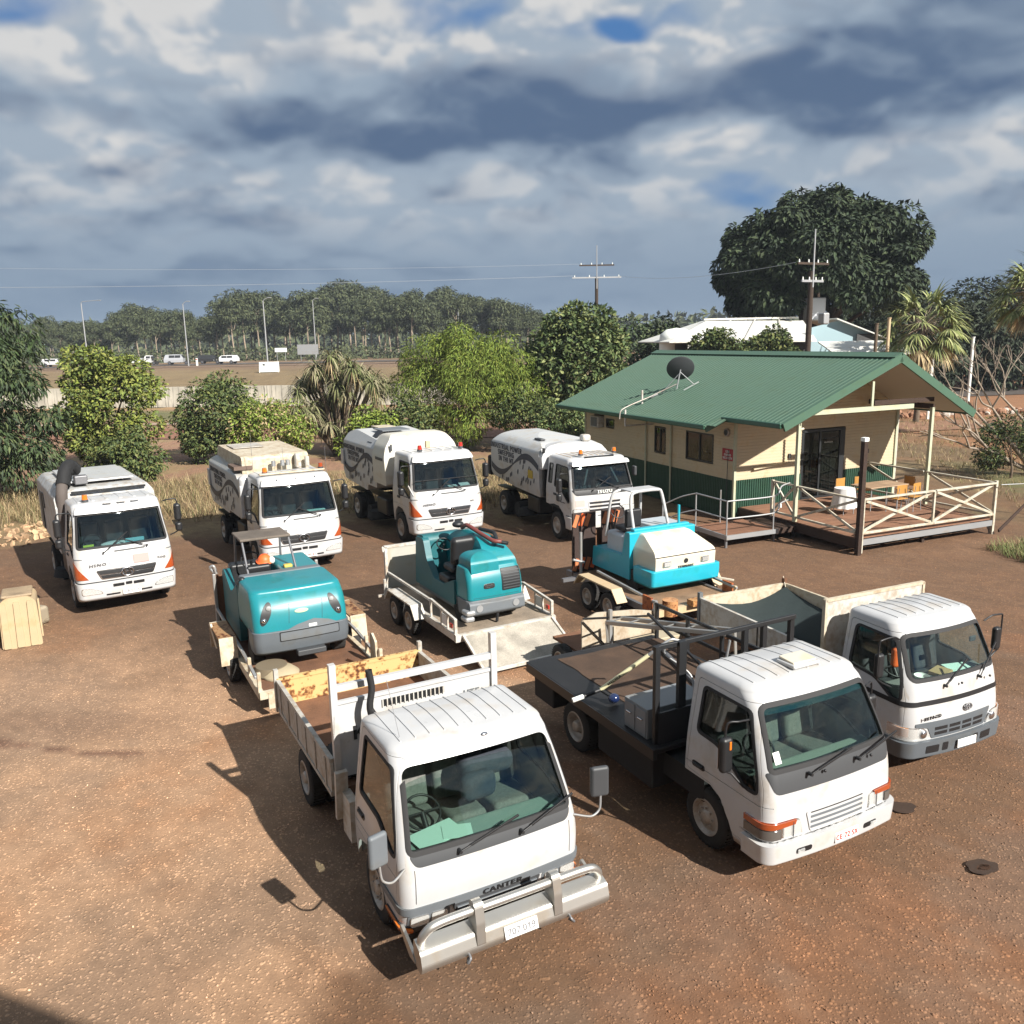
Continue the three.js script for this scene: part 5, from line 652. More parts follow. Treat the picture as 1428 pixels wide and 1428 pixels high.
{ // second sweeper
  const t = sweeper('street_sweeper', 'white sweeper truck with a cream box top and lettered flank behind the canopied sweeper machine', [-5.45, 0, -21.5], 30 * D2R, 1, cabH); runningGear(t, -1.15, -4.9);
  hopper(t, rpoly([[-2.0, 1.25], [-2.0, 2.3], [-2.3, 2.42], [-5.6, 2.62, .1], [-6.0, 2.5, .1], [-6.25, 1.4], [-5.9, 1.15], [-3.6, 1.15], [-3.5, 1.25]], .05), rpoly([[-1.12, 1.0], [-1.14, 2.4, .04], [-.98, 2.62, .05], [.98, 2.62, .05], [1.14, 2.4, .04], [1.12, 1.0]], .05), M.bodyGrey);
  new MB().prism(rpoly([[-2.4, 2.4], [-2.4, 2.84], [-2.5, 2.9], [-5.5, 2.94], [-5.7, 2.6]], .05), 'x', -.92, .95).build('box_top', M.cream, t); new MB().box(.9, .02, 1.0, -.3, 2.955, -4.6).build('rust_patch_plate', M.rustW, t); new MB().box(.5, .1, .8, -.9, 2.6, -2.75, .0).build('open_hatch', S(.12, .08, .06), t);
  new MB().rb(.3, 1.0, .3, -1.0, 1.95, -1.95, .12).build('air_duct', M.white, t); new MB().rb(.12, .9, .1, -1.1, 1.4 + .35, -1.85, .04).build('duct_strip', M.white, t); for (const x of [-.1, .15, .3]) new MB().cyl([x, 2.6, -2.2], [x, 2.75, -2.2], .06).build('valve', M.galv, t); new MB().rb(.16, .4, .2, .6, 2.7, -2.25, .04).rb(.12, .3, .12, .85, 2.66, -2.2, .04).build('pump_block', M.whiteOld, t);
  sidePrint(t, -1.142, -6.05, -2.1, 1.2, 2.42, 11); new MB().box(.04, .5, .3, -1.15, 1.9, -6.1).box(.04, .5, .05, -1.17, 1.9, -5.95).build('rear_lamp_frame', M.white, t);
  new MB().rb(1.75, .05, .12, 0, 2.62, -.72, .02).build('light_bar', M.cream, t); beacon(t, -.7, 2.62, -.8); beacon(t, .78, 2.64, -.74, M.amberDark); for (const [x, z, h] of [[-.72, -2.0, 1.1], [-.4, -.9, .5], [.2, -2.3, .6], [.95, -.8, .7]]) new MB().cyl([x, 2.5, z], [x, 2.5 + h, z], .006, .004, 5).build('aerial', M.steel, t);
  for (const x of [-.5, 0, .5]) new MB().ball(.02, x, 2.5, -.38).build('marker', M.steel, t); bigMirror(t, -1, 2.0, -.35); bigMirror(t, 1, 2.0, -.4); plate(t, 'CC 90 KT', .1, .5, .02, M.plateRed, .4); new MB().rb(.4, .04, .14, .42, 1.6, -.36, .02).rb(.2, .05, .1, .6, 1.6, -.33, .02).build('papers', M.paperMint, t);
}
{ // third sweeper with domed hood
  const t = sweeper('street_sweeper', 'white sweeper truck with a domed cream hood and lettered flank behind its cab', [-1.8, 0, -24.3], 28 * D2R, 1.06, cabH); runningGear(t, -1.15, -5.0);
  hopper(t, rpoly([[-2.9, 1.3], [-2.9, 2.7, .1], [-5.4, 2.86, .15], [-5.9, 2.7, .1], [-6.2, 1.5], [-6.0, 1.2], [-3.8, 1.1], [-3.7, 1.3]], .05), rpoly([[-1.1, 1.0], [-1.13, 2.46, .04], [-.86, 2.86, .06], [.86, 2.86, .06], [1.13, 2.46, .04], [1.1, 1.0]], .04), M.bodyGrey);
  hopper(t, rpoly([[-1.9, 1.5], [-1.95, 2.2], [-2.1, 2.9, .3], [-2.6, 2.98], [-3.0, 2.9], [-3.0, 1.5]], .08), rpoly([[-1.16, 1.3], [-1.18, 2.3], [-1.1, 2.6, .1], [-.84, 2.94, .1], [0, 2.98, .3], [.84, 2.94, .1], [1.1, 2.6, .1], [1.18, 2.3], [1.16, 1.3]], .1, 6), S(.54, .52, .45, { p: { map: T.dust, roughness: .45 } }), 'domed_hood');
  new MB().box(.9, .03, .9, -.1, 2.9, -4.2).build('dark_lid', M.greyPl, t); new MB().box(.5, .03, .4, -.85, 2.76, -3.6, 0, 0, .75).build('intake_grille', M.black, t); new MB().box(.6, .03, .7, .0, 2.89, -5.2).build('lid_plate', M.cream, t); new MB().box(.02, .08, .6, -1.18, 2.25, -2.4).box(.06, .2, .02, -.95, 2.6, -1.95).build('trim', M.plastic, t);
  sidePrint(t, -1.135, -6.0, -2.95, 1.25, 2.5, 23); new MB().box(.04, .5, .3, -1.15, 1.9, -6.1).box(.04, .5, .05, -1.17, 1.9, -5.95).build('rear_lamp_frame', M.white, t);
  beacon(t, -.55, 2.6, -.75, M.red); beacon(t, .7, 2.6, -.75, M.red); new MB().rb(.14, .2, .12, .0, 2.68, -1.5, .02).build('work_lamp', M.tan, t); bigMirror(t, -1, 1.95, -.35); bigMirror(t, 1, 1.95, -.4); lettering(t, 'HT', .05, .7, 1.18, -.07, M.steel, 1.4);
  new MB().bar([-.95, 1.85, -.2], [.95, 1.85, -.2], .02).build('windscreen_guard_bar', M.black, t); new MB().box(.3, .004, .2, .6, 1.62, -.36, .3).box(.26, .004, .16, .25, 1.6, -.38, .2).build('papers', M.paper, t); new MB().bar([-1.09, 1.72, -.35], [-1.09, 1.5, .0], .03, .05).build('flank_bar', M.white, t);
}
{ // sweeper by the cabin
  const t = sweeper('street_sweeper', 'white sweeper truck with rust-streaked cab roof and yellow flank plate beside the cabin', [2.75, 0, -24.2], 23 * D2R, 1, cabF); runningGear(t, -1.1, -5.18);
  hopper(t, rpoly([[-2.1, 1.1], [-2.12, 2.62, .08], [-2.6, 2.74], [-4.4, 2.92], [-5.7, 2.85, .15], [-6.0, 2.5], [-6.15, 1.5], [-5.9, 1.3], [-4.0, 1.15]], .05), rpoly([[-1.1, .9], [-1.16, 1.5], [-1.16, 2.5, .08], [-.9, 2.74, .3], [0, 2.95, .6], [.9, 2.74, .3], [1.16, 2.5, .08], [1.16, 1.5], [1.1, .9]], .05), M.bodyGrey);
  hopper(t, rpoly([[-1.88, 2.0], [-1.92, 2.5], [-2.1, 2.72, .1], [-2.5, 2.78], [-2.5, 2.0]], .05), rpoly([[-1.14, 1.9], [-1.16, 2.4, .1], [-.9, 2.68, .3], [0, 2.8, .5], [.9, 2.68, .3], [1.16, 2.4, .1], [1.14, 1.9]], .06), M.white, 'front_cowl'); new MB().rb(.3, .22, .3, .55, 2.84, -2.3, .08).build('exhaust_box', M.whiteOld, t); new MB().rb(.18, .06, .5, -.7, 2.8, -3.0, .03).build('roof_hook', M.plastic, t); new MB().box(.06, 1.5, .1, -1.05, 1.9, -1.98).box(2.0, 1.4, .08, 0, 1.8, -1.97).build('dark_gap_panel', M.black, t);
  sidePrint(t, -1.165, -6.0, -2.15, 1.15, 2.62, 31); new MB().box(.01, .26, .36, -1.168, 1.75, -2.75).build('yellow_plate', S(.42, .3, .03), t); new MB().rb(.2, .7, .3, -1.1, 1.6, -6.2, .08).build('rear_arm', M.blackMatt, t);
  beacon(t, -.5, 2.55, -.62); beacon(t, .62, 2.56, -.62); for (const x of [-.2, .28]) new MB().box(.5, .05, .02, x, 2.5, -.48).build('visor_slot', M.black, t); bigMirror(t, -1, 1.75, -.45); new MB().rb(.1, .3, .2, 1.2, 2.0, -.4, .05).build('mirror', M.plastic, t);
}
// ---------- trailers and ride-on sweeper machines ----------
function loftMachine(t, sp) { const c = new Cab(t, sp); return c; }
function trailerWheels(t, x, zs, r = .31) { for (const z of zs) for (const s of [-1, 1]) wheel(t, s * x, r, z, r, .19, M.rim); for (const z of zs) axle(t, z, r, x - .1); }
function fender(t, s, x, z0, z1, y, m) { const w = .26, p = rpoly([[z0, y - .28], [z0 + .02, y - .24], [z0 + .22, y], [z1 - .22, y], [z1, y - .26], [z1 - .03, y - .26], [z1 - .24, y - .03], [z0 + .24, y - .03], [z0 + .04, y - .26]], .01); return new MB().prism(p, 'x', Math.min(s * x, s * (x - w)), Math.max(s * x, s * (x - w))).build('fender', m, t); }
const T2 = [-.13, 0, -15.5], T2A = 28.5 * D2R;
{ // middle trailer, white
  const t = thing('plant_trailer', 'white tandem trailer with its tail ramp lowered', 'trailer', T2, T2A), W = M.whiteOld;
  new MB().box(2.1, .05, 3.6, 0, .5, -1.9).build('deck', S(.34, .29, .23, { p: { map: T.floorDirt, roughness: .85 } }), t); for (const s of [-1, 1]) new MB().box(.08, .14, 3.7, s * 1.06, .48, -1.88).build('side_beam', W, t); new MB().box(2.2, .14, .08, 0, .47, -.05).build('rear_beam', W, t);
  const hb = new MB().box(2.16, .95, .04, 0, .98, -3.72).build('front_wall', S(.42, .41, .36, { p: { map: T.dust } }), t); new MB().box(2.2, .06, .07, 0, 1.47, -3.72).box(.07, 1.0, .07, -1.07, .98, -3.72).box(.07, 1.0, .07, 1.07, .98, -3.72).build('wall_frame', W, hb);
  const f1 = (s) => { new MB().bar([s * 1.06, .9, -3.7], [s * 1.06, .9, -1.2], .05).build('side_rail', W, t); fender(t, s, 1.34, -3.2, -1.45, .72, W); const g = new MB().bar([s * 1.06, .92, -1.25], [s * 1.06, .82, -.1], .05).bar([s * 1.06, .52, -1.25], [s * 1.06, .52, -.1], .05).bar([s * 1.06, .52, -.1], [s * 1.06, .84, -.1], .06).bar([s * 1.06, .55, -1.25], [s * 1.06, .9, -1.25], .04).bar([s * 1.06, .55, -.75], [s * 1.06, .86, -.75], .035).bar([s * 1.06, .55, -.45], [s * 1.06, .84, -.45], .035).build('end_rail', W, t); new MB().box(.02, .2, .22, s * 1.06, .69, -.6).build('tail_lamp', M.plate, g); new MB().box(.03, .08, .1, s * 1.07, .66, -.28).build('tail_lens', M.red, g); new MB().bar([s * 1.09, .55, -3.66], [s * 1.09, 1.42, -3.66], .06).tube([[s * 1.12, 1.44, -3.66], [s * 1.16, 1.5, -3.66], [s * 1.15, 1.38, -3.66], [s * 1.12, 1.44, -3.66]], .016).build('front_post', W, t); }; f1(-1); f1(1);
  const rp = new MB(), g = new THREE.BoxGeometry(1.98, .035, .92); rp.add(g, M4(.03, .3, .41, .42)).build('ramp', S(.42, .41, .37, { p: { map: T.floorDirt, roughness: .8 } }), t); const rr = t.children[t.children.length - 1]; new MB().bar([-.98, .1, .86], [1.04, .1, .86], .07).bar([-.95, .52, 0], [-.95, .12, .84], .05).bar([1.01, .52, 0], [1.01, .12, .84], .05).build('ramp_frame', W, rr); new MB().cyl([.1, .08, .8], [.14, .0, .88], .03).build('ramp_foot', M.steel, rr);
  trailerWheels(t, 1.2, [-1.94, -2.75]); new MB().bar([-.5, .45, -3.7], [0, .42, -4.9], .08).bar([.5, .45, -3.7], [0, .42, -4.9], .08).build('drawbar', W, t); new MB().cyl([-1.2, .35, -3.5], [-1.2, .8, -3.5], .03).box(.3, .05, .05, -1.2, .42, -3.55).build('stay', W, t); new MB().cyl([0, .0, -4.8], [0, .45, -4.8], .03).build('jockey_stand', M.steel, t);
}
{ // teal scrubber with tank
  const t = thing('floor_scrubber', 'teal ride-on scrubber with a black seat and rear grille on the white trailer', 'sweeper machine', inFrame(T2, T2A, -.06, .527, -.3), T2A);
  const cx = 0; // local: rear (towards the ramp) at z = 0
  new MB().prism(rpoly([[0, .22], [.03, .26], [.03, .46], [-.05, .5], [-2.5, .5], [-2.5, .2]], .04), 'x', -.6, .6).build('lower_frame', M.greyPl, t);
  { const b = new Cab(t, { k: [[.2, .0, .62, .12], [.36, .03, .63, .12], [.5, .02, .62, .12]], zb: -.5, bow: .03, rise: .02, edge: .03, nl: 6 }); mesh('rear_bumper', boxUV(clean(loftSolid(b.sp, 0))), M.greyPl, t); for (const s of [-1, 1]) mesh('bumper_lamp', boxUV(clean(new THREE.CylinderGeometry(.07, .07, .02, 20).rotateX(Math.PI / 2).translate(s * .4, .36, .035))), M.galv, t); }
  { const side = rpoly([[-.3, .48], [-.28, 1.0, .1], [-.3, 1.18, .15], [-.55, 1.42, .2], [-1.2, 1.62, .3], [-1.9, 1.5, .2], [-2.3, 1.1, .2], [-2.35, .48]], .06, 6), sec = rpoly([[-.08, .4], [-.1, 1.3, .15], [.1, 1.66, .25], [.45, 1.5, .3], [.62, 1.1, .15], [.62, .4]], .1, 6); hopper(t, side, sec, M.teal, 'tank'); }
  { const b = new Cab(t, { k: [[.48, .0, .6, .1], [.8, -.01, .6, .1], [1.0, -.06, .59, .12], [1.1, -.13, .57, .12]], zb: -.62, bow: .02, rise: .05, edge: .08, nl: 10 }); mesh('rear_body', boxUV(clean(loftSolid(b.sp, 0))), M.teal, t); const q = b.part('rear_grille', M.black, rpoly(rect(.12, .54, .64, 1.06), .03), 'z', .012, -.02); for (let i = 0; i < 7; i++) mesh('louvre', b.skin(rect(.14, .52, .67 + i * .055, .69 + i * .055), 'z', .022, .0), M.plastic, q); const e = b.part('emblem', M.chrome, rpoly(rect(-.28, -.04, .72, .82), .05), 'z', .008, -.01); new MB().add(textGeo('Tennant', .04, .004, fontR), M4(-.16, .77, .006)).build('lettering', M.plastic, e); b.part('crease', M.tealDark, rect(-.5, .5, .555, .565), 'z', .004, -.01); }
  hopper(t, rpoly([[-.08, 1.0], [-.1, 1.24], [-.3, 1.4, .1], [-.62, 1.38, .1], [-.66, 1.0]], .05), rpoly([[-.5, .9], [-.5, 1.28, .1], [-.35, 1.38, .1], [-.05, 1.4, .1], [.1, 1.3], [.1, .9]], .08), M.teal, 'engine_hump');
  new MB().prism(rpoly([[-.6, .3], [-.6, .82], [-1.1, .62], [-1.6, .62], [-1.95, .95], [-2.1, 1.36, .1], [-2.5, 1.34, .08], [-2.6, .3]], .06), 'x', -.64, -.5).build('side_panel', M.tealDark, t); new MB().prism(rpoly([[-2.1, .4], [-2.12, 1.3], [-2.2, 1.4, .06], [-2.55, 1.36, .1], [-2.65, .4]], .05), 'x', -.6, .3).build('front_console', M.tealDark, t); new MB().rb(.7, .3, .5, -.25, .62, -1.2, .05).build('seat_base', M.black, t);
  const st = new MB().rb(.5, .16, .5, -.25, .9, -1.2, .07).build('seat', M.black, t); new MB().rb(.52, .6, .2, -.25, 1.28, -.98, .1, .12).build('backrest', M.black, st); new MB().cyl([-.25, 1.1, -1.98], [-.25, 1.22, -1.9], .02).add(new THREE.TorusGeometry(.16, .014, 8, 24), M4(-.25, 1.23, -1.88, -.9)).build('steering_wheel', M.black, t);
  new MB().tube([[.05, 1.6, -1.6], [.0, 1.72, -1.25], [.12, 1.6, -.85], [.2, 1.52, -.5], [.35, 1.5, -.42]], .045, 10, 40).build('red_hose', S(.15, .04, .032, { p: { roughness: .4 } }), t); new MB().tube([[.3, 1.6, -1.3], [.42, 1.58, -.9], [.3, 1.5, -.5], [.46, 1.46, -.36]], .04, 10, 30).build('black_hose', M.black, t); new MB().ball(.1, .0, 1.66, -1.7, 1.3, .7, 1).build('tank_cap', M.black, t);
  new MB().rb(.2, .1, .26, -.6, .3, -.05, .04).rb(.2, .1, .26, -.62, .18, -.05, .04).build('side_bumper', M.galv, t); for (const x of [-.5, .5]) new MB().cyl([x - .1, .22, -.5], [x + .1, .22, -.5], .22, .22, 20).build('wheel', M.tyre, t); new MB().cyl([-.1, .22, -2.3], [.1, .22, -2.3], .22, .22, 20).build('wheel', M.tyre, t); new MB().cyl([0, .02, -.03], [.02, .2, -.03], .03, .03).build('drain_hose', M.black, t);
}
const T1 = [-3.3, 0, -13.6], T1A = 28 * D2R;
{ // left trailer, tan and rusty
  const t = thing('plant_trailer', 'rust-stained cream trailer with high wheel guards carrying the canopied sweeper', 'trailer', inFrame(T1, T1A, -.1, 0, 0), T1A), W = M.cream;
  new MB().box(2.0, .05, 4.0, 0, .45, -1.65).build('deck', M.rusty, t); for (const s of [-1, 1]) { new MB().box(.08, .14, 4.1, s * 1.02, .42, -1.65).build('side_beam', W, t); new MB().bar([s * 1.03, .78, -3.6], [s * 1.03, .72, -1.0], .05).bar([s * 1.03, .72, -1.0], [s * 1.03, .62, .1], .05).build('side_rail', M.galv, t); for (const z of [-3.55, -.4, .35]) new MB().bar([s * 1.03, .42, z], [s * 1.03, z < -3 ? 1.5 : .8, z], .06).build('post', z < -3 ? M.galv : W, t); const fe = new MB().box(.3, .03, 1.0, s * 1.2, .86, -1.9).build('fender', S(.3, .2, .13, { p: { map: T.rust } }), t); new MB().box(.3, .5, .03, s * 1.2, .63, -1.36, -.15).box(.3, .5, .03, s * 1.2, .63, -2.44, .15).build('fender_drop', W, fe); }
  new MB().box(2.1, .12, .08, 0, .42, .4).build('rear_beam', W, t); const fw = new MB().box(2.0, 1.0, .03, 0, .95, -3.62).build('front_wall', M.rusty, t); new MB().tube([[-1.0, 1.5, -3.6], [-1.08, 1.62, -3.6], [-1.02, 1.66, -3.55], [-.98, 1.5, -3.55]], .03).build('rope_hook', M.galv, fw);
  new MB().prism(rpoly([[.0, .45], [.32, .45], [.28, .92], [.1, 1.02], [.02, .98]], .03), 'x', .96, 1.0).build('ramp_gate', M.cream, t); new MB().bar([.62, .5, -.2], [.92, .5, .7], .07).build('ramp_arm', M.rusty, t);
  new MB().bar([-1.3, .5, -2.0], [-1.36, .92, -2.2], .04, .06).build('latch', W, t); trailerWheels(t, 1.12, [-1.55, -2.25], .3); new MB().bar([-.5, .42, -3.6], [0, .4, -4.8], .08).bar([.5, .42, -3.6], [0, .4, -4.8], .08).build('drawbar', W, t); new MB().box(.12, .28, .06, -.86, .32, .42).box(.3, .1, .06, -.5, .34, .42).build('lamp_board', W, t);
}
{
  const t = thing('sweeper_machine', 'teal ride-on sweeper with a small canopy on the rust-stained trailer', 'sweeper machine', inFrame(T1, T1A, -.17, .477, -.42), T1A);
  const b = new Cab(t, { k: [[.28, -.03, .82, .16], [.45, .0, .84, .16], [.66, .0, .84, .16]], zb: -.55, bow: .06, rise: .02, edge: .03, nl: 10 }); mesh('rear_bumper', boxUV(clean(loftSolid(b.sp, 0))), M.greyBumper, t);
  const h = new Cab(t, { k: [[.6, -.02, .82, .14], [.85, -.05, .825, .15], [1.05, -.1, .82, .16], [1.2, -.2, .81, .17], [1.28, -.29, .8, .17]], zb: -1.45, bow: .06, rise: .08, edge: .11, nl: 14 }); mesh('rear_hood', boxUV(clean(loftSolid(h.sp, 0))), M.teal, t);
  h.part('hatch_panel', M.greyPl, rpoly([[-.4, .42], [.62, .42], [.62, .66], [.46, .74], [.2, .8], [-.1, .74], [-.4, .62]], .02), 'z', .014, -.05); h.part('hatch_label', M.paper, rect(.1, .24, .66, .72), 'z', .018, .0); b.part('hatch_lower', M.greyPl, rpoly(rect(-.4, .62, .5, .64), .02), 'z', .012, -.02); b.part('hatch_outline', M.black, rpoly(rect(-.415, .635, .485, .655), .02), 'z', .006, -.02);
  for (const s of [-1, 1]) { const P = []; for (let k = 0; k < 20; k++) { const a = k / 20 * 6.283, u = .085 * Math.cos(a), v = .22 * Math.sin(a); P.push([s * (.6 + (u * .9 + v * -.35)) , .98 + v * .85 + u * .2]); } const p = h.part('lamp_recess', M.black, P, 'z', .006, -.03); for (const [x, y, m] of [[.545, 1.08, M.lamp], [.645, .88, M.reflector]]) new MB().ball(.045, s * x, y, -.08 - (y - .8) * .18 + .02, 1, 1, .7).build('lamp', m, p); }
  h.part('emblem', S(.4, .5, .3, { p: { roughness: .4 } }), (() => { const P = []; for (let k = 0; k < 20; k++) { const a = k / 20 * 6.283; P.push([.12 * Math.cos(a), .97 + .035 * Math.sin(a)]); } return P; })(), 'z', .01, -.01); for (const x of [-.24, .34]) h.part('hood_crease', M.tealDark, rpoly([[x, .78], [x + .012, .78], [x + .05, 1.1], [x + .035, 1.1]], .002), 'z', .003, -.01);
  new MB().rb(1.5, .1, .2, 0, 1.3, -1.5, .04).build('deck_strip', M.greyPl, t); new MB().rb(.75, .55, 1.3, .42, 1.05, -2.2, .1).build('hopper_cover', M.teal, t); new MB().prism(rpoly([[-1.45, .1], [-1.45, 1.22], [-2.1, .9], [-2.8, 1.2], [-3.0, 1.1], [-3.0, .1]], .08), 'x', -.82, -.7).build('side_panel', M.tealDark, t); new MB().box(1.4, .5, 1.6, -.0, .45, -2.2).build('lower_body', M.plastic, t); new MB().rb(.16, .06, .12, .2, 1.35, -1.75, .02).build('yellow_pad', S(.5, .38, .08), t);
  const st = new MB().rb(.46, .12, .46, -.35, .92, -2.0, .05).build('seat', M.black, t); new MB().rb(.46, .5, .12, -.35, 1.2, -1.76, .05, .1).build('backrest', M.black, st); new MB().add(new THREE.TorusGeometry(.19, .015, 8, 24), M4(-.32, 1.35, -2.55, -.8)).cyl([-.32, 1.34, -2.55], [-.32, .8, -2.75], .025).build('steering_wheel', M.black, t); new MB().rb(.9, .5, .3, -.25, 1.0, -2.9, .06).build('console', M.black, t);
  const rf = new MB().rb(.95, .05, .85, -.12, 1.86, -2.45, .02, -.02).build('canopy_roof', S(.16, .14, .12, { p: { roughness: .8, map: T.floorDirt } }), t); for (const [x, z, zb] of [[-.55, -2.08, -1.55], [.32, -2.08, -1.55], [-.55, -2.82, -2.9], [.32, -2.82, -2.9]]) new MB().cyl([x, 1.84, z], [x * 1.02, 1.2, zb], .022).build('canopy_post', M.steel, t);
  for (const s of [-1, 1]) { new MB().cyl([s * .72 - .1, .2, -.55], [s * .72 + .1, .2, -.55], .23, .23, 20).build('wheel', M.tyre, t); } new MB().cyl([-.1, .2, -2.9], [.1, .2, -2.9], .22, .22, 20).build('wheel', M.tyre, t); new MB().cyl([-.62, .03, .1], [-.62, .16, .1], .3, .26, 26).build('side_broom', S(.14, .11, .07, { p: { roughness: .9 } }), t); new MB().lathe([[.3, .0], [.31, .05], [.2, .14], [0, .15]], -.5, .0, .25, 24).build('broom_skirt', S(.34, .28, .18, { p: { roughness: .8 } }), t); new MB().rb(.5, .1, .2, .1, .25, .0, .02).build('step_plate', M.plastic, t); new MB().cyl([-.78, .55, -1.3], [-.78, 1.3, -1.32], .04).ball(.06, -.74, 1.32, -1.3).build('lift_arm', M.black, t);
  const hel = thing('hard_hat', 'orange and white helmet lying by the steering wheel of the canopied sweeper', 'helmet', inFrame(T1, T1A, -.17 - .12, 1.83, -.42 - 2.3), T1A); new MB().lathe([[.0, .13], [.08, .11], [.12, .05], [.13, 0], [.16, -.01], [.155, -.02], [0, -.02]], 0, .02, 0, 20, .3).build('hat_shell', M.orange, hel); new MB().ball(.06, .13, .02, .06, 1, 1.2, 1).build('ear_muff', M.paper, hel); new MB().bar([-.16, -.03, -.1], [.16, -.03, -.1], .05).build('ledge', M.plastic, hel);
}
const T3 = [3.2, 0, -17.2], T3A = 26 * D2R;
{ // right trailer
  const t = thing('plant_trailer', 'tan tandem trailer with orange striped ramps stood upright at its front', 'trailer', inFrame(T3, T3A, .3, 0, 0), T3A), W = M.tan;
  new MB().box(2.0, .05, 3.5, 0, .5, -1.05).build('deck', S(.3, .2, .13, { p: { map: T.floorDirt } }), t); for (const s of [-1, 1]) { new MB().box(.08, .14, 3.6, s * 1.02, .46, -1.05).build('side_beam', M.steel, t); new MB().bar([s * 1.03, .82, -1.5], [s * 1.03, .7, .75], .05).build('side_rail', M.galv, t); new MB().bar([s * 1.03, .46, .7], [s * 1.03, .74, .7], .06).build('post', W, t); fender(t, s, 1.42, -1.9, -.1, .76, W); new MB().box(.05, .3, .3, s * 1.04, .62, .45).build('tail_lamp', S(.35, .12, .05, { p: { map: T.rust } }), t); }
  new MB().box(2.1, .14, .1, 0, .46, .72).build('rear_beam', W, t); new MB().cyl([-.7, .4, .75], [-.7, .72, .75], .16, .16, 18).build('rolled_drum', S(.42, .24, .14, { p: { map: T.rust } }), t); new MB().box(.9, .12, .2, .2, .6, .82).build('light_box', S(.4, .24, .12, { p: { map: T.rust } }), t);
  for (const x of [-.75, .05]) { const rp = new MB().box(.62, 1.5, .06, x, 1.2, -2.55).build('loading_ramp', S(.035, .02, .016, { p: { roughness: .8 } }), t); for (let i = 0; i < 7; i++) new MB().box(.1, .3, .02, x - .24 + (i % 4) * .16, .72 + Math.floor(i / 4) * 1.05 + (i % 2) * .02, -2.51, 0, 0, -.35).build('stripe', i % 2 ? M.orange : S(.5, .16, .06), rp); }
  new MB().box(1.9, 1.0, .04, 0, 1.0, -2.7).build('front_wall', M.rusty, t); new MB().cyl([-.98, .4, -2.3], [-.98, 1.55, -2.3], .035).cyl([-1.25, .95, -2.2], [-.95, .85, -2.2], .03).build('ramp_stay', M.galv, t); new MB().box(.5, .08, .1, -1.2, .45, -2.35).build('step', M.steel, t); trailerWheels(t, 1.28, [-.55, -1.4], .31); new MB().bar([-.5, .46, -2.8], [0, .42, -4.0], .08).bar([.5, .46, -2.8], [0, .42, -4.0], .08).build('drawbar', M.steel, t);
}
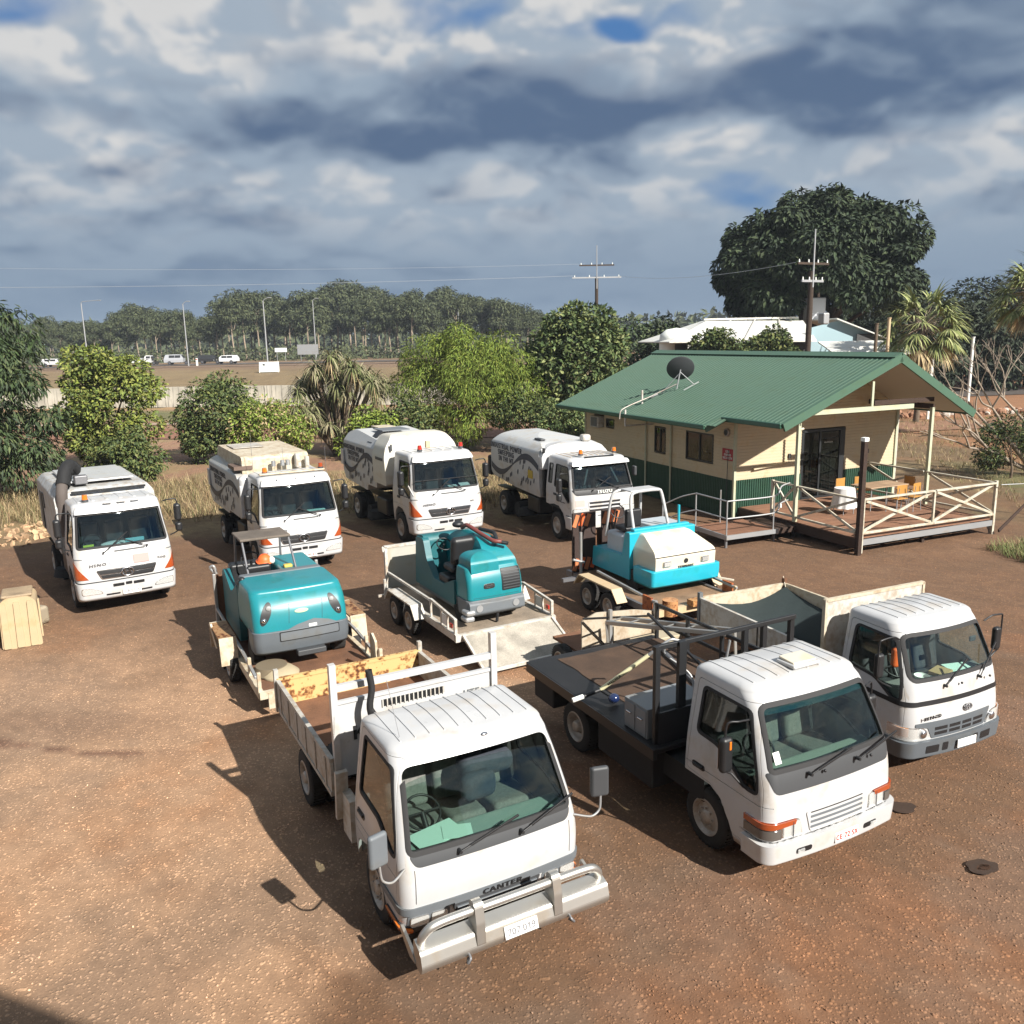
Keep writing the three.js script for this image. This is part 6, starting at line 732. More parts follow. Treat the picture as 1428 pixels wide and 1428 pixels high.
{
  const t = thing('sweeper_machine', 'cyan and cream ride-on sweeper with a white roll frame near the cabin', 'sweeper machine', inFrame(T3, T3A, .55, .527, .08), T3A);
  { const b = new Cab(t, { k: [[.22, -.02, .9, .08], [.4, .0, .91, .08], [.56, .0, .91, .08]], zb: -.75, bow: .02, rise: .02, edge: .03, nl: 8 }); mesh('rear_bumper', boxUV(clean(loftSolid(b.sp, 0))), M.cyan, t); }
  hopper(t, rpoly([[-.08, .5], [-.06, .86, .06], [-.14, .95, .06], [-.75, 1.2, .05], [-.92, 1.22], [-.95, .5]], .04), rpoly([[-.78, .4], [-.79, .9], [-.72, 1.02, .08], [-.6, 1.22, .05], [.6, 1.22, .05], [.72, 1.02, .08], [.79, .9], [.78, .4]], .06), M.offWhite, 'rear_hood'); for (const s of [-1, 1]) { const l = new MB().rb(.2, .12, .03, s * .5, .7, -.05, .02).build('rear_lamp', M.reflector, t); new MB().rb(.17, .09, .01, s * .5, .7, -.03, .02).build('lens', M.lamp, l); } new MB().cyl([0, .72, -.08], [0, .72, -.05], .05, .05, 16).build('lock', M.black, t); lettering(t, 'TENNANT', .05, .0, .6, -.064, M.black, 1.3); new MB().box(1.58, .012, .012, 0, .87, -.05).build('hood_seam', M.plastic, t);
  new MB().prism(rpoly([[-.9, .2], [-.9, 1.25, .04], [-1.08, 1.25, .04], [-1.2, .7], [-2.4, .66], [-2.45, .2]], .03), 'x', -.88, .88).build('frame_body', M.cyan, t); new MB().rb(1.5, .09, .16, 0, 1.27, -1.0, .03).build('cross_bar', M.cyan, t); new MB().cyl([.5, 1.25, -1.0], [.5, 1.72, -1.0], .03).build('exhaust_stub', M.cyan, t); new MB().rb(.7, .5, .7, -.4, .85, -1.7, .08).build('white_tank', S(.5, .53, .56, { p: { map: T.dust } }), t); new MB().rb(.85, .12, .9, .42, 1.18, -1.6, .04).build('engine_cover', S(.4, .44, .47, { p: { map: T.dust } }), t);
  new MB().tube([[-.6, 1.2, -1.15], [-.62, 1.75, -1.25], [-.58, 2.0, -1.28], [-.4, 2.06, -1.3], [.1, 2.06, -1.3], [.22, 1.98, -1.28], [.32, 1.2, -1.12]], .035, 10, 60).build('roll_frame', M.white, t); new MB().tube([[-.85, 1.0, -1.9], [-.84, 1.75, -1.75], [-.78, 2.0, -1.7], [-.6, 2.06, -1.68], [-.2, 2.06, -1.68], [-.05, 1.98, -1.7], [.0, 1.2, -1.8]], .03, 10, 60).build('roll_frame', M.white, t); new MB().rb(.78, .03, .42, -.22, 2.08, -1.48, .012).build('roof_panel', M.white, t);
  const st = new MB().rb(.45, .12, .45, -.45, 1.2, -1.6, .05).build('seat', M.black, t); new MB().rb(.42, .42, .12, -.45, 1.45, -1.42, .05).build('backrest', M.black, st); new MB().add(new THREE.TorusGeometry(.18, .014, 8, 24), M4(-.45, 1.5, -2.05, -.6)).cyl([-.45, 1.5, -2.05], [-.45, 1.0, -2.2], .025).build('steering_wheel', M.black, t);
  for (const s of [-1, 1]) new MB().cyl([s * .75 - .1, .21, -.85], [s * .75 + .1, .21, -.85], .24, .24, 20).build('wheel', M.tyre, t); new MB().cyl([-.1, .21, -2.2], [.1, .21, -2.2], .22, .22, 20).build('wheel', M.tyre, t); new MB().bar([.9, .2, -.1], [1.15, .16, .15], .04).build('bump_stop', M.offWhite, t);
}
// things beyond the flatbed: low beige gate trailer, aluminium ramp, storage box
{
  const L = (x, y, z) => inFrame(IZ, IZA, x, y, z);
  const t = thing('mesh_trailer', 'small trailer with worn beige ply gates behind the black flatbed', 'trailer', L(1.05, 0, -5.75), IZA);
  new MB().box(1.5, .05, 1.1, 0, .55, -.6).build('deck', M.rusty, t); const gate = S(.42, .37, .29, { p: { map: T.grime, roughness: .8 } });
   new MB().prism(rpoly([[-.8, .62], [.75, .62], [.75, 1.12], [.3, 1.22], [-.5, 1.3], [-.8, 1.2]], .03), 'z', -.08, -.05).build('rear_gate', gate, t); new MB().bar([-.8, 1.26, -.02], [.7, 1.06, -.02], .02).bar([-.8, 1.2, -.02], [-.3, .65, -.02], .02).bar([-.8, .72, -.02], [.75, .72, -.02], .02).build('strap_frame', M.black, t); for (const x of [-.25, .72]) new MB().box(.055, .72, .055, x, .97, .0).build('gate_post', M.galv, t);
  for (const s of [-1, 1]) wheel(t, s * .85, .3, -.6, .3, .18); axle(t, -.6, .3, .8);
  const r = thing('aluminium_ladder', 'aluminium ladder frame leaning over the edge of the black flatbed', 'ladder', [0, 0, 0]); const A = L(.35, 1.34, -5.2), B = L(1.15, 1.62, -3.2), A2 = L(.75, 1.3, -5.35), B2 = L(1.5, 1.55, -3.4);
  new MB().bar(A, B, .05, .07).build('stile', M.alu, r); new MB().bar(A2, B2, .05, .07).build('stile', M.alu, r); for (let i = 0; i <= 6; i++) { const u = i / 6, p = A.map((v, k) => lerp(v, B[k], u)), q = A2.map((v, k) => lerp(v, B2[k], u)); new MB().cyl(p, q, .016).build('rung', M.alu, r); } new MB().bar(A, L(.35, 1.0, -5.15), .04).bar(B2, L(1.45, 1.0, -3.3), .04).build('hook', M.alu, r);
  const b = thing('storage_box', 'beige lidded storage box between the tan trailer and the tarp-covered truck', 'box', inFrame(HZ, HZA, -1.75, 0, -5.0), HZA); new MB().rb(.9, .62, .7, 0, .33, 0, .03).build('box_body', S(.3, .27, .2, { p: { map: T.dust } }), b); new MB().rb(.95, .08, .74, 0, .68, 0, .02).build('lid', S(.4, .34, .24, { p: { map: T.dust } }), b);
}
// ---------- trees and plants ----------
const leafMat = new THREE.MeshStandardMaterial({ vertexColors: true, roughness: .72, side: THREE.DoubleSide });
const leafMatt = new THREE.MeshStandardMaterial({ vertexColors: true, roughness: .8, side: THREE.DoubleSide });
const bark = { grey: S(.2, .17, .14, { p: { roughness: .95, map: T.wood } }), pale: S(.42, .39, .34, { p: { roughness: .9, map: T.wood } }), dark: S(.075, .06, .05, { p: { roughness: .95, map: T.wood } }) };
class Leaves {
  constructor(seed) { this.p = []; this.c = []; this.n = []; this.R = rng(seed); }
  // one folded leaf: base b, direction d, length l, width w
  leaf(b, d, l, w, col, up) { const n = (up ?? V(this.R() - .5, .6 + this.R(), this.R() - .5)).clone(), s = d.clone().cross(n).normalize(), f = s.clone().cross(d).normalize(); const m = b.clone().addScaledVector(d, l * .45).addScaledVector(f, l * .04), L = m.clone().addScaledVector(s, w / 2).addScaledVector(f, w * .15), Rr = m.clone().addScaledVector(s, -w / 2).addScaledVector(f, w * .15), t = b.clone().addScaledVector(d, l).addScaledVector(f, -l * .08); for (const q of [b, L, t, b, t, Rr]) { this.p.push(q.x, q.y, q.z); this.c.push(col[0], col[1], col[2]); } const n1 = f.clone().addScaledVector(s, -.25).normalize(), n2 = f.clone().addScaledVector(s, .25).normalize(); for (let i = 0; i < 3; i++) this.n.push(n1.x, n1.y, n1.z); for (let i = 0; i < 3; i++) this.n.push(n2.x, n2.y, n2.z); }
  // strap leaf that arches down
  strap(b, d, l, w, col, droop, seg = 4) { let p = b.clone(), dir = d.clone(); const s0 = d.clone().cross(V(0, 1, 0)).normalize(); let pl = p.clone().addScaledVector(s0, w * .5), pr = p.clone().addScaledVector(s0, -w * .5); for (let i = 1; i <= seg; i++) { dir.y -= droop / seg; dir.normalize(); p = p.clone().addScaledVector(dir, l / seg); const k = w * .5 * (1 - (i / seg) ** 2 * .95), a = p.clone().addScaledVector(s0, k), b2 = p.clone().addScaledVector(s0, -k), nn = s0.clone().cross(dir).normalize(); for (const q of [pl, a, b2, pl, b2, pr]) { this.p.push(q.x, q.y, q.z); this.c.push(col[0], col[1], col[2]); this.n.push(nn.x, nn.y, nn.z); } pl = a; pr = b2; } }
  // fill an ellipsoid clump, denser toward its skin
  clump(c, r, n, o) { const R = this.R; for (let i = 0; i < n; i++) { const a = R() * 6.283, z = R() * 2 - 1, q = Math.sqrt(1 - z * z), k = (o.core ?? .55) + (1 - (o.core ?? .55)) * Math.cbrt(R()); const u = V(Math.cos(a) * q, z, Math.sin(a) * q), b = V(c[0] + u.x * r[0] * k, c[1] + u.y * r[1] * k, c[2] + u.z * r[2] * k); const d = u.clone().multiplyScalar(o.out ?? .7).add(V((R() - .5) * 1.4, (R() - .5) * 1.0 - (o.droop ?? .35), (R() - .5) * 1.4)).normalize(); const pal = o.pal, t = R() * pal.length, col = pal[t | 0], v = .72 + .56 * R(); const s = .7 + .6 * R(); this.leaf(b, d, o.l * s, o.w * s, [col[0] * v, col[1] * v, col[2] * v], u.clone().add(V((R() - .5) * 1.5, .5 + (R() - .5), (R() - .5) * 1.5))); } }
  geo() { const g = new THREE.BufferGeometry(); g.setAttribute('position', new THREE.Float32BufferAttribute(this.p, 3)); g.setAttribute('normal', new THREE.Float32BufferAttribute(this.n, 3)); g.setAttribute('color', new THREE.Float32BufferAttribute(this.c, 3)); return g; }
}
function limb(b, pts, r0, r1, seg = 7) { const c = new THREE.CatmullRomCurve3(pts.map((p) => V(...p))), n = pts.length * 4, fr = c.computeFrenetFrames(n), pos = [], idx = []; for (let i = 0; i <= n; i++) { const p = c.getPointAt(i / n), r = lerp(r0, r1, i / n); for (let k = 0; k < seg; k++) { const a = k / seg * 6.283, q = p.clone().addScaledVector(fr.normals[i], Math.cos(a) * r).addScaledVector(fr.binormals[i], Math.sin(a) * r); pos.push(q.x, q.y, q.z); } } for (let i = 0; i < n; i++) for (let k = 0; k < seg; k++) { const a = i * seg + k, d = i * seg + (k + 1) % seg; idx.push(a, d, a + seg, d, d + seg, a + seg); } const g = new THREE.BufferGeometry(); g.setAttribute('position', new THREE.Float32BufferAttribute(pos, 3)); g.setIndex(idx); g.computeVertexNormals(); b.add(g); return b; }
// broad tree: clumps scattered over an ellipsoid crown, limbs reach for them
function makeTree(name, label, pos, o) {
  const t = thing(name, label, 'tree', pos, 0, o.group), R = rng(o.seed), lv = new Leaves(o.seed + 1), cl = [];
  for (let i = 0; i < o.clumps; i++) { const a = R() * 6.283, z = lerp(o.zmin ?? -.6, 1, R()), q = Math.sqrt(Math.max(0, 1 - z * z)), k = .5 + .5 * Math.sqrt(R()); const c = [o.c[0] + Math.cos(a) * q * o.r[0] * k, o.c[1] + z * o.r[1] * k, o.c[2] + Math.sin(a) * q * o.r[2] * k], s = o.cs * (.65 + .7 * R()); cl.push(c); lv.clump(c, [s, s * (o.flat ?? .75), s], o.leaves / o.clumps | 0, o); }
  mesh('crown', lv.geo(), o.matt ? leafMatt : leafMat, t);
  const tb = new MB(), h = o.fork ?? o.c[1] - o.r[1] * .7, lean = o.lean ?? 0; limb(tb, [[0, -.1, 0], [lean * .4, h * .5, .05], [lean, h, 0]], o.tr, o.tr * .7, 9); tb.build('trunk', o.bark ?? bark.grey, t);
  for (let i = 0; i < (o.limbs ?? 7); i++) { const c = cl[(i * 3) % cl.length]; limb(new MB(), [[lean, h - .1, 0], [lerp(lean, c[0], .4) + (R() - .5) * .4, lerp(h, c[1], .55), lerp(0, c[2], .4) + (R() - .5) * .4], c], o.tr * .5, o.tr * .1, 6).build('limb', o.bark ?? bark.grey, t); }
  return t;
}
const G = { mango: [[.026, .048, .013], [.038, .066, .017], [.02, .037, .013], [.065, .085, .028]], lime: [[.13, .165, .024], [.17, .195, .03], [.1, .135, .022], [.21, .22, .05], [.07, .1, .022]], mid: [[.055, .085, .02], [.08, .105, .022], [.11, .12, .03], [.04, .065, .018]], olive: [[.13, .19, .022], [.165, .22, .026], [.1, .15, .02], [.19, .22, .036]], big: [[.016, .031, .011], [.023, .041, .014], [.012, .024, .009], [.038, .056, .019]], gloss: [[.06, .095, .025], [.085, .115, .03], [.16, .18, .06], [.04, .068, .02]], euc: [[.05, .065, .026], [.065, .078, .03], [.042, .055, .024], [.075, .085, .034]], dark: [[.018, .028, .013], [.026, .04, .016]], straw: [[.33, .25, .13], [.26, .19, .1], [.4, .31, .17]] };
makeTree('mango_tree', 'dark glossy mango tree with drooping leaves beside the hose-fitted sweeper', [-21.0, 0, -33.5], { seed: 11, c: [.2, 4.3, 0], r: [2.7, 3.9, 2.6], clumps: 90, cs: .8, leaves: 17000, l: .3, w: .075, droop: .9, pal: G.mango, tr: .22, zmin: -.95, fork: 1.4 });
makeTree('lime_tree', 'bright yellow-green leafy tree behind the hose-fitted sweeper', [-19.0, 0, -40], { seed: 21, c: [.1, 3.2, 0], r: [2.0, 2.9, 2.0], clumps: 60, cs: .75, leaves: 14000, l: .2, w: .11, pal: G.lime, tr: .14, zmin: -.9, fork: 1.0, droop: .2 });
makeTree('shrub', 'dense dark green bush behind the box-topped sweeper', [-15.0, 0, -43.5], { seed: 31, c: [0, 2.1, 0], r: [1.9, 2.2, 1.8], clumps: 60, cs: .7, leaves: 12000, l: .19, w: .1, pal: G.mid, tr: .1, zmin: -.9, fork: .8 });
makeTree('shrub', 'lower yellow-green bush mixed with dry stems beside the pandanus', [-12.0, 0, -42.5], { seed: 33, c: [0, 1.5, 0], r: [1.8, 1.5, 1.6], clumps: 45, cs: .6, leaves: 9000, l: .18, w: .08, pal: [...G.olive, G.straw[0]], tr: .08, zmin: -.9, fork: .6 });
makeTree('weeping_tree', 'broad soft-leaved yellow-green weeping tree behind the domed sweeper', [-2.5, 0, -46.5], { seed: 41, c: [.1, 3.4, 0], r: [3.6, 3.1, 3.0], clumps: 75, cs: 1.0, leaves: 42000, l: .26, w: .035, droop: .75, out: .6, core: .35, pal: G.olive, tr: .2, zmin: -.95, fork: 1.2, matt: true, flat: .8 });
makeTree('broadleaf_tree', 'tall glossy broadleaf tree rising behind the cabin roof end', [4.0, 0, -48], { seed: 51, c: [0, 4.3, 0], r: [2.7, 3.3, 2.6], clumps: 80, cs: .85, leaves: 16000, l: .3, w: .15, pal: G.gloss, tr: .18, zmin: -.9, fork: 1.6, droop: .1 });
makeTree('broadleaf_tree', 'darker broadleaf tree beyond the cabin ridge', [11.5, 0, -72], { seed: 53, c: [0, 3.6, 0], r: [4.0, 3.4, 3], clumps: 60, cs: 1.1, leaves: 9000, l: .36, w: .18, pal: G.mango, tr: .2, zmin: -.9, fork: 1.6 });
makeTree('giant_shade_tree', 'huge dark domed shade tree towering over the white-roofed building', [25.2, 0, -70], { seed: 61, c: [-.1, 11.1, 0], r: [7.4, 5.2, 6.8], clumps: 270, cs: 1.2, leaves: 90000, l: .5, w: .22, droop: .7, pal: G.big, tr: .6, zmin: -.62, fork: 4.4, limbs: 14, bark: bark.dark, flat: .7, core: .75, matt: true });
makeTree('garden_shrub', 'rounded garden shrub in front of the white-roofed building wall', [14.2, 0, -58], { seed: 71, c: [0, 3.9, 0], r: [2.0, 2.3, 1.7], clumps: 40, cs: .7, leaves: 6500, l: .28, w: .15, pal: G.mid, tr: .14, zmin: -.8, fork: 2, matt: true });
makeTree('garden_shrub', 'smaller garden shrub between the white-roofed building and the power pole', [17.9, 0, -58], { seed: 73, c: [0, 4.0, 0], r: [1.5, 2.1, 1.5], clumps: 34, cs: .65, leaves: 5500, l: .28, w: .15, pal: G.mid, tr: .12, zmin: -.8, fork: 2.2, matt: true });
for (const [x, z, s, l] of [[52, -92, 1, 'dark leafy tree behind the fan palm'], [60, -96, 1.15, 'tallest dark leafy tree behind the bare tree'], [47, -100, .85, 'small dark tree between the palm and the shade tree'], [37.5, -80, .8, 'dark spreading tree directly behind the pale fan palm'], [45, -82, .85, 'dark spreading tree behind the white post'], [53, -84, .95, 'dark spreading tree behind the drooping fan palm'], [32, -84, .7, 'dark low tree beside the shade tree trunk']]) makeTree('dark_tree', l, [x, 0, z], { seed: 81 + (x | 0), c: [0, 5.6 * s, 0], r: [5.2 * s, 4.9 * s, 4 * s], clumps: 55, cs: 1.7, leaves: 8000, l: .6, w: .25, pal: G.dark, tr: .3, zmin: -.98, fork: 1.6, matt: true });
makeTree('dry_bush', 'low dusty bush at the foot of the bare tree', [20.2, 0, -33.6], { seed: 91, c: [0, 1.3, 0], r: [1.5, 1.0, 1.3], clumps: 26, cs: .45, leaves: 4200, l: .16, w: .05, pal: [...G.mid, ...G.dark], tr: .06, zmin: -.7, fork: .6, matt: true });
for (const [x, z, s, k, l] of [[-17.2, -37.5, .8, 'mid', 'low green shrub at the foot of the lime tree'], [-7.0, -42.6, .9, 'olive', 'low shrub between the pandanus and the weeping tree'], [-5.2, -43.4, 1.1, 'mid', 'dark shrub under the edge of the weeping tree'], [.9, -44.5, 1.15, 'mid', 'dark shrub between the weeping tree and the broadleaf tree'], [2.6, -42.5, 1.0, 'gloss', 'shrub at the foot of the broadleaf tree']]) makeTree('shrub', l, [x, 0, z], { seed: 200 + (x * 7 | 0), c: [0, 1.3 * s, 0], r: [1.6 * s, 1.4 * s, 1.3 * s], clumps: 30, cs: .55, leaves: 5000, l: .18, w: .09, pal: G[k], tr: .07, zmin: -.9, fork: .5 });
// fan palms
function fanPalm(label, pos, h, rad, seed) {
  const t = thing('fan_palm', label, 'palm', pos, 0, 'fan palms'), R = rng(seed), lv = new Leaves(seed), dead = new Leaves(seed + 3), st = new MB();
  for (let i = 0; i < 46; i++) { const a = i * 2.4 + R(), el = lerp(1.25, -.95, (i / 46) ** .85), d = V(Math.cos(a) * Math.cos(el), Math.sin(el), Math.sin(a) * Math.cos(el)), L = rad * (.5 + .12 * R()), b = V(0, h, 0), e = b.clone().addScaledVector(d, L); e.y -= L * .12; limb(st, [[0, h - .1, 0], [e.x * .5, (h + e.y) / 2 + .08, e.z * .5], [e.x, e.y, e.z]], .028, .014, 4); const isDead = i > 37, side = d.clone().cross(V(0, 1, 0)).normalize(), up = side.clone().cross(d).normalize(); for (let k = 0; k < 24; k++) { const f = (k / 23 - .5) * 3.6, dir = d.clone().multiplyScalar(Math.cos(f)).addScaledVector(side, Math.sin(f)).addScaledVector(up, .12).normalize(); const c = isDead ? G.straw[k % 3] : [[.16, .19, .05], [.22, .24, .08], [.1, .13, .035], [.3, .31, .14]][(k + i) % 4], v = .75 + .5 * R(); (isDead ? dead : lv).strap(e, dir, rad * .5 * (.8 + .3 * R()) * (1 - .25 * Math.abs(f) / 1.8), rad * .04, [c[0] * v, c[1] * v, c[2] * v], .8 + .5 * R(), 3); } }
  mesh('fronds', lv.geo(), leafMatt, t); mesh('dead_fronds', dead.geo(), leafMatt, t); st.build('frond_stalks', bark.pale, t); limb(new MB(), [[0, -.1, 0], [.08, h * .5, 0], [0, h, 0]], .2, .14, 9).build('trunk', bark.grey, t);
}
fanPalm('fan palm with pale spreading fronds beyond the cabin gable', [26.5, 0, -55], 6.2, 3.2, 101); fanPalm('fan palm standing past the bare tree with drooping fronds', [27.6, 0, -45], 7.7, 2.8, 103); fanPalm('slender dark palm rising from the dark trees', [55, 0, -88], 8.4, 2.6, 105);
// pandanus: heads of strap leaves on forked stems
{
  const t = thing('pandanus', 'shaggy pandanus clump with strap leaves and hanging dead skirts', 'pandanus', [-9.1, 0, -45]), R = rng(111), lv = new Leaves(112), dead = new Leaves(113);
  const heads = []; for (let i = 0; i < 44; i++) heads.push([(R() - .5) * 5.0, 1.3 + R() * 3.9, (R() - .5) * 3.2]); heads.push([0, 5.3, 0], [.7, 5.2, .2], [-1.0, 4.7, .1], [1.6, 4.6, 0], [-2.0, 3.4, .5], [2.2, 3.2, .6]);
  for (const [x, y0, z] of heads) { const y = Math.min(y0, 5.4 - Math.abs(x) * .75); limb(new MB(), [[x * .15, 0, z * .15], [x * .5, y * .5, z * .5], [x, y, z]], .09, .06, 6).build('stem', bark.grey, t); for (let k = 0; k < 64; k++) { const a = R() * 6.283, el = lerp(1.3, -.2, R()), c = [[.1, .12, .04], [.14, .15, .06], [.2, .19, .1], [.26, .23, .14]][R() * 4 | 0], v = .7 + .6 * R(); lv.strap(V(x, y, z), V(Math.cos(a) * Math.cos(el), Math.sin(el), Math.sin(a) * Math.cos(el)), .8 + .5 * R(), .075, [c[0] * v, c[1] * v, c[2] * v], 1.5 + R(), 4); } for (let k = 0; k < 20; k++) { const a = R() * 6.283, c = G.straw[R() * 3 | 0], v = .6 + .7 * R(); dead.strap(V(x, y - .05, z), V(Math.cos(a) * .6, -.5, Math.sin(a) * .6), .6 + .7 * R(), .05, [c[0] * v, c[1] * v, c[2] * v], 1.2, 3); } }
  mesh('strap_leaves', lv.geo(), leafMatt, t); mesh('dead_skirt', dead.geo(), leafMatt, t);
}
const whiteBark = S(.4, .38, .35, { p: { roughness: .9, map: T.wood } });
// bare white-limbed tree by the deck
{
  const t = thing('bare_tree', 'leafless tree with pale twisted branches beyond the deck', 'tree', [21.6, 0, -34.2]), R = rng(121);
  const grow2 = (p, d, l, r, n) => { const e = p.clone().addScaledVector(d, l), m = p.clone().lerp(e, .5).add(V((R() - .5) * l * .2, (R() - .5) * l * .2, (R() - .5) * l * .2)); limb(new MB(), [p.toArray(), m.toArray(), e.toArray()], r, r * .6, 6).build(n > 2 ? 'limb' : 'twig', whiteBark, t); if (n > 0) for (let i = 0; i < (n > 2 ? 3 : 2 + (R() < .5 ? 1 : 0)); i++) grow2(e, d.clone().add(V((R() - .5) * 1.3, (R() - .35) * .9, (R() - .5) * 1.3)).normalize(), l * (.62 + .2 * R()), r * .58, n - 1); };
  grow2(V(0, 0, 0), V(-.6, .62, .1).normalize(), 2.3, .13, 4); grow2(V(0, 0, 0), V(-.15, .9, -.1).normalize(), 2.0, .11, 4); grow2(V(.1, .1, 0), V(-.85, .36, .2).normalize(), 2.2, .13, 3); grow2(V(.3, 0, 0), V(.5, .8, 0).normalize(), 2.2, .1, 3);
}
// eucalypt wood along the highway: four kinds, individual trees
{
  const protos = []; const R = rng(131);
  for (let k = 0; k < 4; k++) { const t = new THREE.Group(), lv = new Leaves(140 + k), h = 11 + k * .8; for (let i = 0; i < 20; i++) { const a = R() * 6.283, y = h * (.42 + .55 * Math.sqrt(R())), q = (1.1 - Math.abs(y / h - .7) * 1.6) * 2.5 * (.4 + .6 * R()); lv.clump([Math.cos(a) * q, y, Math.sin(a) * q], [1.25, .85, 1.25], 120, { l: .7, w: .2, pal: G.euc, core: .2, droop: .6 }); } mesh('crown', lv.geo(), leafMatt, t); limb(new MB(), [[0, -.3, 0], [.2 * (k - 1.5), h * .4, 0], [0, h * .9, .2]], .19, .05, 6).build('trunk', bark.pale, t); for (let i = 0; i < 4; i++) { const a = R() * 6.283; limb(new MB(), [[.1 * (k - 1.5), h * (.4 + .1 * i), 0], [Math.cos(a) * .8, h * (.5 + .1 * i), Math.sin(a) * .8], [Math.cos(a) * 1.9, h * (.58 + .1 * i), Math.sin(a) * 1.9]], .08, .03, 5).build('limb', bark.pale, t); } protos.push(t); }
  const kinds = ['slim pale-trunked eucalypt in the wood beyond the highway', 'taller eucalypt with a layered crown in the wood beyond the highway', 'broad-crowned eucalypt in the wood beyond the highway', 'tallest open-crowned eucalypt in the wood beyond the highway'];
  // skyline of the wood by picture bearing: height factor along x/z
  const hgt = (b) => { const k = [[-.66, .72], [-.52, .7], [-.46, .66], [-.42, .92], [-.38, .72], [-.34, .8], [-.32, 1.05], [-.2, 1.08], [-.1, 1.02], [-.02, .95], [.03, .7]]; for (let i = 0; i < k.length - 1; i++) if (b < k[i + 1][0]) return lerp(k[i][1], k[i + 1][1], clamp((b - k[i][0]) / (k[i + 1][0] - k[i][0]))); return .6; };
  for (let i = 0; i < 118; i++) { const b = -.68 + .73 * ((i + R() * .9) / 118), z = -185 - 46 * R(), x = b * -z, k = (i * 7 + (R() * 4 | 0)) % 4, s = hgt(b) * (.88 + .24 * R()) * (-z / 190); const c = protos[k].clone(); c.name = numbered('eucalypt'); c.position.set(x, groundY(x, z), z); c.rotation.y = R() * 6.28; c.scale.set(s * 1.05, s, s * 1.05); tag(c, kinds[k], 'tree', 'eucalypts beyond the highway'); scene.add(c); }
  // the far wood reads as one mass
  const far = new Leaves(171), q = rng(172); for (let i = 0; i < 420; i++) { const b = -.8 + 1.8 * (i / 420), z = -330 - 160 * q(), x = b * -z; for (let j = 0; j < 2; j++) far.clump([x + (q() - .5) * 10, 2 + 5.5 * j + q() * 4, z], [6.5, 4.2, 5], 26, { l: 4.2, w: 2.0, pal: G.euc, core: .1 }); }
  const fm = mesh('far_wood', far.geo(), leafMatt); tag(fm, 'hazy belt of far woodland along the horizon', 'woodland', null, 'stuff');
  const scrub = new Leaves(181); for (let i = 0; i < 200; i++) { const b = -.7 + .9 * (i / 200), z = -176 - 14 * q(), x = b * -z; scrub.clump([x, groundY(x, z) + 1.0, z], [2.4, 1.6, 1.5], 46, { l: .9, w: .4, pal: G.euc, core: .1 }); } tag(mesh('roadside_scrub', scrub.geo(), leafMatt), 'low scrub along the edge of the highway wood', 'scrub', null, 'stuff');
}
// grasses: uncountable
function grass(name, label, n, seed, place, l0, l1, w, pal, lean = .5) { const lv = new Leaves(seed), R = rng(seed + 1); for (let i = 0; i < n; i++) { const [x, z] = place(R), y = groundY(x, z); for (let k = 0; k < 5; k++) { const a = R() * 6.283, c = pal[R() * pal.length | 0], v = .7 + .6 * R(); lv.strap(V(x + (R() - .5) * .12, y - .02, z + (R() - .5) * .12), V(Math.cos(a) * lean, 1, Math.sin(a) * lean).normalize(), lerp(l0, l1, R()), w, [c[0] * v, c[1] * v, c[2] * v], 1.1 * R(), 3); } } tag(mesh(name, lv.geo(), leafMatt), label, 'grass', null, 'stuff'); }
const dry = [...G.straw, [.24, .15, .08], [.2, .16, .07]];
grass('dry_grass', 'tall dry grass along the back edge of the yard', 5200, 191, (R) => { const x = -27 + 29 * R(), e = -30.5 - .12 * x; return [x, e - 8 * R() ** 1.3 + (R() - .5) * 2]; }, .2, .75, .016, [...dry, [.14, .1, .05], [.11, .1, .04], [.12, .13, .045]]);
grass('field_grass', 'short dry grass in the field past the deck', 7000, 193, (R) => { const z = -17 - 40 * R() ** 1.4, x = 15.8 - (z + 17) * .12 + 22 * R(); return [x, z]; }, .12, .38, .016, [...dry, GR.green, [.16, .11, .05]]);
grass('green_grass', 'green grass tuft patch at the deck corner', 1500, 195, (R) => { const u = R() - .5, v = R() - .5; return [15.4 + u * 4.2 + v * .6, -21.2 + v * 3.6 - u * .9]; }, .15, .5, .014, [[.12, .15, .04], [.17, .19, .06], [.1, .12, .035], G.straw[0]]);
grass('tank_grass', 'dry straw heaped behind the beige tank', 260, 197, (R) => [-10.9 + .9 * (R() - .5), -17.2 + .9 * (R() - .5)], .3, .7, .012, G.straw, 1.2);
// ---------- background: roads, wall, vehicles, poles, building ----------
const asphalt = S(.095, .082, .075, { p: { roughness: .9, map: T.floorDirt } }), dirtRoad = S(.3, .17, .105, { p: { roughness: .95, map: T.floorDirt } });
function strip(name, pts, w, m, dy) { const pos = [], idx = []; pts.forEach(([x, z], i) => { const a = pts[Math.max(0, i - 1)], b = pts[Math.min(pts.length - 1, i + 1)], dx = b[0] - a[0], dz = b[1] - a[1], l = Math.hypot(dx, dz), nx = -dz / l, nz = dx / l; for (const s of [-1, -.33, .33, 1]) { const X = x + nx * w / 2 * s, Z = z + nz * w / 2 * s; pos.push(X, groundY(X, Z) + dy, Z); } if (i) for (let k = 0; k < 3; k++) { const q = (i - 1) * 4 + k; idx.push(q, q + 1, q + 4, q + 1, q + 5, q + 4); } }); const g = new THREE.BufferGeometry(); g.setAttribute('position', new THREE.Float32BufferAttribute(pos, 3)); g.setIndex(idx); g.computeVertexNormals(); return tag(mesh(name, boxUV(clean(g)), m), null, null, null, 'structure'); }
const line = (x0, z0, x1, z1, n = 40) => Array.from({ length: n + 1 }, (_, i) => [lerp(x0, x1, i / n), lerp(z0, z1, i / n)]);
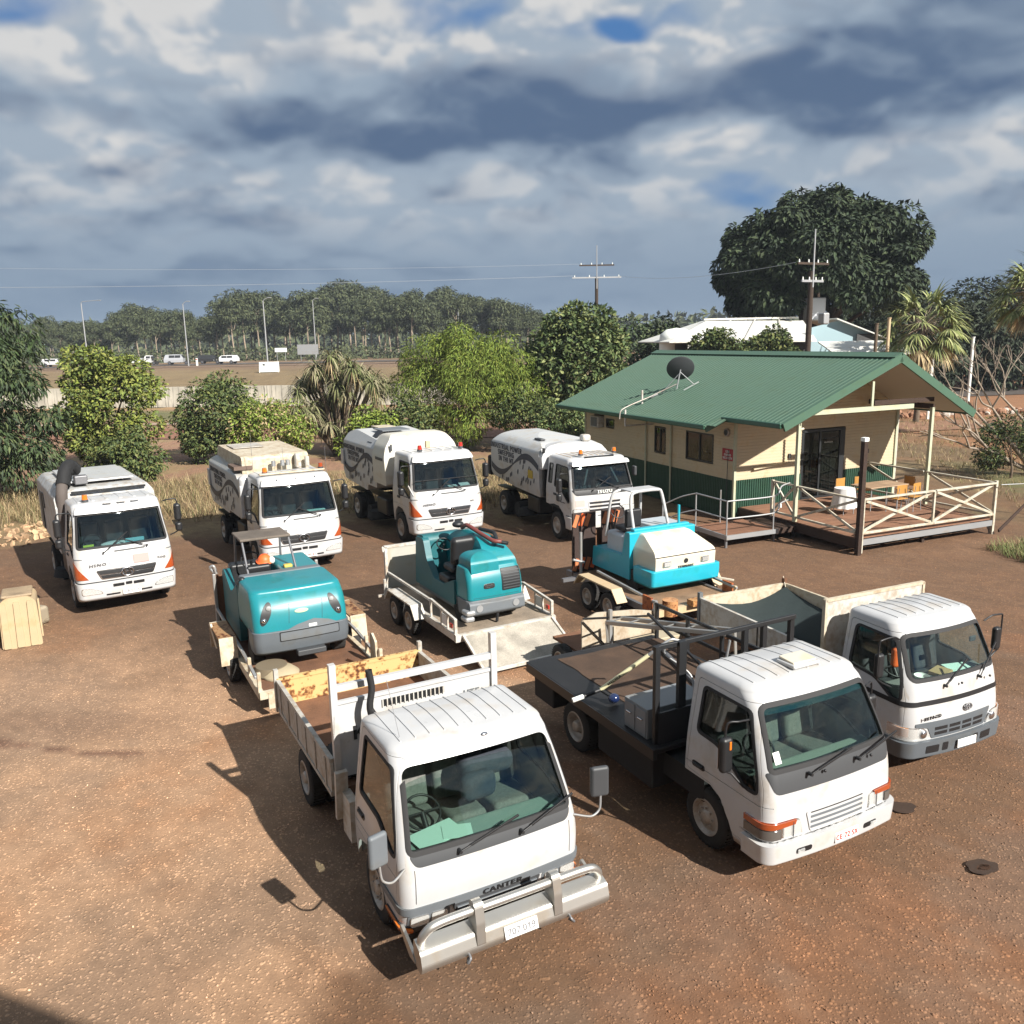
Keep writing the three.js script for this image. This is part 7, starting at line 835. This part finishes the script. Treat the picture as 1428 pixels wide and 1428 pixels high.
strip('highway', line(-170, -163, 90, -150, 90), 11, asphalt, .06); strip('highway', line(-170, -150, -10, -141, 60), 4, S(.25, .17, .12, { p: { map: T.floorDirt } }), .05).name = 'verge'; strip('side_road', line(-70, -64, 10, -53, 60), 6.5, S(.27, .135, .085, { p: { roughness: .95, map: T.floorDirt } }), .045); strip('far_road', line(30, -76, 120, -92, 30), 6, asphalt, .05); strip('dirt_track', line(22, -52, 110, -66, 40), 5, dirtRoad, .045);
for (const k of [0, 1, 2, 3, 4, 5, 6]) { const x = -95 + k * 11; strip('lane_marking', line(x, -159.2, x + 3.5, -159.0, 3), .3, M.paper, .075); }
strip('kerb', line(-75, -69.5, 8, -59.5, 60), .35, S(.5, .46, .4), .12);
{ // concrete drain wall in panels
  const t = thing('drain_wall', 'long pale concrete drain wall of cast panels beyond the trees', 'wall', [0, 0, 0]), m = [S(.62, .6, .55, { p: { map: T.conc, roughness: .9 } }), S(.56, .54, .49, { p: { map: T.conc, roughness: .9 } }), S(.66, .63, .57, { p: { map: T.conc, roughness: .9 } })];
  for (let i = 0; i < 19; i++) { const x = -66 + i * 3.6, z = -76.4 + .12 * (x + 1.8); new MB().rb(3.56, 1.9, .22, x + 1.8, 1.1, z, .02, 0, -Math.atan(.12)).build('panel', m[(i * 5) % 3], t); }
  for (const [x, z] of [[-27.5, -84], [-17.5, -84.5]]) { const c = thing('culvert_slab', x < -20 ? 'tilted concrete culvert slab nearer the lime tree on the grass' : 'tilted concrete culvert slab nearer the pandanus on the grass', 'slab', [x, groundY(x, z), z], .5); new MB().prism([[0, 0], [3.4, 0], [3.4, .12], [0, .75]], 'z', -.1, .1).build('slab', S(.2, .17, .15, { p: { map: T.conc } }), c); new MB().box(3.5, .06, .3, 1.7, .48, 0, 0, 0, -.19).build('cap', m[0], c); }
}
// far vehicles
function vehicle(name, label, cat, [x, z], turn, col, o = {}) {
  const t = thing(name, label, cat, [x, groundY(x, z) + .07, z], turn, 'vehicles on the highway'), L = o.l ?? 4.5, Hh = o.h ?? 1.5, paint = S(...col, { phys: 1, p: { roughness: .35, clearcoat: .6 } });
  const prof = o.ute ? [[-L / 2, .42], [-L / 2, .95], [-.2, .98], [-.1, 1.5], [.2, Hh], [.95, Hh - .03], [1.5, 1.02], [L / 2 - .1, .92], [L / 2, .45]] : [[-L / 2, .4], [-L / 2 - .02, .95], [-L / 2 + .3, Hh - .06], [-.8, Hh], [.55, Hh - .04], [1.15, 1.02], [L / 2 - .15, .86], [L / 2, .42]];
  hopper(t, rpoly(prof, .12), rpoly([[-.86, .3], [-.88, .95, .1], [-.68, Hh + .05, .12], [.68, Hh + .05, .12], [.88, .95, .1], [.86, .3]], .08), paint, 'body').rotation.y = Math.PI / 2;
  t.children[0].geometry = (() => { const g = t.children[0].geometry; return g; })();
  const wz = o.ute ? [[.2, .95]] : [[-1.5, -.5], [-.42, .55]]; for (const s of [-1, 1]) { for (const [a, b] of wz) new MB().box(b - a, Hh * .24, .02, (a + b) / 2, Hh * .8, s * .8, s * -.36).build('side_window', M.black, t); for (const wx of [-L * .3, L * .31]) { const w = new MB().cyl([wx, .32, s * .74], [wx, .32, s * .9], .33, .33, 18).build('wheel', M.tyre, t); new MB().cyl([wx, .32, s * .9], [wx, .32, s * .915], .2, .2, 14).build('rim', M.chrome, w); } new MB().rb(.06, .14, .3, L / 2 - .03, .72, s * .62, .02).build('headlight', M.lamp, t); }
  new MB().box(.03, Hh * .3, 1.25, o.ute ? 1.28 : .9, Hh * .8, 0, 0, 0, .72).build('windscreen', M.black, t); if (o.ute) new MB().box(2.0, .3, 1.75, -1.2, 1.12, 0).build('tray', S(.35, .36, .37), t); return t;
}
vehicle('parked_ute', 'white utility with a tray standing on the highway ahead of the silver four-wheel drive', 'ute', [-68, -161], 0.05, [.6, .6, .6], { l: 5.1, h: 1.75, ute: 1 }); vehicle('car', 'silver four-wheel drive on the highway', 'car', [-61.4, -159.5], .1, [.35, .36, .38], { l: 4.9, h: 1.85 }); vehicle('car', 'black car between the silver four-wheel drive and the white hatchback', 'car', [-56.3, -162], .1, [.02, .02, .022], { l: 4.7, h: 1.6 }); vehicle('car', 'white hatchback at the end of the highway queue', 'car', [-51.9, -157.5], Math.PI - .1, [.66, .66, .66], { l: 4.3, h: 1.55 });
vehicle('car', 'white car partly hidden by the mango tree on the highway', 'car', [-85.5, -161.5], 0, [.6, .6, .6], { l: 4.5, h: 1.5 }); vehicle('car', 'dark hatchback with white tailgate parked under the fan palm', 'car', [52.6, -103], 1.1, [.08, .08, .09], { l: 4.5, h: 1.6 });
// light poles
for (const [x, z, h, arm, l] of [[-73.6, -150, 11, 1, 'street light with a long outreach arm near the mango tree'], [-56.1, -150, 10.5, 0, 'street light pole behind the silver four-wheel drive'], [-36.6, -130, 10, 0, 'street light pole beside the white frame sign'], [-40.4, -180, 12, 0, 'thinner street light pole standing before the wood by the road signs'], [-11.5, -200, 12.5, 0, 'street light pole above the weeping tree']]) { const y = groundY(x, z), t = thing('street_light', l, 'street light', [x, y, z], 0, 'street lights along the highway'); new MB().cyl([0, 0, 0], [0, h, 0], .13, .08, 8).build('pole', M.galv, t); new MB().tube([[0, h, 0], [.3, h + .3, 0], [arm ? 3.0 : .8, h + .5, 0]], .05).build('outreach_arm', M.galv, t); new MB().rb(.6, .12, .25, arm ? 3.2 : 1.0, h + .48, 0, .05).build('lamp_head', M.galv, t); }
{ // white A-frame sign, road signs, guide post
  const x = -33.6, z = -120, t = thing('frame_sign', 'white A-frame notice board on the highway verge', 'sign', [x, groundY(x, z), z], .15); for (const s of [-1, 1]) new MB().box(2.6, 1.5, .06, 0, .75, s * .38, s * -.45).build('board', M.paper, t); new MB().box(2.2, .14, .02, .1, .42, .56, -.45).build('text_band', M.black, t); for (const q of [-1.3, 1.3]) new MB().bar([q, 0, .75], [q, 1.45, .05], .08).build('leg', M.paper, t); new MB().ball(.16, -.7, 1.05, .3, 1.4, 1, .3).build('logo', M.plastic, t);
  for (const [sx, w, l] of [[-45.6, 2.4, 'small pale road sign on two posts beside the highway'], [-40.2, 4.2, 'large grey road sign seen from behind beside the highway']]) { const y = groundY(sx, -172), s = thing('road_sign', l, 'sign', [sx, y, -172], 0); new MB().box(w, w > 3 ? 2 : .8, .06, 0, 2.2, 0).build('panel', w > 3 ? M.galv : M.paper, s); for (const q of [-.35, .35]) new MB().cyl([q * w, 0, -.05], [q * w, 2.2, -.05], .05).build('post', M.galv, s); }
  const gp = thing('guide_post', 'short white guide post in front of the black car', 'post', [-54.6, groundY(-54.6, -150), -150]); new MB().rb(.35, 1.3, .1, 0, .65, 0, .03).build('post_body', M.paper, gp); new MB().box(.3, .15, .02, 0, 1.1, .06).build('reflector', M.red, gp);
}
// power poles and wires
const wireMat = S(.34, .37, .41, { p: { roughness: .5, metalness: .3 } });
function powerPole(label, x, z, h, arms, turn, tip) { const t = thing('power_pole', label, 'power pole', [x, 0, z], turn, 'power poles'); new MB().cyl([0, 0, 0], [0, h * .8, 0], .19, .16, 10).build('pole', bark.dark, t); new MB().cyl([0, h * .72, .14], [0, h, .14], .06, .04, 8).build('steel_mast', M.galv, t); for (const [y, w, m] of arms) { const a = new MB().box(w, .13, .1, 0, y, .1).build('crossarm', m, t); for (let i = 0; i < 4; i++) new MB().cyl([(-.45 + .3 * i) * w, y + .06, .1], [(-.45 + .3 * i) * w, y + .24, .1], .05, .03, 7).build('insulator', M.paper, a); } if (tip) new MB().rb(.5, .7, .5, .9, 6.7, .3, .1).build('transformer', M.galv, t); return t; }
powerPole('twin-arm power pole standing against open sky', 8.72, -85, 14.5, [[12.65, 3.4, bark.dark], [11.5, 4.8, M.galv]], .05); powerPole('power pole in front of the huge shade tree', 18.15, -52, 11.85, [[9.9, 2.6, bark.dark], [8.9, 1.8, M.galv]], .5, true);
{ const w = (label, a, b, sag, r = .012) => { const p = []; for (let i = 0; i <= 16; i++) { const u = i / 16; p.push([lerp(a[0], b[0], u), lerp(a[1], b[1], u) - sag * 4 * u * (1 - u), lerp(a[2], b[2], u)]); } const o = new MB().tube(p, r, 4, 40).build('power_line', wireMat); tag(o, label, 'cable', 'overhead power lines'); };
  w('upper power line running to the twin-arm pole from beyond the mango tree', [-62, 13.6, -78], [7.6, 12.8, -85], .5); w('lower power line running to the twin-arm pole from beyond the mango tree', [-62, 11.6, -78], [6.6, 11.7, -85], .35, .017); w('power line from the twin-arm pole to the pole by the shade tree', [10.9, 11.6, -85], [17.2, 10.0, -52], .5, .012); }
// white-roofed building
{
  const t = thing('white_building', 'long low building with a bright white metal roof and pale blue gable', 'building', [0, 1.04, -62]), wr = S(.7, .7, .66, { p: { roughness: .5, map: T.dust } }), bl = S(.3, .42, .46, { p: { roughness: .8 } }), dk = S(.05, .05, .05);
  t.scale.setScalar(.827); const roof = (pts, th = .1) => { const g = new THREE.BufferGeometry(), P = []; const q = (a) => P.push(...a); const [a, b, c, d] = pts; for (const tri of [[a, b, c], [a, c, d]]) for (const v of tri) q(v); g.setAttribute('position', new THREE.Float32BufferAttribute(P, 3)); g.computeVertexNormals(); const m = new MB().add(g); const low = (v) => [v[0], v[1] - th, v[2]]; const g2 = new THREE.BufferGeometry(), P2 = []; for (const tri of [[low(a), low(c), low(b)], [low(a), low(d), low(c)]]) for (const v of tri) P2.push(...v); for (const [u, v] of [[a, b], [b, c], [c, d], [d, a]]) P2.push(...u, ...low(u), ...v, ...v, ...low(u), ...low(v)); g2.setAttribute('position', new THREE.Float32BufferAttribute(P2, 3)); g2.computeVertexNormals(); m.add(g2); return m; };
  roof([[13.3, 5.35, 4], [25.5, 5.2, 4], [27, 6.95, -4], [18.2, 7.1, -4]]).build('roof_slope', wr, t); roof([[13.3, 5.35, 4], [18.2, 7.1, -4], [18.2, 7.1, -6], [12.5, 5.3, -8]]).build('roof_slope', wr, t); new MB().box(8.6, .16, .5, 22.2, 7.2, -4).build('ridge_vent', wr, t);
  for (let i = 1; i < 4; i++) new MB().bar([13.3 + i * 3.1, 5.36, 4], [18.2 + i * 2.2, 7.12, -4], .12, .05).build('roof_batten', S(.5, .48, .44), t);
  new MB().box(11, 6.4, .2, 19.5, 1.95, 2.8).build('wall', dk, t); for (const x of [15, 18.4, 22]) new MB().box(.25, 6.5, .25, x, 2.0, 3.7).build('verandah_post', wr, t);
  new MB().prism([[25.5, -1.2], [31.6, -1.2], [31.6, 5.3], [28.0, 6.8], [25.5, 6.2]], 'z', 1.8, 2).build('gable_wall', bl, t); roof([[27.6, 7.0, 2.6], [31.9, 5.3, 2.6], [31.9, 5.3, -5], [27.6, 7.0, -5]]).build('roof_slope', wr, t); roof([[25.8, 5.1, 3.4], [31.0, 5.1, 3.4], [34, 4.1, 7], [26.0, 4.1, 7]]).build('awning_roof', wr, t); new MB().box(1.6, .9, .1, 30.3, 5.2, 2.2).build('dark_opening', dk, t); for (const x of [26.2, 30, 33.8]) new MB().box(.2, 5.2, .2, x, 1.4, 6.8).build('awning_post', wr, t);
  const d = thing('water_tank', 'round white tank with a domed lid beside the white-roofed building', 'tank', [12.1, 0, -62]); new MB().lathe([[0, 6.4], [.7, 6.3], [1.15, 5.95], [1.2, 5.6], [1.2, 0]], 0, 0, 0, 28).build('tank_shell', M.paper, d); const s = thing('header_tank', 'pale square header tank on a stand under the shade tree', 'tank', [23.4, 0, -66]); new MB().rb(1.3, 1.7, 1.2, 0, 7.6, 0, .08).build('tank_box', S(.5, .52, .55), s); for (const [a, b] of [[-.5, -.5], [.5, -.5], [-.5, .5], [.5, .5]]) new MB().box(.1, 6.8, .1, a, 3.4, b).build('leg', M.galv, s);
  for (const [x, z, h, m, l] of [[21.4, -50, 6.3, bark.grey, 'thin grey post beyond the cabin ridge'], [22.1, -50, 6.6, M.tan, 'pale yellow marker post beyond the cabin ridge'], [32.5, -60, 5.3, M.paper, 'white post in front of the dark trees']]) { const q = thing('post', l, 'post', [x, 0, z]); new MB().cyl([0, 0, 0], [0, h, 0], .11, .1, 8).build('shaft', m, q); new MB().cyl([0, h, 0], [0, h + .05, 0], .13, .13, 8).build('cap', m, q); }
}
{ // rubble along the earth bank
  const n = 420, base = new THREE.IcosahedronGeometry(1, 0), R = rng(501), im = new THREE.InstancedMesh(base, S(1, 1, 1, { p: { roughness: .95 } }), n), m = new THREE.Matrix4(), q = new THREE.Quaternion(), c = new THREE.Color(); for (let i = 0; i < n; i++) { const x = 22 + 26 * R(), z = -58 - (x - 22) * .18 + (R() - .5) * 2.6, s = .06 + .3 * R() ** 3; q.setFromEuler(new THREE.Euler(R() * 6, R() * 6, R() * 6)); m.compose(V(x, s * .4, z), q, V(s, s * .7, s * 1.2)); im.setMatrixAt(i, m); const k = R(); c.setRGB(k < .3 ? .42 : .28, k < .3 ? .37 : .15, k < .3 ? .32 : .09); im.setColorAt(i, c); } im.name = 'rubble'; tag(im, 'broken rubble scattered along the orange earth bank', 'rubble', null, 'stuff'); scene.add(im);
  const n2 = 500, im2 = new THREE.InstancedMesh(new THREE.IcosahedronGeometry(1, 0), S(1, 1, 1, { p: { roughness: .95 } }), n2); for (let i = 0; i < n2; i++) { const x = -24 + 9 * R(), z = -27 - .12 * x - 3.5 * R(), s = .03 + .1 * R() ** 2; q.setFromEuler(new THREE.Euler(R() * 6, R() * 6, R() * 6)); m.compose(V(x, s * .3, z), q, V(s, s * .4, s * 1.4)); im2.setMatrixAt(i, m); const k = .6 + .7 * R(); c.setRGB(.4 * k, .26 * k, .15 * k); im2.setColorAt(i, c); } im2.name = 'leaf_litter'; tag(im2, 'dead leaves and stones under the mango tree', 'leaf litter', null, 'stuff'); scene.add(im2);
}
// beige ribbed tank at the yard edge
{
  const t = thing('plastic_tank', 'beige ribbed plastic tank at the yard edge', 'tank', [-10.22, 0, -16.68], 28 * D2R), m = S(.46, .355, .215, { p: { roughness: .6, map: T.dust } });
  new MB().prism(rpoly([[-.36, 0], [.36, 0], [.33, .95], [.2, 1.06], [-.2, 1.06], [-.33, .95]], .06), 'z', -.45, .4).build('tank_body', m, t); for (const x of [-.26, -.02, .22]) new MB().prism(rpoly([[x - .07, .02], [x + .07, .02], [x + .05, .98], [x - .05, .98]], .03), 'z', .38, .44).build('rib', m, t); new MB().rb(.56, .06, .7, 0, 1.07, 0, .03).build('lid', S(.38, .3, .2, { p: { map: T.floorDirt } }), t); for (const x of [-.39, .39]) new MB().box(.03, .8, .1, x * .93, .5, .1).build('side_rib', m, t);
  const p = thing('standpipe', 'thin white pipe standing in front of the beige tank', 'pipe', [-10.45, 0, -15.9]); new MB().cyl([0, 0, 0], [-.06, 1.2, -.1], .02).build('riser', M.paper, p); new MB().rb(.1, .06, .1, 0, .03, 0, .02).build('foot', M.plastic, p);
  const s = thing('broken_slab', 'broken concrete lumps piled behind the beige tank', 'rubble', [-11.0, 0, -17.6], .4); new MB().rb(.9, .35, .7, 0, .5, 0, .08, .1, .3, .1).build('lump', S(.36, .31, .25, { p: { map: T.conc } }), s); new MB().rb(1.1, .4, .8, .1, .2, .1, .08, 0, .8, 0).build('lump', S(.33, .29, .23, { p: { map: T.conc } }), s);
}
// the building the picture is taken from: its eave throws the shadow in the near corner
{
  const t = thing('depot_building', 'cream depot building whose eave shades the near corner of the yard', 'building', [4.4, 0, 2.58], -Math.atan2(.39, .92)), w = S(.5, .46, .38, { p: { map: T.dust, roughness: .8 } });
  new MB().box(26, 9.2, .25, -1, 4.6, .9).build('front_wall', w, t); new MB().box(.25, 9.2, 9, -14, 4.6, 5.4).build('side_wall', w, t); new MB().box(.25, 9.2, 9, 12, 4.6, 5.4).build('side_wall', w, t); new MB().box(26.6, .2, 10.2, -1, 9.4, 5.1).build('roof', hm.roof, t); new MB().box(26, 9.2, .25, -1, 4.6, 9.9).build('rear_wall', w, t);
}
renderer.render(scene, camera);
